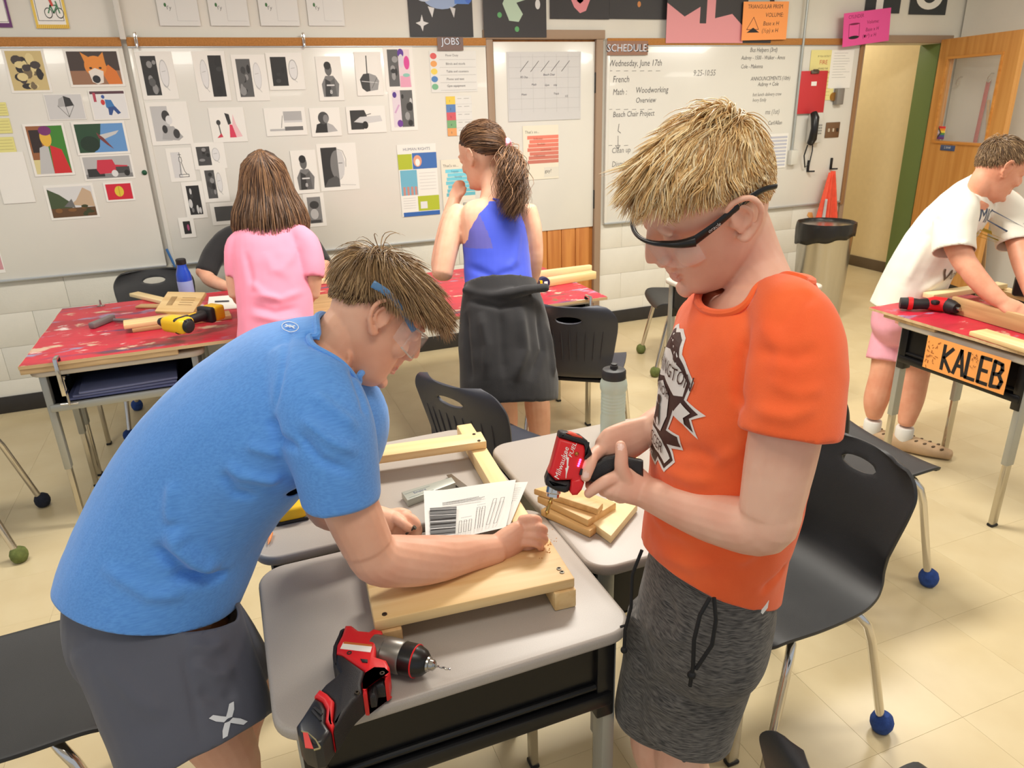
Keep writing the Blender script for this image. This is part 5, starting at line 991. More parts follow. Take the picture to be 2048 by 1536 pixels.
st_ = at_z(202, 612, BT); tag(MB().lathe([(0.018, 0), (0.018, 0.003), (0.005, 0.006), (0.0035, 0.03), (0.002, 0.031)], 12, Matrix.Translation(st_)).build('metal_stud', m_steel), 'small steel stud standing on the red board edge', 'stud')
# smaller red board
lumber('pine_beam', 'long pine beam on the smaller red board', 'wood piece', at_z(1010, 578, 0.735), at_z(1188, 549, 0.735), 0.045, 0.04, m_pine, group='wood on the smaller red board')
lumber('pine_beam', 'thin pine board lying against the pine beam', 'wood piece', at_z(1040, 556, 0.735)+Vector((0, 0.02, 0)), at_z(1185, 538, 0.735)+Vector((0, 0.02, 0)), 0.03, 0.04, m_pine2, group='wood on the smaller red board')
tm = thing('tape_measure', 'yellow and dark blue tape measure beside the black skirt', 'tape measure', at_z(1086, 573, 0.7155)); c = at_z(1087, 577, 0.7155)
MB().lathe([(0.02, -0.018), (0.03, -0.016), (0.031, 0), (0.03, 0.016), (0.02, 0.018)], 20, Matrix.Translation(c+Vector((0, 0, 0.031))) @ Matrix.Rotation(math.pi/2, 4, 'X')).build('case', mat('case_navy', rgb(36, 40, 78), 0.4), tm, world=True)
MB().box(c+Vector((-0.018, -0.002, 0.03)), (0.018, 0.034, 0.04), 0.006).build('grip', m_yel, tm, world=True); MB().box(c+Vector((0.006, -0.017, 0.03)), (0.02, 0.004, 0.02), 0.002).build('badge', m_paper, tm, world=True)
# ------------------------------------------------------------------ desk with the name card
KZ = 0.7005
kb = painted_board('red painted board on the KALEB desk', 2.545, 3.10, 1.50, 2.27, KZ+0.018, 0.012, seed=4)
tag(MB().box((2.585, 2.08, KZ+0.009), (0.05, 0.25, 0.0175), 0.002).build('wood_batten', m_ply), 'short wood batten under the red board of the KALEB desk', 'batten')
KT = KZ+0.0305
nm = thing('name_card', 'orange card lettered KALEB taped to the black desk front', 'name card', (2.57, 1.85, 0.62))
ca_, cb_ = at_z(1895, 676, 0.672), at_z(2024, 735, 0.672)
ky0, ky1 = 1.975, 1.63; kx = 2.555
o = MB().box((0, 0, 0), (ky0-ky1, 0.135, 0.0008)).build('card', mat('card_orange', rgb(246, 166, 88), 0.6), nm)
KM = Matrix.Translation((kx, (ky0+ky1)/2, 0.618)) @ Matrix.Rotation(-math.pi/2, 4, 'Z') @ Matrix.Rotation(math.pi/2, 4, 'X')
o.matrix_basis = nm.matrix_basis.inverted() @ KM
a = Art(ky0-ky1, 0.135, 0.0007)
kk = {'K': [[(0, 0), (0, 1)], [(0.9, 0.95), (0.05, 0.5), (0.95, 0.0)]], 'A': [[(0, 0), (0.5, 1), (1, 0)], [(0.2, 0.35), (0.8, 0.35)]], 'L': [[(0, 1), (0, 0), (0.9, 0)]], 'E': [[(0.9, 1), (0, 1), (0, 0), (0.9, 0)], [(0, 0.5), (0.7, 0.5)]], 'B': [[(0, 0), (0, 1), (0.7, 0.95), (0.8, 0.75), (0.6, 0.55), (0.1, 0.5)], [(0.6, 0.52), (0.95, 0.3), (0.8, 0.05), (0, 0)]]}
for k, ch in enumerate('KALEB'):
    for st in kk[ch]: a.line([(0.24+0.150*k+0.115*u, 0.13+0.72*v) for u, v in st], 0.014, BLACK)
rnd = random.Random(11)
for k in range(26): u, v = rnd.uniform(0.02, 0.15), rnd.uniform(0.08, 0.85); a.line([(u, v), (u+rnd.uniform(-0.02, 0.04), v+rnd.uniform(-0.1, 0.1))], 0.0022, rgb(150, 84, 36))
for k in range(16): u, v = rnd.uniform(0.58, 0.65), rnd.uniform(0.45, 0.85); a.line([(u, v), (u+rnd.uniform(-0.015, 0.02), v+rnd.uniform(-0.06, 0.06))], 0.002, rgb(120, 64, 30))
a.build(o, 'lettering')
kd = thing('power_drill', 'red and black cordless driver lying on the KALEB desk', 'drill', at_z(1855, 622, KT)); e = [at_z(x, y, KT+0.03) for x, y in ((1800, 606), (1838, 608), (1868, 607), (1893, 610), (1914, 617))]
MB().tube([e[0], e[0].lerp(e[1], 0.45)], [0.024, 0.026], 16).build('battery', m_toolblk, kd, world=True)
MB().tube([e[0].lerp(e[1], 0.4), e[0].lerp(e[1], 0.65)], [0.0285, 0.0275], 16).build('battery_collar', m_toolred, kd, world=True)
MB().tube([e[0].lerp(e[1], 0.6), e[1], e[1].lerp(e[2], 0.6)], [0.025, 0.022, 0.024], 16).build('handle', m_toolblk, kd, world=True)
MB().tube([e[1].lerp(e[2], 0.5), e[2], e[3]], [0.024, 0.031, 0.030], 18).build('body_shell', m_toolred, kd, world=True)
MB().tube([e[3], e[3].lerp(e[4], 0.55), e[4]], [0.029, 0.0275, 0.020], 18).build('nose', m_toolblk, kd, world=True)
MB().tube([e[4], e[4]+(e[4]-e[3])*0.3], [0.009, 0.008], 12).build('collet', m_steel, kd, world=True)
MB().box(e[2]+Vector((-0.02, -0.02, 0.012)), (0.03, 0.03, 0.02), 0.008).build('trigger', m_toolblk, kd, world=True)
GK = 'pine parts on the KALEB desk'
lumber('pine_plank', 'flat yellow pine plank at the front edge of the KALEB desk', 'wood piece', at_z(1955, 664, KT+0.009), at_z(2090, 706, KT+0.009), 0.085, 0.018, m_pine, group=GK)
lumber('pine_plank', 'tan plank standing on edge under the hand', 'wood piece', at_z(1905, 608, KT+0.035), at_z(2090, 660, KT+0.035), 0.020, 0.068, m_pine3, group=GK)
lumber('pine_plank', 'pale pine plank crossing behind the red driver', 'wood piece', at_z(1856, 592, KT+0.045), at_z(2004, 570, KT+0.045), 0.055, 0.022, m_pine2, group=GK)
lumber('pine_plank', 'short tan block behind the red driver', 'wood piece', at_z(1826, 592, KT+0.018), at_z(1870, 597, KT+0.018), 0.05, 0.036, m_pine3, group=GK)
lumber('pine_plank', 'far pale plank lying toward the door side', 'wood piece', at_z(2003, 580, KT+0.02), at_z(2090, 606, KT+0.02), 0.07, 0.02, m_pine, group=GK)
tag(MB().box(at_z(2046, 572, KT+0.07), (0.09, 0.07, 0.08), 0.012, R=Matrix.Rotation(0.6, 3, 'Z')).build('battery_pack', m_toolblk), 'black battery block on the far side of the KALEB desk', 'battery')
# ------------------------------------------------------------------ bin, broom
bc = Vector((4.12, 4.17, 0)); tr = thing('waste_bin', 'round steel waste bin with a black bag by the doorway', 'bin', bc)
m_bin = mat('brushed_steel', rgb(190, 186, 176), 0.22, 0.9, var=0.05, vscale=6, stretch=(6, 6, 0.2))
MB().lathe([(0.165, 0.0), (0.17, 0.005), (0.195, 0.70), (0.198, 0.705)], 48).build('bin_body', m_bin, tr)
rnd = random.Random(9); vv = []; ff = []; NA = 60; rings = [(0.165, 0.40), (0.182, 0.55), (0.19, 0.70), (0.196, 0.722), (0.203, 0.724), (0.206, 0.70), (0.205, 0.64), (0.204, 0.60)]
for j, (r, z) in enumerate(rings):
    for k in range(NA): a_ = 2*math.pi*k/NA; w = 0.003*math.sin(a_*11+j)+0.002*math.sin(a_*23); dz = (0.035*math.sin(a_*1.0+2.4)+0.006*math.sin(a_*9))*(j-4)/3 if j > 4 else 0; vv.append(((r+w*(1 if j > 2 else 0.5))*math.cos(a_), (r+w)*math.sin(a_), z+dz))
for j in range(len(rings)-1):
    for k in range(NA): k2 = (k+1) % NA; ff.append((j*NA+k, j*NA+k2, (j+1)*NA+k2, (j+1)*NA+k))
o = MB().add(vv, ff).build('bin_bag', mat('bag_black', rgb(30, 28, 27), 0.35, bump=0.3, bscale=60), tr, angle=80); md = o.modifiers.new('t', 'SOLIDIFY'); md.thickness = 0.002
bh = at_z(1997, 553, 0.03); brm = thing('broom', 'wooden broom handle rising from a dark brush behind the desk', 'broom', bh)
MB().cyl((bh.x, bh.y, 0.13), (bh.x-0.06, bh.y+0.05, 1.10), 0.011).build('broom_handle', m_pine3, brm, world=True); MB().cyl((bh.x+0.002, bh.y-0.002, 0.08), (bh.x-0.003, bh.y+0.003, 0.17), 0.014).build('ferrule', m_alu, brm, world=True)
MB().box((bh.x, bh.y, 0.05), (0.30, 0.06, 0.06), 0.01).box((bh.x, bh.y, 0.012), (0.29, 0.05, 0.024), 0.006).build('brush_head', m_black, brm, world=True)
dp = at_z(2030, 575, 0.03); tag(MB().prism([(-0.2, -0.16), (0.22, -0.16), (0.2, 0.15), (-0.17, 0.15)], 0.0, 0.11, Matrix.Translation((dp.x+0.05, dp.y-0.3, 0)), bev=0.02, seg=3).build('plastic_tub', mat('tub_blue', rgb(84, 104, 130), 0.5)), 'blue grey plastic tub on the floor beside broom', 'tub')
# ------------------------------------------------------------------ people: shape tools
from mathutils.bvhtree import BVHTree
def P3(k): return at_d(k[0], k[1], k[2])
def crv(vals, t):
    n = len(vals)-1; i = min(int(t), n-1); u = t-i; g = lambda k: vals[min(max(k, 0), n)]
    p0, p1, p2, p3 = g(i-1), g(i), g(i+1), g(i+2)
    return 0.5*((2*p1)+(p2-p0)*u+(2*p0-5*p1+4*p2-p3)*(u*u)+(3*p1-p0-3*p2+p3)*(u*u*u))
def loft(mb, pts, rx, ry=None, xd=None, n=20, sub=5, cap=0.5, mi=0, power=2.0):
    """closed tube with elliptic rings through pts; rx along xd, ry across"""
    ry = ry or rx; xd = xd or Vector((1, 0, 0)); xs = xd if isinstance(xd, list) else [xd]*len(pts)
    m = (len(pts)-1)*sub; C = []; A = []; B = []; X = []
    for k in range(m+1):
        t = k/sub; C.append(crv(pts, t)); A.append(max(0.0008, crv(rx, t))); B.append(max(0.0008, crv(ry, t))); X.append(crv(xs, t))
    tg = []
    for k in range(m+1): tg.append((C[min(k+1, m)]-C[max(k-1, 0)]).normalized())
    rings = []
    def ring(c, t, xx, a, b):
        x = (xx-t*xx.dot(t))
        if x.length < 1e-4: x = Vector((0, 0, 1))-t*t.z
        x.normalize(); y = t.cross(x); o = []
        for q in range(n):
            an = 2*math.pi*q/n; ca, sa = math.cos(an), math.sin(an)
            if power != 2.0: ca = math.copysign(abs(ca)**(2/power), ca); sa = math.copysign(abs(sa)**(2/power), sa)
            o.append(c+x*(a*ca)+y*(b*sa))
        rings.append(o)
    if cap:
        r = min(A[0], B[0])*cap
        for (o_, s_) in ((1.0, 0.25), (0.8, 0.62), (0.4, 0.9)): ring(C[0]-tg[0]*r*o_, tg[0], X[0], A[0]*s_, B[0]*s_)
    for k in range(m+1): ring(C[k], tg[k], X[k], A[k], B[k])
    if cap:
        r = min(A[m], B[m])*cap
        for (o_, s_) in ((0.4, 0.9), (0.8, 0.62), (1.0, 0.25)): ring(C[m]+tg[m]*r*o_, tg[m], X[m], A[m]*s_, B[m]*s_)
    vv = [p for r_ in rings for p in r_]; ff = []
    for j in range(len(rings)-1):
        for q in range(n): q2 = (q+1) % n; ff.append((j*n+q, j*n+q2, (j+1)*n+q2, (j+1)*n+q))
    ff.append(tuple(range(n-1, -1, -1))); ff.append(tuple((len(rings)-1)*n+q for q in range(n)))
    return mb.add(vv, ff, None, mi)
def limb(mb, keys, n=18, sub=5): return loft(mb, [P3(k) for k in keys], [k[3] for k in keys], [k[4] if len(k) > 4 else k[3] for k in keys], None if len(keys[0]) < 6 else keys[0][5], n, sub)
def chain(mb, pts, r, n=10): return loft(mb, [Vector(p) for p in pts], list(r), None, None, n, 4, 0.8)
def remesh(mb, voxel, smooth=2, fac=0.5, dec=1.0):
    me = bpy.data.meshes.new('tmp'); me.from_pydata(mb.v, [], mb.f); me.update(); o = bpy.data.objects.new('tmp', me); COL.objects.link(o)
    md = o.modifiers.new('r', 'REMESH'); md.mode = 'VOXEL'; md.voxel_size = voxel; md.adaptivity = 0
    if smooth: sm = o.modifiers.new('s', 'SMOOTH'); sm.iterations = smooth; sm.factor = fac
    if dec < 1: dm = o.modifiers.new('d', 'DECIMATE'); dm.ratio = dec
    dg = bpy.context.evaluated_depsgraph_get(); e = bpy.data.meshes.new_from_object(o.evaluated_get(dg))
    bpy.data.objects.remove(o); bpy.data.meshes.remove(me); return e
def verts_np(me): a = np.empty(len(me.vertices)*3); me.vertices.foreach_get('co', a); return a.reshape(-1, 3)
def norms_np(me): a = np.empty(len(me.vertices)*3); me.vertex_normals.foreach_get('vector', a); return a.reshape(-1, 3)
def faces_np(me): # quads from the voxel remesher
    c = np.empty(len(me.polygons)*3); me.polygons.foreach_get('center', c); n_ = np.empty(len(me.polygons)*3); me.polygons.foreach_get('normal', n_); return c.reshape(-1, 3), n_.reshape(-1, 3)
def wrinkle(me, creases, noise_amp=0.0015, nscale=9.0, stretch=None):
    """creases: (list of 3-D points, half width, height); soft folds of cloth as real relief"""
    v = verts_np(me); nn = norms_np(me); d = np.zeros(len(v))
    for pts, w, amp in creases:
        P = [np.array(p) for p in pts]; best = np.full(len(v), 9.0); tt = np.zeros(len(v)); L = len(P)-1
        for i, (a, b) in enumerate(zip(P[:-1], P[1:])):
            ab = b-a; t = np.clip(((v-a)@ab)/(ab@ab), 0, 1); q = np.linalg.norm(v-(a+t[:, None]*ab), axis=1); m = q < best; best[m] = q[m]; tt[m] = (i+t[m])/L
        d += amp*np.exp(-(best/w)**2)*np.clip(np.sin(np.clip(tt, 0.02, 0.98)*math.pi)*1.6, 0, 1)
    if noise_amp:
        s = stretch or (1, 1, 1)
        nz = np.array([noise.noise((p[0]*nscale*s[0], p[1]*nscale*s[1], p[2]*nscale*s[2])) for p in v]); nz2 = np.array([noise.noise((p[0]*nscale*2.7*s[0]+5, p[1]*nscale*2.7*s[1], p[2]*nscale*2.7*s[2])) for p in v])
        d += noise_amp*nz+noise_amp*0.45*nz2
    v = v+nn*d[:, None]; me.vertices.foreach_set('co', v.ravel()); me.update()
def cut(me, planes):
    """open the cloth at (point, outward normal, radius)"""
    b = bmesh.new(); b.from_mesh(me); b.normal_update(); kill = []
    for p, n_, r in planes:
        p = Vector(p); n_ = Vector(n_).normalized()
        for f in b.faces:
            c = f.calc_center_median(); q = c-p
            if abs(q.dot(n_)) < 0.02 and f.normal.dot(n_) > 0.55 and q.length < r: kill.append(f)
    bmesh.ops.delete(b, geom=list(set(kill)), context='FACES')
    bmesh.ops.delete(b, geom=[v for v in b.verts if not v.link_faces], context='VERTS')
    bn = {}
    for e in b.edges:
        if e.is_boundary: bn.setdefault(e.verts[0], []).append(e.verts[1]); bn.setdefault(e.verts[1], []).append(e.verts[0])
    for _ in range(14):
        new = {v: v.co*0.5+sum((w.co for w in ws), Vector((0, 0, 0)))*(0.5/len(ws)) for v, ws in bn.items() if len(ws) == 2}
        for v, c in new.items(): v.co = c
    ring = set(w for v in bn for e in v.link_edges for w in e.verts if w not in bn)
    bmesh.ops.smooth_vert(b, verts=list(ring), factor=0.5, use_axis_x=True, use_axis_y=True, use_axis_z=True)
    b.to_mesh(me); b.free(); me.update()
def finish(me, name, mats, parent, thick=0.0, pick=None):
    me.name = name; me.materials.clear()
    for m in (mats if isinstance(mats, (list, tuple)) else [mats]): me.materials.append(m)
    I = parent.matrix_basis.inverted() if parent is not None else None
    if pick is not None:
        c, n_ = faces_np(me); me.polygons.foreach_set('material_index', pick(c, n_).astype(np.int32))
    if I is not None: me.transform(I)
    me.polygons.foreach_set('use_smooth', [True]*len(me.polygons)); me.update(); o = link(name, me, parent)
    if thick: md = o.modifiers.new('thick', 'SOLIDIFY'); md.thickness = thick; md.offset = -1
    return o
def bvh(me): return BVHTree.FromPolygons([v.co.copy() for v in me.vertices], [tuple(p.vertices) for p in me.polygons])
def hframe(px, py, d, yaw, pitch, roll, s):
    y, p, r = map(math.radians, (yaw, pitch, roll)); fh = Vector((math.sin(y), math.cos(y), 0)); Z = Vector((0, 0, 1))
    f = fh*math.cos(p)-Z*math.sin(p); u = Z*math.cos(p)+fh*math.sin(p); x = f.cross(u); x2 = x*math.cos(r)+u*math.sin(r); u2 = u*math.cos(r)-x*math.sin(r)
    return Matrix.Translation(at_d(px, py, d)) @ Matrix((x2, f, u2)).transposed().to_4x4() @ Matrix.Scale(s, 4)
HS = [(-0.116, 0.074, 0.036, 0.018), (-0.106, 0.085, 0.016, 0.034), (-0.088, 0.088, -0.012, 0.046), (-0.06, 0.086, -0.045, 0.0565), (-0.03, 0.085, -0.072, 0.0635), (0.0, 0.081, -0.088, 0.0685), (0.03, 0.087, -0.097, 0.0725), (0.06, 0.085, -0.098, 0.0735), (0.085, 0.070, -0.088, 0.066), (0.105, 0.042, -0.062, 0.048), (0.116, 0.01, -0.03, 0.022)]
def head(mb, M, nose=1.0):
    T = lambda x, y, z: M @ Vector((x, y, z)); s = M.to_scale()[0]; X = (M.to_3x3() @ Vector((1, 0, 0))).normalized()
    loft(mb, [T(0, (a+b)/2, z) for z, a, b, w in HS], [w*s for z, a, b, w in HS], [(a-b)/2*s for z, a, b, w in HS], X, 32, 4, 0.3, power=2.15)
    R = M.to_3x3().normalized()
    def el(x, y, z, a, b, c, rx=0): mb.ball(T(x, y, z), (a*s, b*s, c*s), 18, R @ Matrix.Rotation(rx, 3, 'X'))
    loft(mb, [T(0, 0.076, 0.024), T(0, 0.082, 0.004), T(0, 0.087, -0.016), T(0, 0.090*nose, -0.028)], [v*s for v in (0.0075, 0.0085, 0.0105, 0.0122)], [v*s for v in (0.014, 0.019, 0.024, 0.024)], X, 16, 4, 0.35)
    for k in (-1, 1):
        el(k*0.0105, 0.092, -0.031, 0.0085, 0.0115, 0.008)
        el(k*0.031, 0.0745, 0.008, 0.0165, 0.010, 0.0115); el(k*0.032, 0.079, 0.026, 0.022, 0.0075, 0.006)
        el(k*0.033, 0.056, -0.026, 0.022, 0.024, 0.024)
        # ear: bowl, rim and lobe
        e = [T(k*0.071, 0.010, 0.010), T(k*0.0765, 0.008, 0.026), T(k*0.083, -0.008, 0.033), T(k*0.088, -0.024, 0.027), T(k*0.0895, -0.031, 0.008), T(k*0.086, -0.025, -0.012), T(k*0.079, -0.013, -0.026), T(k*0.074, -0.004, -0.031), T(k*0.0705, 0.003, -0.024)]
        loft(mb, e, [v*s for v in (0.003, 0.0042, 0.0046, 0.0046, 0.0045, 0.0045, 0.0056, 0.0068, 0.004)], None, None, 10, 5, 0.5)
        loft(mb, [T(k*0.072, -0.002, 0.022), T(k*0.080, -0.014, 0.018), T(k*0.0815, -0.020, 0.004), T(k*0.079, -0.014, -0.010), T(k*0.074, -0.002, -0.012)], [0.0035*s]*5, None, None, 8, 4, 0.5)
        mb.ball(T(k*0.0735, -0.011, 0.002), (0.004*s, 0.021*s, 0.028*s), 14, R @ Matrix.Rotation(-k*0.30, 3, 'Z'))
        mb.ball(T(k*0.0735, 0.007, -0.001), (0.004*s, 0.004*s, 0.006*s), 10, R)
    el(0, 0.0850, -0.0615, 0.020, 0.0055, 0.0040); el(0, 0.0845, -0.0722, 0.017, 0.0055, 0.0046); el(0, 0.080, -0.100, 0.017, 0.010, 0.012); el(0, 0.083, -0.046, 0.013, 0.0095, 0.016)
def neck(mb, M, base, r0=0.052, r1=0.060):
    loft(mb, [M @ Vector((0, -0.020, 0.01)), M @ Vector((0, -0.030, -0.055)), (M @ Vector((0, -0.034, -0.10))).lerp(base, 0.35), base], [r0*0.95, r0*0.95, r0, r1], [r0, r0, r0*0.98, r1*0.95], Vector((M.to_3x3() @ Vector((1, 0, 0))).normalized()), 20, 5, 0.4)
m_hair = None
def hair_mat():
    global m_hair
    if m_hair: return m_hair
    m = bpy.data.materials.new('hair'); m.use_nodes = True; nt = m.node_tree; b = nt.nodes['Principled BSDF']; a = nt.nodes.new('ShaderNodeAttribute'); a.attribute_name = 'ink'
    nt.links.new(a.outputs['Color'], b.inputs['Base Color']); b.inputs['Roughness'].default_value = 0.42; b.inputs['Specular IOR Level'].default_value = 0.45; m_hair = m; return m
SK_C = np.array([0, -0.006, 0.030]); SK_R = np.array([0.0765, 0.0985, 0.089])
def strands(paths, r, cols, name, parent, M=None):
    """paths: (N,K,3) array in local or world metres -> one mesh of tapered three-sided strands"""
    N, K, _ = paths.shape
    if M is not None:
        A = np.array(M); paths = paths@A[:3, :3].T+A[:3, 3]
    I = np.array(parent.matrix_basis.inverted()); paths = paths@I[:3, :3].T+I[:3, 3]
    t = np.gradient(paths, axis=1); t /= np.linalg.norm(t, axis=2, keepdims=True)+1e-9
    ref = np.random.RandomState(1).normal(size=(N, 1, 3)); x = np.cross(t, ref); x /= np.linalg.norm(x, axis=2, keepdims=True)+1e-9; y = np.cross(t, x)
    tap = np.linspace(0, 1, K); prof = np.clip(1.15-tap**2.2, 0.12, 1.0); R = (np.asarray(r).reshape(-1, 1)*prof[None, :])[:, :, None]
    V_ = np.empty((N, K, 3, 3))
    for q in range(3): a = 2*math.pi*q/3; V_[:, :, q] = paths+x*R*math.cos(a)+y*R*math.sin(a)
    base = (np.arange(N)*K*3)[:, None, None]; kk = (np.arange(K-1)*3)[None, :, None]; q = np.arange(3)[None, None, :]; q2 = (q+1) % 3
    F = np.stack([base+kk+q, base+kk+q2, base+kk+3+q2, base+kk+3+q], axis=-1).reshape(-1, 4)
    me = bpy.data.meshes.new(name); nv = N*K*3; me.vertices.add(nv); me.vertices.foreach_set('co', V_.reshape(-1)); me.loops.add(F.size); me.loops.foreach_set('vertex_index', F.reshape(-1).astype(np.int32))
    me.polygons.add(len(F)); me.polygons.foreach_set('loop_start', (np.arange(len(F))*4).astype(np.int32)); me.update(calc_edges=True)
    at = me.color_attributes.new('ink', 'FLOAT_COLOR', 'POINT'); c = np.repeat(np.concatenate([cols, np.ones((N, 1))], 1)[:, None, :], K*3, 1); at.data.foreach_set('color', c.reshape(-1))
    me.polygons.foreach_set('use_smooth', [True]*len(F)); me.materials.append(hair_mat()); return link(name, me, parent)
def pal(n, cols, seed=0):
    rs = np.random.RandomState(seed); a = np.array([c[:3] for c in cols]); i = rs.randint(0, len(a), n); j = rs.randint(0, len(a), n); u = rs.rand(n, 1); return (a[i]*u+a[j]*(1-u))*rs.uniform(0.85, 1.12, (n, 1))
def short_hair(name, parent, M, n, cols, region, length, flow, lift, r=0.0007, K=7, seed=0, clump=0.0, wave=0.0):
    rs = np.random.RandomState(seed); D = []
    while len(D) < n:
        d = rs.normal(size=(4000, 3)); d /= np.linalg.norm(d, axis=1, keepdims=True); D.extend(d[region(d)])
    d = np.array(D[:n]); p = SK_C+d*SK_R*0.985; out = np.empty((n, K, 3)); L = length(d, rs)[:, None]; lf = lift(d, rs)[:, None]
    nclump = max(1, n//24); cen = d[rs.randint(0, n, nclump)]; cid = np.argmax(d@cen.T, axis=1); coff = rs.normal(size=(nclump, 3)); jit = rs.normal(size=(n, 3))
    cur = p.copy(); out[:, 0] = cur; nrm = d/SK_R; nrm /= np.linalg.norm(nrm, axis=1, keepdims=True)
    for k in range(1, K):
        t = k/(K-1); fl = flow(cur, d, t); fl = fl+clump*coff[cid]*t+jit*0.06
        q = (cur-SK_C)/SK_R; nr = q/SK_R; nr /= np.linalg.norm(nr, axis=1, keepdims=True)
        fl = fl-nr*np.clip((fl*nr).sum(1, keepdims=True), None, 0)*0.9+nr*lf*(1-t)
        if wave: fl = fl+wave*np.sin(t*9+coff[cid][:, :1]*3)*np.cross(nr, fl)
        fl /= np.linalg.norm(fl, axis=1, keepdims=True)+1e-9; cur = cur+fl*L/(K-1)
        q = (cur-SK_C)/SK_R; rr = np.linalg.norm(q, axis=1, keepdims=True); mn = 1.0+0.05*t; cur = np.where(rr < mn, SK_C+q/rr*mn*SK_R, cur); out[:, k] = cur
    return strands(out, r*rs.uniform(0.6, 1.5, n)*M.to_scale()[0], pal(n, cols, seed), name, parent, M)
def nails(lst): return lambda c, out: np.where(np.any([((c-np.array(P3(k[:3])))**2).sum(1) < k[3]**2 for k in lst], axis=0), 3, out)
def head_pick(M, hairline, base_fn=None):
    I = np.array(M.inverted())
    def f(c, n_):
        l = c@I[:3, :3].T+I[:3, 3]; d = (l-SK_C)/SK_R; rr = np.linalg.norm(d, axis=1); u = d/np.maximum(rr, 1e-6)[:, None]
        ear = (np.abs(l[:, 0]) > 0.069) & (np.abs(l[:, 1]+0.008) < 0.032) & (np.abs(l[:, 2]) < 0.042)
        out = np.where((rr < 1.25) & hairline(u) & ~ear, 1, 0)
        lips = (np.abs(l[:, 0]) < 0.0215) & (l[:, 1] > 0.084) & (l[:, 2] > -0.0785) & (l[:, 2] < -0.0565)
        out = np.where(lips & (rr < 1.6), 2, out)
        return base_fn(c, out) if base_fn else out
    return f
def skinmat(name, c, c2): 
    m = mat(name, c, 0.48, var=0.06, vscale=14, col2=c2, sss=0.12, spec=0.4, bump=0.06, bscale=500); return m
def decal(art, tree, place, parent, name='print', lift=0.0008):
    """lay a flat print on cloth: place(x,y)->(start, direction)"""
    mb = MB(); ok = []; pos = []
    for (x, y, z) in art.b.v:
        s, d = place(x, y); h = tree.ray_cast(s, d)
        if h[0] is None: pos.append((0, 0, 0)); ok.append(False)
        else:
            nn = h[1] if h[1].dot(d) < 0 else -h[1]; pos.append(tuple(h[0]+nn*(lift+z))); ok.append(True)
    mb.v = pos
    for f, c in zip(art.b.f, art.b.c):
        if all(ok[i] for i in f): mb.f.append(f); mb.m.append(0); mb.c.append(c)
    if mb.f: return mb.build(name, ink_mat(), parent, world=True, smooth=False)
def dense(art, maxlen):
    """split large print polygons so that they follow the cloth"""
    b = bmesh.new(); vs = [b.verts.new(p) for p in art.b.v]; lay = b.faces.layers.int.new('c'); cols = []
    for f, c in zip(art.b.f, art.b.c):
        try: g = b.faces.new([vs[i] for i in f]); g[lay] = len(cols); cols.append(c)
        except ValueError: pass
    bmesh.ops.triangulate(b, faces=b.faces[:])
    for _ in range(6):
        e = [e for e in b.edges if e.calc_length() > maxlen]
        if not e: break
        bmesh.ops.subdivide_edges(b, edges=e, cuts=1); bmesh.ops.triangulate(b, faces=[f for f in b.faces if len(f.verts) > 3])
    b.verts.index_update(); art.b.v = [tuple(v.co) for v in b.verts]; art.b.f = [tuple(v.index for v in f.verts) for f in b.faces]; art.b.c = [cols[f[lay]] for f in b.faces]; b.free(); return art
def shoe(mb, heel, toe, h=0.075, w=0.042):
    heel = Vector(heel); toe = Vector(toe); d = (toe-heel).normalized(); x = d.cross(Vector((0, 0, 1)))
    loft(mb, [heel+Vector((0, 0, 0.036)), heel.lerp(toe, 0.3)+Vector((0, 0, 0.038)), heel.lerp(toe, 0.65)+Vector((0, 0, 0.030)), toe+Vector((0, 0, 0.022))], [w*0.78, w*0.85, w, w*0.7], [0.036, 0.038, 0.029, 0.02], x, 18, 4, 0.6, power=2.6)

def collar(me, p, m, parent, r=0.006, maxr=0.16, name='collar'):
    """rib band along the open neck edge nearest p"""
    b = bmesh.new(); b.from_mesh(me); nb = {}
    for e in b.edges:
        if e.is_boundary:
            for v, w in ((e.verts[0], e.verts[1]), (e.verts[1], e.verts[0])): nb.setdefault(v.index, []).append(w.index)
    co = {v.index: v.co.copy() for v in b.verts}; b.free(); p = Vector(p); left = set(nb); best = None
    while left:
        i = left.pop(); loop = [i]; prev = None; cur = i
        while True:
            nx = [k for k in nb[cur] if k != prev and (k in left)]
            if not nx: break
            prev, cur = cur, nx[0]; left.discard(cur); loop.append(cur)
        c = sum((co[k] for k in loop), Vector((0, 0, 0)))/len(loop)
        if len(loop) > 12 and (best is None or (c-p).length < best[0]): best = ((c-p).length, loop)
    if not best or best[0] > maxr: return None
    P = [co[k] for k in best[1]]
    for _ in range(70): P = [(P[i-1]+P[i]*2+P[(i+1) % len(P)])/4 for i in range(len(P))]
    P = P[::2]
    return MB().tube(P, r, 8, closed=True).build(name, m, parent, world=True)

def hem_cut(me, pts):
    """trim cloth below the plane through three points"""
    a, c, d = [P3(p) for p in pts]; n_ = (c-a).cross(d-a).normalized(); n_ = n_ if n_.z < 0 else -n_
    b = bmesh.new(); b.from_mesh(me); bmesh.ops.bisect_plane(b, geom=b.verts[:]+b.edges[:]+b.faces[:], plane_co=a, plane_no=n_, clear_outer=True); b.to_mesh(me); b.free(); me.update()
m_skinO = skinmat('skin_fair', rgb(238, 192, 168), rgb(228, 172, 148)); m_skinB = skinmat('skin_warm', rgb(236, 186, 158), rgb(224, 166, 138))
m_nail = mat('nail', rgb(246, 208, 194), 0.25); m_lip = mat('lip_skin', rgb(222, 158, 140), 0.45, sss=0.1); 
def heather(name, c, c2, c3, sc=(140, 140, 14), rough=0.8):
    return mat(name, c, rough, var=0.1, vscale=1.0, col2=c2, stretch=sc, detail=3, bump=0.25, bscale=3.0, sheen=0.15)
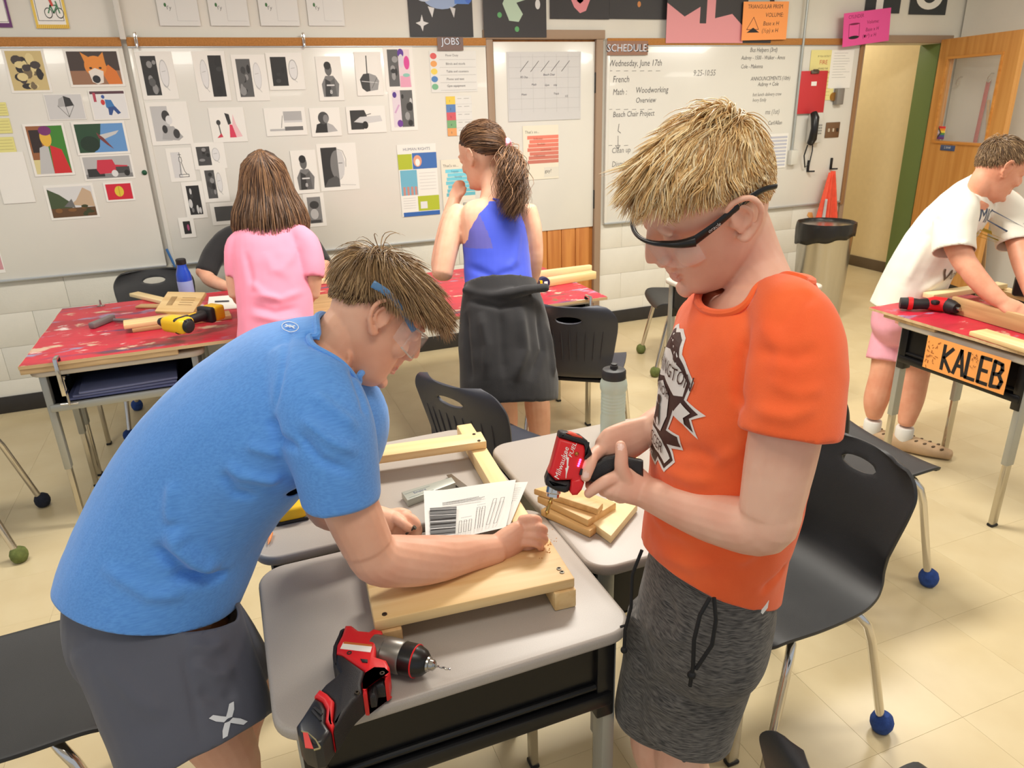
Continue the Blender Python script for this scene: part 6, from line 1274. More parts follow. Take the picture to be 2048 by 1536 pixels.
def grav(M): return np.array((M.to_3x3().inverted() @ Vector((0, 0, -1))).normalized())
def hl(zs): return lambda u: u[:, 2] > np.interp(u[:, 1], [-1, -0.6, -0.15, 0.2, 0.5, 0.8, 1], zs)
def creases(lst, me=None):
    out = []; tr = bvh(me)
    for pts, d, w, a in lst:
        P = []
        for (x0, y0), (x1, y1) in zip(pts[:-1], pts[1:]):
            for k in range(4):
                h = tr.ray_cast(Vector(CPOS), Vector(ray(x0+(x1-x0)*k/4, y0+(y1-y0)*k/4)).normalized())
                if h[0] is not None: P.append(h[0])
        if len(P) > 1: out.append((P, w, a*1.25))
    return out
def sneakers(parent, feet, m, m2):
    for heel, toe in feet:
        mb = MB(); shoe(mb, heel, toe); o = mb.build('shoe', m, parent, world=True)
        h, t = Vector(heel), Vector(toe); MB().prism([(-0.03, -0.11), (0.03, -0.11), (0.042, 0.06), (0.03, 0.125), (-0.03, 0.125), (-0.042, 0.06)], 0.0, 0.02, Matrix.Translation((h+t)/2*Vector((1, 1, 0)).length/Vector((1, 1, 0)).length) @ Matrix.Rotation(math.atan2(t.y-h.y, t.x-h.x)-math.pi/2, 4, 'Z'), bev=0.006).build('sole', m2, parent, world=True)
m_sole = mat('sole_white', rgb(214, 210, 202), 0.6); m_shoeG = mat('shoe_grey', rgb(90, 92, 98), 0.7); m_shoeK = mat('shoe_black', rgb(36, 36, 40), 0.6); m_sock = mat('sock_white', rgb(230, 228, 222), 0.9)
# ================================================================== boy in orange
fo_ = Vector((math.sin(math.radians(-72)), math.cos(math.radians(-72)), 0)); xo = fo_.cross(Vector((0, 0, 1)))
po = thing('person', 'blond person in orange printed shirt and black safety glasses holding a driver', 'person', (0.64, 0.83, 0))
MO = hframe(1414, 411, 1.035, -80, 31, 12, 1.015)
b = MB(); head(b, MO); neck(b, MO, P3((1528, 610, 1.070)), 0.047, 0.056)
K = [(1418, 1230, 1.285, .13, .09), (1450, 960, 1.200, .14, .095), (1490, 740, 1.120, .155, .095), (1520, 640, 1.075, .14, .075), (1530, 600, 1.065, .07, .06)]
loft(b, [P3(k) for k in K], [k[3] for k in K], [k[4] for k in K], xo, 24, 4)
# near (left) arm and hand
limb(b, [(1572, 668, .975, .040), (1588, 760, .955, .046), (1564, 900, .970, .0470), (1540, 1020, .998, .042)])
limb(b, [(1548, 985, 0.990, .040), (1528, 1052, 1.010, .041), (1440, 1036, 1.071, .041), (1370, 1014, 1.121, .036), (1300, 988, 1.171, .0275), (1275, 975, 1.178, .026)])
loft(b, [P3(k) for k in ((1288, 982, 1.175), (1262, 967, 1.167), (1236, 957, 1.157))], [0.028, 0.034, 0.032], [0.019, 0.018, 0.015], _U*0.9-_R*0.3, 16, 4, 0.5)
def finger(mb, keys, r): chain(mb, [P3(k) for k in keys], r)
finger(b, [(1252, 962, 1.157), (1243, 935, 1.143), (1243, 910, 1.140), (1241, 890, 1.143)], (.0135, .0118, .0105, .009))
finger(b, [(1236, 953, 1.155), (1213, 962, 1.145), (1192, 975, 1.145), (1176, 988, 1.150)], (.0118, .0105, .0098, .0078))
finger(b, [(1240, 968, 1.160), (1220, 982, 1.153), (1206, 980, 1.170), (1212, 965, 1.185)], (.0115, .0105, .0095, .008))
finger(b, [(1250, 978, 1.165), (1230, 990, 1.160), (1218, 986, 1.177), (1224, 970, 1.187)], (.011, .0102, .009, .008))
finger(b, [(1262, 985, 1.170), (1244, 996, 1.167), (1232, 992, 1.182), (1238, 978, 1.188)], (.0105, .0095, .0085, .0075))
# far (right) arm and hand
limb(b, [(1425, 640, 1.175, .05), (1428, 740, 1.225, .046), (1420, 830, 1.270, .040), (1360, 835, 1.245, .037), (1318, 848, 1.225, .030), (1290, 866, 1.213, .027)])
loft(b, [P3(k) for k in ((1298, 860, 1.215), (1258, 880, 1.205), (1218, 897, 1.193), (1200, 903, 1.187))], [0.027, 0.036, 0.037, 0.026], [0.019, 0.019, 0.017, 0.014], _U*0.75+_R*0.5, 16, 4, 0.5)
finger(b, [(1206, 898, 1.185), (1186, 912, 1.163), (1178, 932, 1.143), (1171, 955, 1.141)], (.0125, .0115, .0105, .0085))
finger(b, [(1214, 905, 1.200), (1196, 930, 1.210), (1184, 955, 1.195), (1180, 972, 1.175)], (.0118, .011, .010, .0085))
finger(b, [(1228, 915, 1.205), (1210, 942, 1.210), (1198, 962, 1.195), (1196, 972, 1.180)], (.0115, .0105, .0095, .008))
finger(b, [(1244, 922, 1.210), (1228, 946, 1.213), (1214, 962, 1.200), (1210, 970, 1.187)], (.0105, .0095, .0085, .0075))
finger(b, [(1262, 890, 1.210), (1240, 905, 1.217), (1218, 915, 1.215), (1204, 925, 1.210)], (.013, .012, .0105, .009))
# legs
aN = Vector((0.655, 0.79, 0.085)); aF = Vector((0.70, 0.92, 0.085))
for ks, an in ((((1425, 1230, 1.265), (1402, 1340, 1.29), (1362, 1505, 1.335)), aN), (((1360, 1230, 1.34), (1338, 1340, 1.36), (1312, 1482, 1.397)), aF)):
    h_, m_, kn = [P3(k) for k in ks]; loft(b, [h_, m_, kn, kn.lerp(an, 0.35)-fo_*0.015, an, an+Vector((0, 0, -0.03))], [.070, .064, .050, .049, .032, .032], None, xo, 20, 5)
me = remesh(b, 0.0026, 3, 0.5, 0.42)
HLO = hl([-0.62, -0.52, -0.10, 0.16, 0.34, 0.42, 0.42])
finish(me, 'body', [m_skinO, mat('scalp_blond', rgb(170, 132, 84), 0.7, var=0.15, vscale=200), m_lip, m_nail], po, 0, head_pick(MO, HLO, nails([(1241, 893, 1.132, .0062), (1171, 951, 1.130, .0062)])))
g = grav(MO); WH = np.array([0.0, -0.062, 0.098])
def flowO(cur, d, t):
    v = d*SK_R-(WH-SK_C); v[:, 1] += 0.05*np.clip(d[:, 2], 0, 1); v /= np.linalg.norm(v, axis=1, keepdims=True)+1e-6
    top = np.clip((d[:, 2]-0.25)*2, 0, 1)[:, None]
    return v*(0.9)+top*np.array([0, 0.6, 0.05])*(1-0.4*t)+g*(0.45+1.5*t)*(0.6+0.4*top)
def lenO(d, rs): return np.interp(d[:, 2], [-0.6, 0.0, 0.25, 0.5, 0.8, 1], [.007, .009, .016, .040, .062, .058])*rs.uniform(.7, 1.2, len(d))
def liftO(d, rs): 
    wd_ = np.exp(-(((d*SK_R+SK_C-WH)**2).sum(1))/0.0005); return np.interp(d[:, 2], [-0.5, 0.3, 0.7, 1], [.25, .3, .65, .7])+1.6*wd_*rs.rand(len(d))
BLOND = [rgb(252, 224, 168), rgb(240, 202, 140), rgb(212, 168, 106), rgb(255, 240, 204), rgb(190, 144, 90)]
short_hair('hair', po, MO, 7600, BLOND, HLO, lenO, flowO, liftO, 0.00085, 8, 2, 0.85, 0.22)
# shirt
K = [(1404, 1250, 1.305, .152, .114), (1416, 1150, 1.272, .152, .116), (1430, 1055, 1.235, .152, .119), (1450, 960, 1.200, .152, .122), (1468, 850, 1.160, .155, .122), (1490, 740, 1.120, .160, .120), (1512, 665, 1.088, .160, .108), (1527, 612, 1.068, .152, .088), (1534, 577, 1.057, .098, .066), (1536, 556, 1.052, .067, .057)]
b = MB(); loft(b, [P3(k) for k in K], [k[3] for k in K], [k[4] for k in K], xo, 40, 4, 0)
S = [(1546, 600, 1.01, .042), (1578, 632, .968, .055), (1592, 700, .950, .062), (1588, 790, .948, .066), (1578, 868, .955, .0685)]
loft(b, [P3(k) for k in S], [k[3] for k in S], [k[3]*0.94 for k in S], fo_, 28, 5, 0)
S2 = [(1440, 630, 1.170, .055), (1425, 660, 1.200, .066), (1425, 730, 1.235, .069), (1424, 800, 1.275, .068)]
loft(b, [P3(k) for k in S2], [k[3] for k in S2], None, fo_, 24, 5, 0)
me = remesh(b, 0.0048, 9, 0.5)
dn = lambda a, c: (P3(a[:3])-P3(c[:3])).normalized()
hem_cut(me, [(1272, 1080, 1.27), (1420, 1190, 1.12), (1560, 1199, 1.22)]); cut(me, [(P3(S[-1][:3]), dn(S[-1], S[-2]), 0.1), (P3(S2[-1][:3]), dn(S2[-1], S2[-2]), 0.1), (P3(K[-1][:3])-Vector((0, 0, 0.004))+fo_*0.01, Vector((0, 0, 1))+fo_*0.35, 0.095)])
wrinkle(me, creases([([(1500, 650), (1480, 720), (1478, 790), (1490, 830)], .93, .010, -.006), ([(1650, 560), (1600, 600), (1520, 690)], .93, .012, -.004), ([(1310, 930), (1380, 960), (1460, 958)], 1.05, .012, .005), ([(1300, 895), (1400, 905), (1470, 935)], 1.05, .011, -.004), ([(1420, 930), (1475, 900), (1510, 850)], 1.0, .010, .004),
    ([(1510, 700), (1590, 715), (1660, 690)], .87, .010, -.004), ([(1500, 820), (1580, 835), (1660, 800)], .87, .010, .004), ([(1520, 640), (1560, 700), (1570, 800)], .87, .012, .004), ([(1530, 760), (1600, 790), (1670, 770)], .87, .009, .003), ([(1520, 1190), (1560, 1150), (1580, 1120)], 1.12, .008, -.005), ([(1300, 1100), (1380, 1130), (1480, 1110)], 1.1, .014, .004), ([(1600, 950), (1570, 1050), (1550, 1120)], 1.1, .012, .005), ([(1345, 640), (1360, 700), (1350, 760)], 1.1, .012, .004), ([(1400, 1000), (1450, 1080), (1540, 1110)], 1.1, .012, -.004), ([(1290, 1000), (1330, 1060), (1420, 1090)], 1.1, .012, .004), ([(1470, 1130), (1510, 1100), (1590, 1060)], 1.1, .010, .004)], me), 0.0032, 11)
m_or = mat('orange_cotton', rgb(255, 112, 54), 0.85, var=0.05, vscale=9, col2=rgb(246, 98, 44), bump=0.3, bscale=900, sheen=0.2)
treeO = bvh(me); collar(me, P3((1536, 556, 1.052)), m_or, po); shirtO = finish(me, 'shirt', m_or, po, 0.0025)
# chest print: crest with banners
cc = P3((1480, 770, 1.130)); a = Art(0.235, 0.25); a.dz = 0.0004
BR_ = rgb(70, 42, 34); WH_ = rgb(234, 228, 222)
def sym(pts): return pts+[(1-x, y) for x, y in pts[::-1]]
a.poly(sym([(0.5, 0.05), (0.40, 0.06), (0.36, 0.12), (0.22, 0.10), (0.16, 0.20), (0.24, 0.26), (0.14, 0.29), (0.17, 0.38), (0.30, 0.37), (0.26, 0.50), (0.02, 0.42), (0.09, 0.52), (0.00, 0.58), (0.16, 0.62), (0.14, 0.74), (0.32, 0.86), (0.36, 0.95), (0.44, 0.985), (0.5, 0.97)]), WH_)
a.poly(sym([(0.5, 0.07), (0.41, 0.08), (0.375, 0.14), (0.235, 0.12), (0.185, 0.20), (0.29, 0.27), (0.16, 0.305), (0.185, 0.365), (0.325, 0.35), (0.285, 0.51), (0.06, 0.45), (0.11, 0.52), (0.05, 0.57), (0.185, 0.615), (0.165, 0.725), (0.33, 0.84), (0.38, 0.93), (0.45, 0.96), (0.5, 0.945)]), BR_)
a.poly(sym([(0.5, 0.66), (0.3, 0.60), (0.20, 0.63), (0.195, 0.72), (0.34, 0.80), (0.5, 0.84)]), WH_); a.poly(sym([(0.5, 0.16), (0.36, 0.17), (0.25, 0.145), (0.215, 0.20), (0.35, 0.27), (0.5, 0.28)]), WH_)
a.poly(sym([(0.5, 0.30), (0.40, 0.31), (0.34, 0.44), (0.36, 0.57), (0.5, 0.63)]), WH_); a.poly([(0.27, 0.49), (0.13, 0.47), (0.15, 0.51), (0.10, 0.56), (0.20, 0.59)], WH_); a.poly([(0.73, 0.49), (0.87, 0.47), (0.85, 0.51), (0.90, 0.56), (0.80, 0.59)], WH_)
a.text('DORRINGTON', 0.5, 0.685, 0.022, BR_, 'c', sx=0.82); a.text('MINOR', 0.5, 0.55, 0.015, BR_, 'c'); a.text('SOCCER', 0.5, 0.195, 0.017, BR_, 'c'); a.ell(0.5, 0.50, 0.04, 0.03, BR_); a.poly([(0.46, 0.47), (0.54, 0.47), (0.57, 0.36), (0.52, 0.32), (0.44, 0.34)], BR_); a.ell(0.54, 0.36, 0.03, 0.026, WH_); a.text('1987', 0.5, 0.10, 0.012, WH_, 'c'); a.ell(0.42, 0.90, 0.022, 0.022, WH_); a.ell(0.42, 0.90, 0.010, 0.010, BR_)
dense(a, 0.012)
tdir = (P3((1480, 760, 1.122))-P3((1450, 960, 1.200))).normalized(); pc = P3((1466, 790, 1.150))
decal(a, treeO, lambda x, y: (pc-xo*x+tdir*(y+0.0)+fo_*0.4, -fo_), po, 'shirt_print')
# shorts with drawstring
m_sh = heather('grey_heather', rgb(112, 108, 104), rgb(48, 47, 48), None, (60, 60, 420), 0.85)
b = MB(); K = [(1424, 1075, 1.235, .138, .094), (1420, 1130, 1.255, .147, .101), (1412, 1190, 1.275, .158, .108), (1398, 1260, 1.295, .160, .108), (1385, 1310, 1.310, .135, .09)]
loft(b, [P3(k) for k in K], [k[3] for k in K], [k[4] for k in K], xo, 32, 4, 0.1)
LN = [(1425, 1230, 1.260, .080, .100), (1404, 1320, 1.285, .086, .096), (1382, 1400, 1.305, .087, .090), (1368, 1458, 1.322, .088, .087)]
LF = [(1360, 1230, 1.335, .080, .098), (1342, 1320, 1.355, .084, .092), (1326, 1390, 1.37, .086, .088), (1316, 1438, 1.385, .087, .085)]
for Q in (LN, LF): loft(b, [P3(k) for k in Q], [k[3] for k in Q], [k[4] for k in Q], xo, 28, 5, 0)
me = remesh(b, 0.0055, 4, 0.5); cut(me, [(P3(LN[-1][:3]), dn(LN[-1], LN[-2]), 0.12), (P3(LF[-1][:3]), dn(LF[-1], LF[-2]), 0.12), (P3(K[0][:3]), dn(K[0], K[1]), 0.2)])
wrinkle(me, creases([([(1290, 1250), (1330, 1280), (1400, 1270)], 1.15, .014, .005), ([(1255, 1330), (1300, 1350), (1340, 1330)], 1.2, .014, .005), ([(1480, 1240), (1450, 1350), (1420, 1450)], 1.15, .010, -.004), ([(1280, 1400), (1340, 1420), (1400, 1390)], 1.2, .014, .004), ([(1330, 1180), (1345, 1230), (1340, 1300)], 1.12, .012, -.004)], me), 0.003, 8)
finish(me, 'shorts', m_sh, po, 0.003)
m_cord = mat('black_cord', rgb(20, 20, 22), 0.7)
MB().tube([at_d(1420, 1195, 1.085), at_d(1400, 1230, 1.085), at_d(1388, 1280, 1.095), at_d(1386, 1335, 1.11), at_d(1380, 1372, 1.12)], 0.0032, 8).tube([at_d(1428, 1195, 1.085), at_d(1432, 1240, 1.085), at_d(1424, 1290, 1.095), at_d(1392, 1338, 1.11)], 0.0032, 8).ball(at_d(1383, 1350, 1.115), 0.007, 10).build('drawstring', m_cord, po, world=True)
MB().tube([at_d(1284, 1100, 1.16), at_d(1264, 1150, 1.165), at_d(1262, 1215, 1.18), at_d(1250, 1260, 1.19), at_d(1248, 1300, 1.20)], 0.0028, 8).ball(at_d(1248, 1300, 1.20), 0.006, 10).tube([at_d(1253, 1250, 1.19), at_d(1240, 1254, 1.19)], 0.0022, 6).build('drawstring', m_cord, po, world=True)
MB().prism([(-0.012, 0.0), (0.012, 0.0), (0.010, -0.012), (0.002, -0.022), (-0.009, -0.010)], 0, 0.0015, Matrix.Translation(at_d(1522, 1200, 1.128)) @ Matrix((_R, _U, -_F)).transposed().to_4x4()).build('care_tag', m_paper, po, world=True)
sneakers(po, [(aN+Vector((0.06, -0.0, -0.085)), aN+fo_*0.14+Vector((0, 0, -0.085))), (aF+Vector((0.06, 0, -0.085)), aF+fo_*0.14+Vector((0, 0, -0.085)))], m_shoeG, m_sole)
# ---- safety glasses (shared maker, head space)
m_clear = mat('clear_polycarbonate', rgb(244, 246, 246), 0.04, alpha=0.10, spec=0.8)
def arc_pts(z, n=21, w=0.071, y0=0.098, sweep=0.046): return [Vector((w*math.sin(a), y0-sweep*(1-math.cos(a*1.0))*1.25, z)) for a in [(-1+2*i/(n-1))*1.35 for i in range(n)]]
def lens_sheet(mb, M, z0, z1, notch=0.012, th_=0.0018, n=29, nz=7):
    vv = []; ff = []
    for j in range(nz):
        v = j/(nz-1)
        for i in range(n):
            a = (-1+2*i/(n-1))*1.35; x = 0.073*math.sin(a); lo = z0+notch*math.exp(-(x/0.014)**2)+0.010*max(0, abs(a)-0.8); z = lo+(z1-lo)*v
            y = 0.104-0.0575*(1-math.cos(a))-0.004*(1-v); vv.append(M @ Vector((x, y, z)))
    for j in range(nz-1):
        for i in range(n-1): ff.append((j*n+i, j*n+i+1, (j+1)*n+i+1, (j+1)*n+i))
    mb.add(vv, ff); return mb
gl = thing('safety_glasses', 'black browline safety glasses worn by the blond person', 'glasses', MO.translation)
o = lens_sheet(MB(), MO, -0.028, 0.018).build('lens', m_clear, gl, world=True, angle=80); md = o.modifiers.new('t', 'SOLIDIFY'); md.thickness = 0.0018
m_gblk = mat('glasses_black', rgb(26, 24, 24), 0.3)
br = MB(); pts = []
for i in range(29): a_ = (-1+2*i/28)*1.35; pts.append(MO @ Vector((0.0745*math.sin(a_), 0.1055-0.0575*(1-math.cos(a_)), 0.019-0.012*max(0, abs(a_)-0.7))))
br.tube(pts, [0.0032+0.0045*min(1, abs(-1+2*i/28)**2) for i in range(29)], 10, up=(MO.to_3x3() @ Vector((0, 0, 1)))); br.build('brow_frame', m_gblk, gl, world=True)
for k in (-1, 1): loft_m = MB(); loft(loft_m, [MO @ Vector((k*0.0725, 0.064, 0.012)), MO @ Vector((k*0.0765, 0.03, 0.016)), MO @ Vector((k*0.0785, -0.012, 0.022)), MO @ Vector((k*0.0775, -0.045, 0.021)), MO @ Vector((k*0.073, -0.068, 0.010))], [0.0018]*5, [0.0075, 0.006, 0.005, 0.0042, 0.0035], (MO.to_3x3() @ Vector((1, 0, 0))).normalized(), 12, 5, 0.5); loft_m.build('temple', m_gblk, gl, world=True)
a = Art(1, 1); a.text('oracle', 0.5, 0.5, 0.0055, rgb(206, 202, 200), 'c', 0.15); o = a.build(gl, 'lettering'); xl = (MO.to_3x3() @ Vector((0, 1, 0))).normalized(); zl = (MO.to_3x3() @ Vector((0, -0.1, 1))).normalized()
fx = -xl; fz = zl; fn = fx.cross(fz).normalized(); o.matrix_basis = gl.matrix_basis.inverted() @ (Matrix.Translation((MO @ Vector((-0.0788, 0.032, 0.0135)))+fn*0.0006) @ Matrix((fx, fn.cross(fx).normalized(), fn)).transposed().to_4x4())

# ================================================================== boy in blue
fb = Vector((math.sin(math.radians(82)), math.cos(math.radians(82)), 0)); xb = fb.cross(Vector((0, 0, 1)))
pb = thing('person', 'brown haired person in blue shirt and clear glasses bent over the desk', 'person', (-0.22, 1.28, 0))
MBl = hframe(752, 634, 1.285, 98, 40, 13, 0.935)
b = MB(); head(b, MBl); neck(b, MBl, P3((664, 712, 1.27)), 0.05, 0.058)
K = [(300, 1230, 1.345, .13, .11), (352, 1060, 1.33, .135, .11), (425, 940, 1.31, .14, .11), (515, 840, 1.29, .15, .10), (600, 765, 1.27, .14, .085), (655, 715, 1.265, .075, .06)]
loft(b, [P3(k) for k in K], [k[3] for k in K], [k[4] for k in K], xb, 24, 4)
limb(b, [(612, 780, 1.19, .052), (660, 900, 1.18, .048), (700, 1010, 1.20, .047), (735, 1090, 1.225, .044)])
limb(b, [(722, 1060, 1.215, .041), (752, 1115, 1.24, .0445), (800, 1122, 1.262, .0455), (870, 1118, 1.297, .043), (940, 1106, 1.335, .034), (995, 1098, 1.365, .0275)])
loft(b, [P3(k) for k in ((985, 1100, 1.36), (1012, 1088, 1.375), (1040, 1070, 1.388))], [0.026, 0.034, 0.036], [0.022, 0.025, 0.021], _U*0.8+_R*0.6, 18, 4, 0.6)
for i, (mx, my, px_, py_, tx, ty, d) in enumerate(((1044, 1040, 1078, 1040, 1066, 1056, 1.385), (1052, 1056, 1089, 1058, 1070, 1072, 1.38), (1052, 1072, 1090, 1076, 1068, 1089, 1.378), (1044, 1086, 1082, 1091, 1066, 1096, 1.38))):
    finger(b, [(mx, my, d-0.006), ((mx+px_)/2+2, (my+py_)/2-3, d-0.016), (px_-3, py_, d-0.008), (px_-3, py_+6, d+0.012), (tx, ty, d+0.020)], [v*(1, 1, .97, .88)[i] for v in (.0100, .0092, .0088, .0082, .0072)])
b.ball(P3((1054, 1086, 1.398)), 0.019, 14); b.ball(P3((1060, 1074, 1.402)), 0.019, 14)
finger(b, [(1020, 1072, 1.395), (1042, 1060, 1.415), (1062, 1066, 1.42), (1070, 1080, 1.418)], (.014, .0125, .011, .009))
# far arm and hand
limb(b, [(705, 850, 1.37, .048), (668, 950, 1.43, .044), (650, 1012, 1.462, .041), (700, 1030, 1.478, .038), (760, 1040, 1.495, .029), (782, 1044, 1.50, .026)])
loft(b, [P3(k) for k in ((775, 1043, 1.50), (798, 1045, 1.505), (815, 1048, 1.508))], [0.026, 0.032, 0.029], [0.018, 0.018, 0.015], _U, 16, 4, 0.5)
finger(b, [(806, 1034, 1.50), (824, 1038, 1.49), (834, 1052, 1.488), (826, 1066, 1.49)], (.0115, .0105, .0098, .008))
finger(b, [(812, 1042, 1.505), (830, 1050, 1.495), (836, 1064, 1.492), (824, 1074, 1.494)], (.0115, .0105, .0098, .008))
finger(b, [(808, 1054, 1.51), (822, 1064, 1.502), (824, 1076, 1.498), (812, 1080, 1.50)], (.011, .010, .0092, .008))
finger(b, [(800, 1060, 1.512), (808, 1072, 1.506), (806, 1082, 1.502), (798, 1084, 1.504)], (.010, .009, .0085, .0075))
finger(b, [(790, 1036, 1.49), (806, 1048, 1.472), (820, 1058, 1.475)], (.0125, .011, .009))
hb = P3((300, 1215, 1.345)); kR, kL = Vector((-0.155, 1.165, 0.43)), Vector((-0.125, 1.36, 0.43)); aR, aL = Vector((-0.21, 1.185, 0.085)), Vector((-0.19, 1.37, 0.085))
for kn, an, s_ in ((kR, aR, 1), (kL, aL, -1)):
    hp = hb+xb*(0.075*s_); loft(b, [hp, hp.lerp(kn, 0.5), kn, kn.lerp(an, 0.35)-fb*0.015, an, an+Vector((0, 0, -0.03))], [.080, .070, .052, .050, .033, .033], None, xb, 20, 5)
me = remesh(b, 0.0026, 3, 0.5, 0.42)
HLB = hl([-0.50, -0.42, -0.06, 0.14, 0.30, 0.38, 0.38])
finish(me, 'body', [m_skinB, mat('scalp_brown', rgb(92, 68, 48), 0.7, var=0.15, vscale=200), m_lip], pb, 0, head_pick(MBl, HLB))
gb = grav(MBl); WHB = np.array([0.0, -0.050, 0.104])
def flowB(cur, d, t):
    v = d*SK_R-(WHB-SK_C); v /= np.linalg.norm(v, axis=1, keepdims=True)+1e-6; top = np.clip((d[:, 2]-0.15)*2, 0, 1)[:, None]
    return v+top*np.array([0, 0.55, -0.1])+gb*(0.30+0.9*t)
def lenB(d, rs): return np.interp(d[:, 2], [-0.5, 0.0, 0.2, 0.4, 0.7, 1], [.010, .020, .042, .070, .084, .074])*rs.uniform(.75, 1.12, len(d))*np.where((d[:, 1] < -0.1) & (d[:, 2] < 0.25), 0.6, 1.0)
def liftB(d, rs): return np.interp(d[:, 2], [-0.5, 0.2, 0.6, 1], [.2, .35, .5, .5])+0.25*np.exp(-(((d*SK_R+SK_C-WHB)**2).sum(1))/0.0003)
BROWN = [rgb(176, 142, 100), rgb(140, 108, 72), rgb(202, 170, 124), rgb(104, 78, 54), rgb(160, 126, 86)]
short_hair('hair', pb, MBl, 7800, BROWN, HLB, lenB, flowB, liftB, 0.00080, 8, 5, 0.30, 0.08)
# shirt
K = [(292, 1300, 1.36, .168, .158), (297, 1200, 1.342, .168, .159), (330, 1110, 1.333, .166, .158), (372, 1020, 1.325, .164, .152), (430, 935, 1.31, .166, .148), (512, 845, 1.29, .172, .138), (590, 770, 1.27, .162, .116), (640, 722, 1.262, .118, .088), (672, 694, 1.258, .080, .066), (684, 684, 1.256, .074, .062)]
b = MB(); loft(b, [P3(k) for k in K], [k[3] for k in K], [k[4] for k in K], xb, 40, 4, 0)
S = [(585, 735, 1.215, .060), (628, 790, 1.175, .076), (655, 860, 1.165, .0765), (672, 930, 1.172, .070), (684, 1004, 1.19, .0635)]
loft(b, [P3(k) for k in S], [k[3] for k in S], [k[3]*0.95 for k in S], fb, 28, 5, 0)
S2 = [(672, 760, 1.32, .055), (706, 830, 1.365, .068), (700, 890, 1.40, .066), (682, 935, 1.425, .062)]
loft(b, [P3(k) for k in S2], [k[3] for k in S2], None, fb, 24, 5, 0)
me = remesh(b, 0.005, 4, 0.5)
hem_cut(me, [(112, 1172, 1.275), (330, 1290, 1.175), (475, 1236, 1.30)]); cut(me, [(P3(S[-1][:3]), dn(S[-1], S[-2]), 0.1), (P3(S2[-1][:3]), dn(S2[-1], S2[-2]), 0.1), (P3(K[-1][:3]), dn(K[-1], K[-2]), 0.1)])
wrinkle(me, creases([([(350, 1050), (355, 1090), (400, 1130), (455, 1140)], 1.19, 0.0162, 0.0159), ([(300, 1085), (370, 1140), (440, 1165)], 1.19, 0.0108, -0.0110), ([(345, 960), (340, 1020), (350, 1060)], 1.19, 0.0108, 0.0073), ([(450, 925), (480, 950), (540, 960), (575, 950)], 1.17, 0.0099, 0.0073), ([(440, 940), (470, 985), (530, 1000)], 1.17, 0.0090, -0.0061),
    ([(540, 830), (560, 880), (620, 910)], 1.13, 0.0090, -0.0073), ([(490, 890), (530, 900), (580, 915)], 1.14, 0.0081, 0.0061), ([(600, 830), (660, 880), (740, 920)], 1.1, 0.0090, 0.0073), ([(590, 860), (640, 920), (735, 960)], 1.1, 0.0081, -0.0061), ([(620, 780), (680, 830), (730, 870)], 1.1, 0.0090, 0.0061), ([(690, 700), (725, 800), (735, 850)], 1.13, 0.0090, -0.0049),
    ([(330, 1150), (420, 1160), (470, 1140)], 1.2, 0.0090, -0.0122), ([(200, 1130), (300, 1190), (400, 1190)], 1.2, 0.0126, 0.0061), ([(585, 640), (560, 760), (540, 850)], 1.15, 0.0054, -0.0037)], me), 0.0025, 8)
m_bs = mat('blue_heather', rgb(98, 164, 242), 0.7, var=0.1, vscale=1.0, col2=rgb(84, 148, 230), stretch=(40, 330, 330), detail=3, bump=0.05, bscale=3.0, sheen=0.25)
treeB = bvh(me); collar(me, P3((684, 684, 1.256)), m_bs, pb); finish(me, 'shirt', m_bs, pb, 0.0025)
def camdecal(art, tree, px, py, d, parent, rot=0.0, name='logo', lift=0.0009):
    c, s_ = math.cos(rot), math.sin(rot); O_ = at_d(px, py, d); vd = Vector(ray(px, py)).normalized()
    return decal(art, tree, lambda x, y: (O_+_R*(x*c-y*s_)+_U*(x*s_+y*c)-vd*0.3, vd), parent, name, lift)
a = Art(0.028, 0.017); n_ = 28
for k in range(n_): t0, t1 = 2*math.pi*k/n_, 2*math.pi*(k+1)/n_; a.line([(0.5+0.5*math.cos(t0), 0.5+0.5*math.sin(t0)), (0.5+0.5*math.cos(t1), 0.5+0.5*math.sin(t1))], 0.0011, rgb(214, 222, 232))
a.line([(0.22, 0.62), (0.5, 0.42), (0.78, 0.62)], 0.0016, rgb(214, 222, 232)); a.line([(0.22, 0.38), (0.5, 0.58), (0.78, 0.38)], 0.0016, rgb(214, 222, 232)); camdecal(a, treeB, 581, 655, 1.25, pb, -0.15)
# shorts
m_gs = mat('slate_shorts', rgb(84, 86, 98), 0.6, var=0.06, vscale=5, bump=0.15, bscale=1200, sheen=0.15)
b = MB(); K = [(305, 1165, 1.345, .150, .135), (300, 1215, 1.35, .158, .145), (312, 1280, 1.355, .155, .14), (330, 1330, 1.36, .12, .11)]
loft(b, [P3(k) for k in K], [k[3] for k in K], [k[4] for k in K], xb, 32, 4, 0.1)
LR = [(312, 1240, 1.29, .088, .140), (345, 1330, 1.275, .095, .136), (378, 1420, 1.262, .098, .132), (404, 1496, 1.252, .098, .130)]
LL = [(330, 1230, 1.42, .085, .125), (388, 1300, 1.43, .090, .118), (425, 1350, 1.445, .092, .110), (440, 1382, 1.455, .092, .108)]
for Q in (LR, LL): loft(b, [P3(k) for k in Q], [k[3] for k in Q], [k[4] for k in Q], xb, 28, 5, 0)
me = remesh(b, 0.006, 4, 0.5); cut(me, [(P3(LR[-1][:3]), dn(LR[-1], LR[-2])+fb*0.15, 0.16), (P3(LL[-1][:3]), dn(LL[-1], LL[-2]), 0.14), (P3(K[0][:3]), dn(K[0], K[1]), 0.22)])
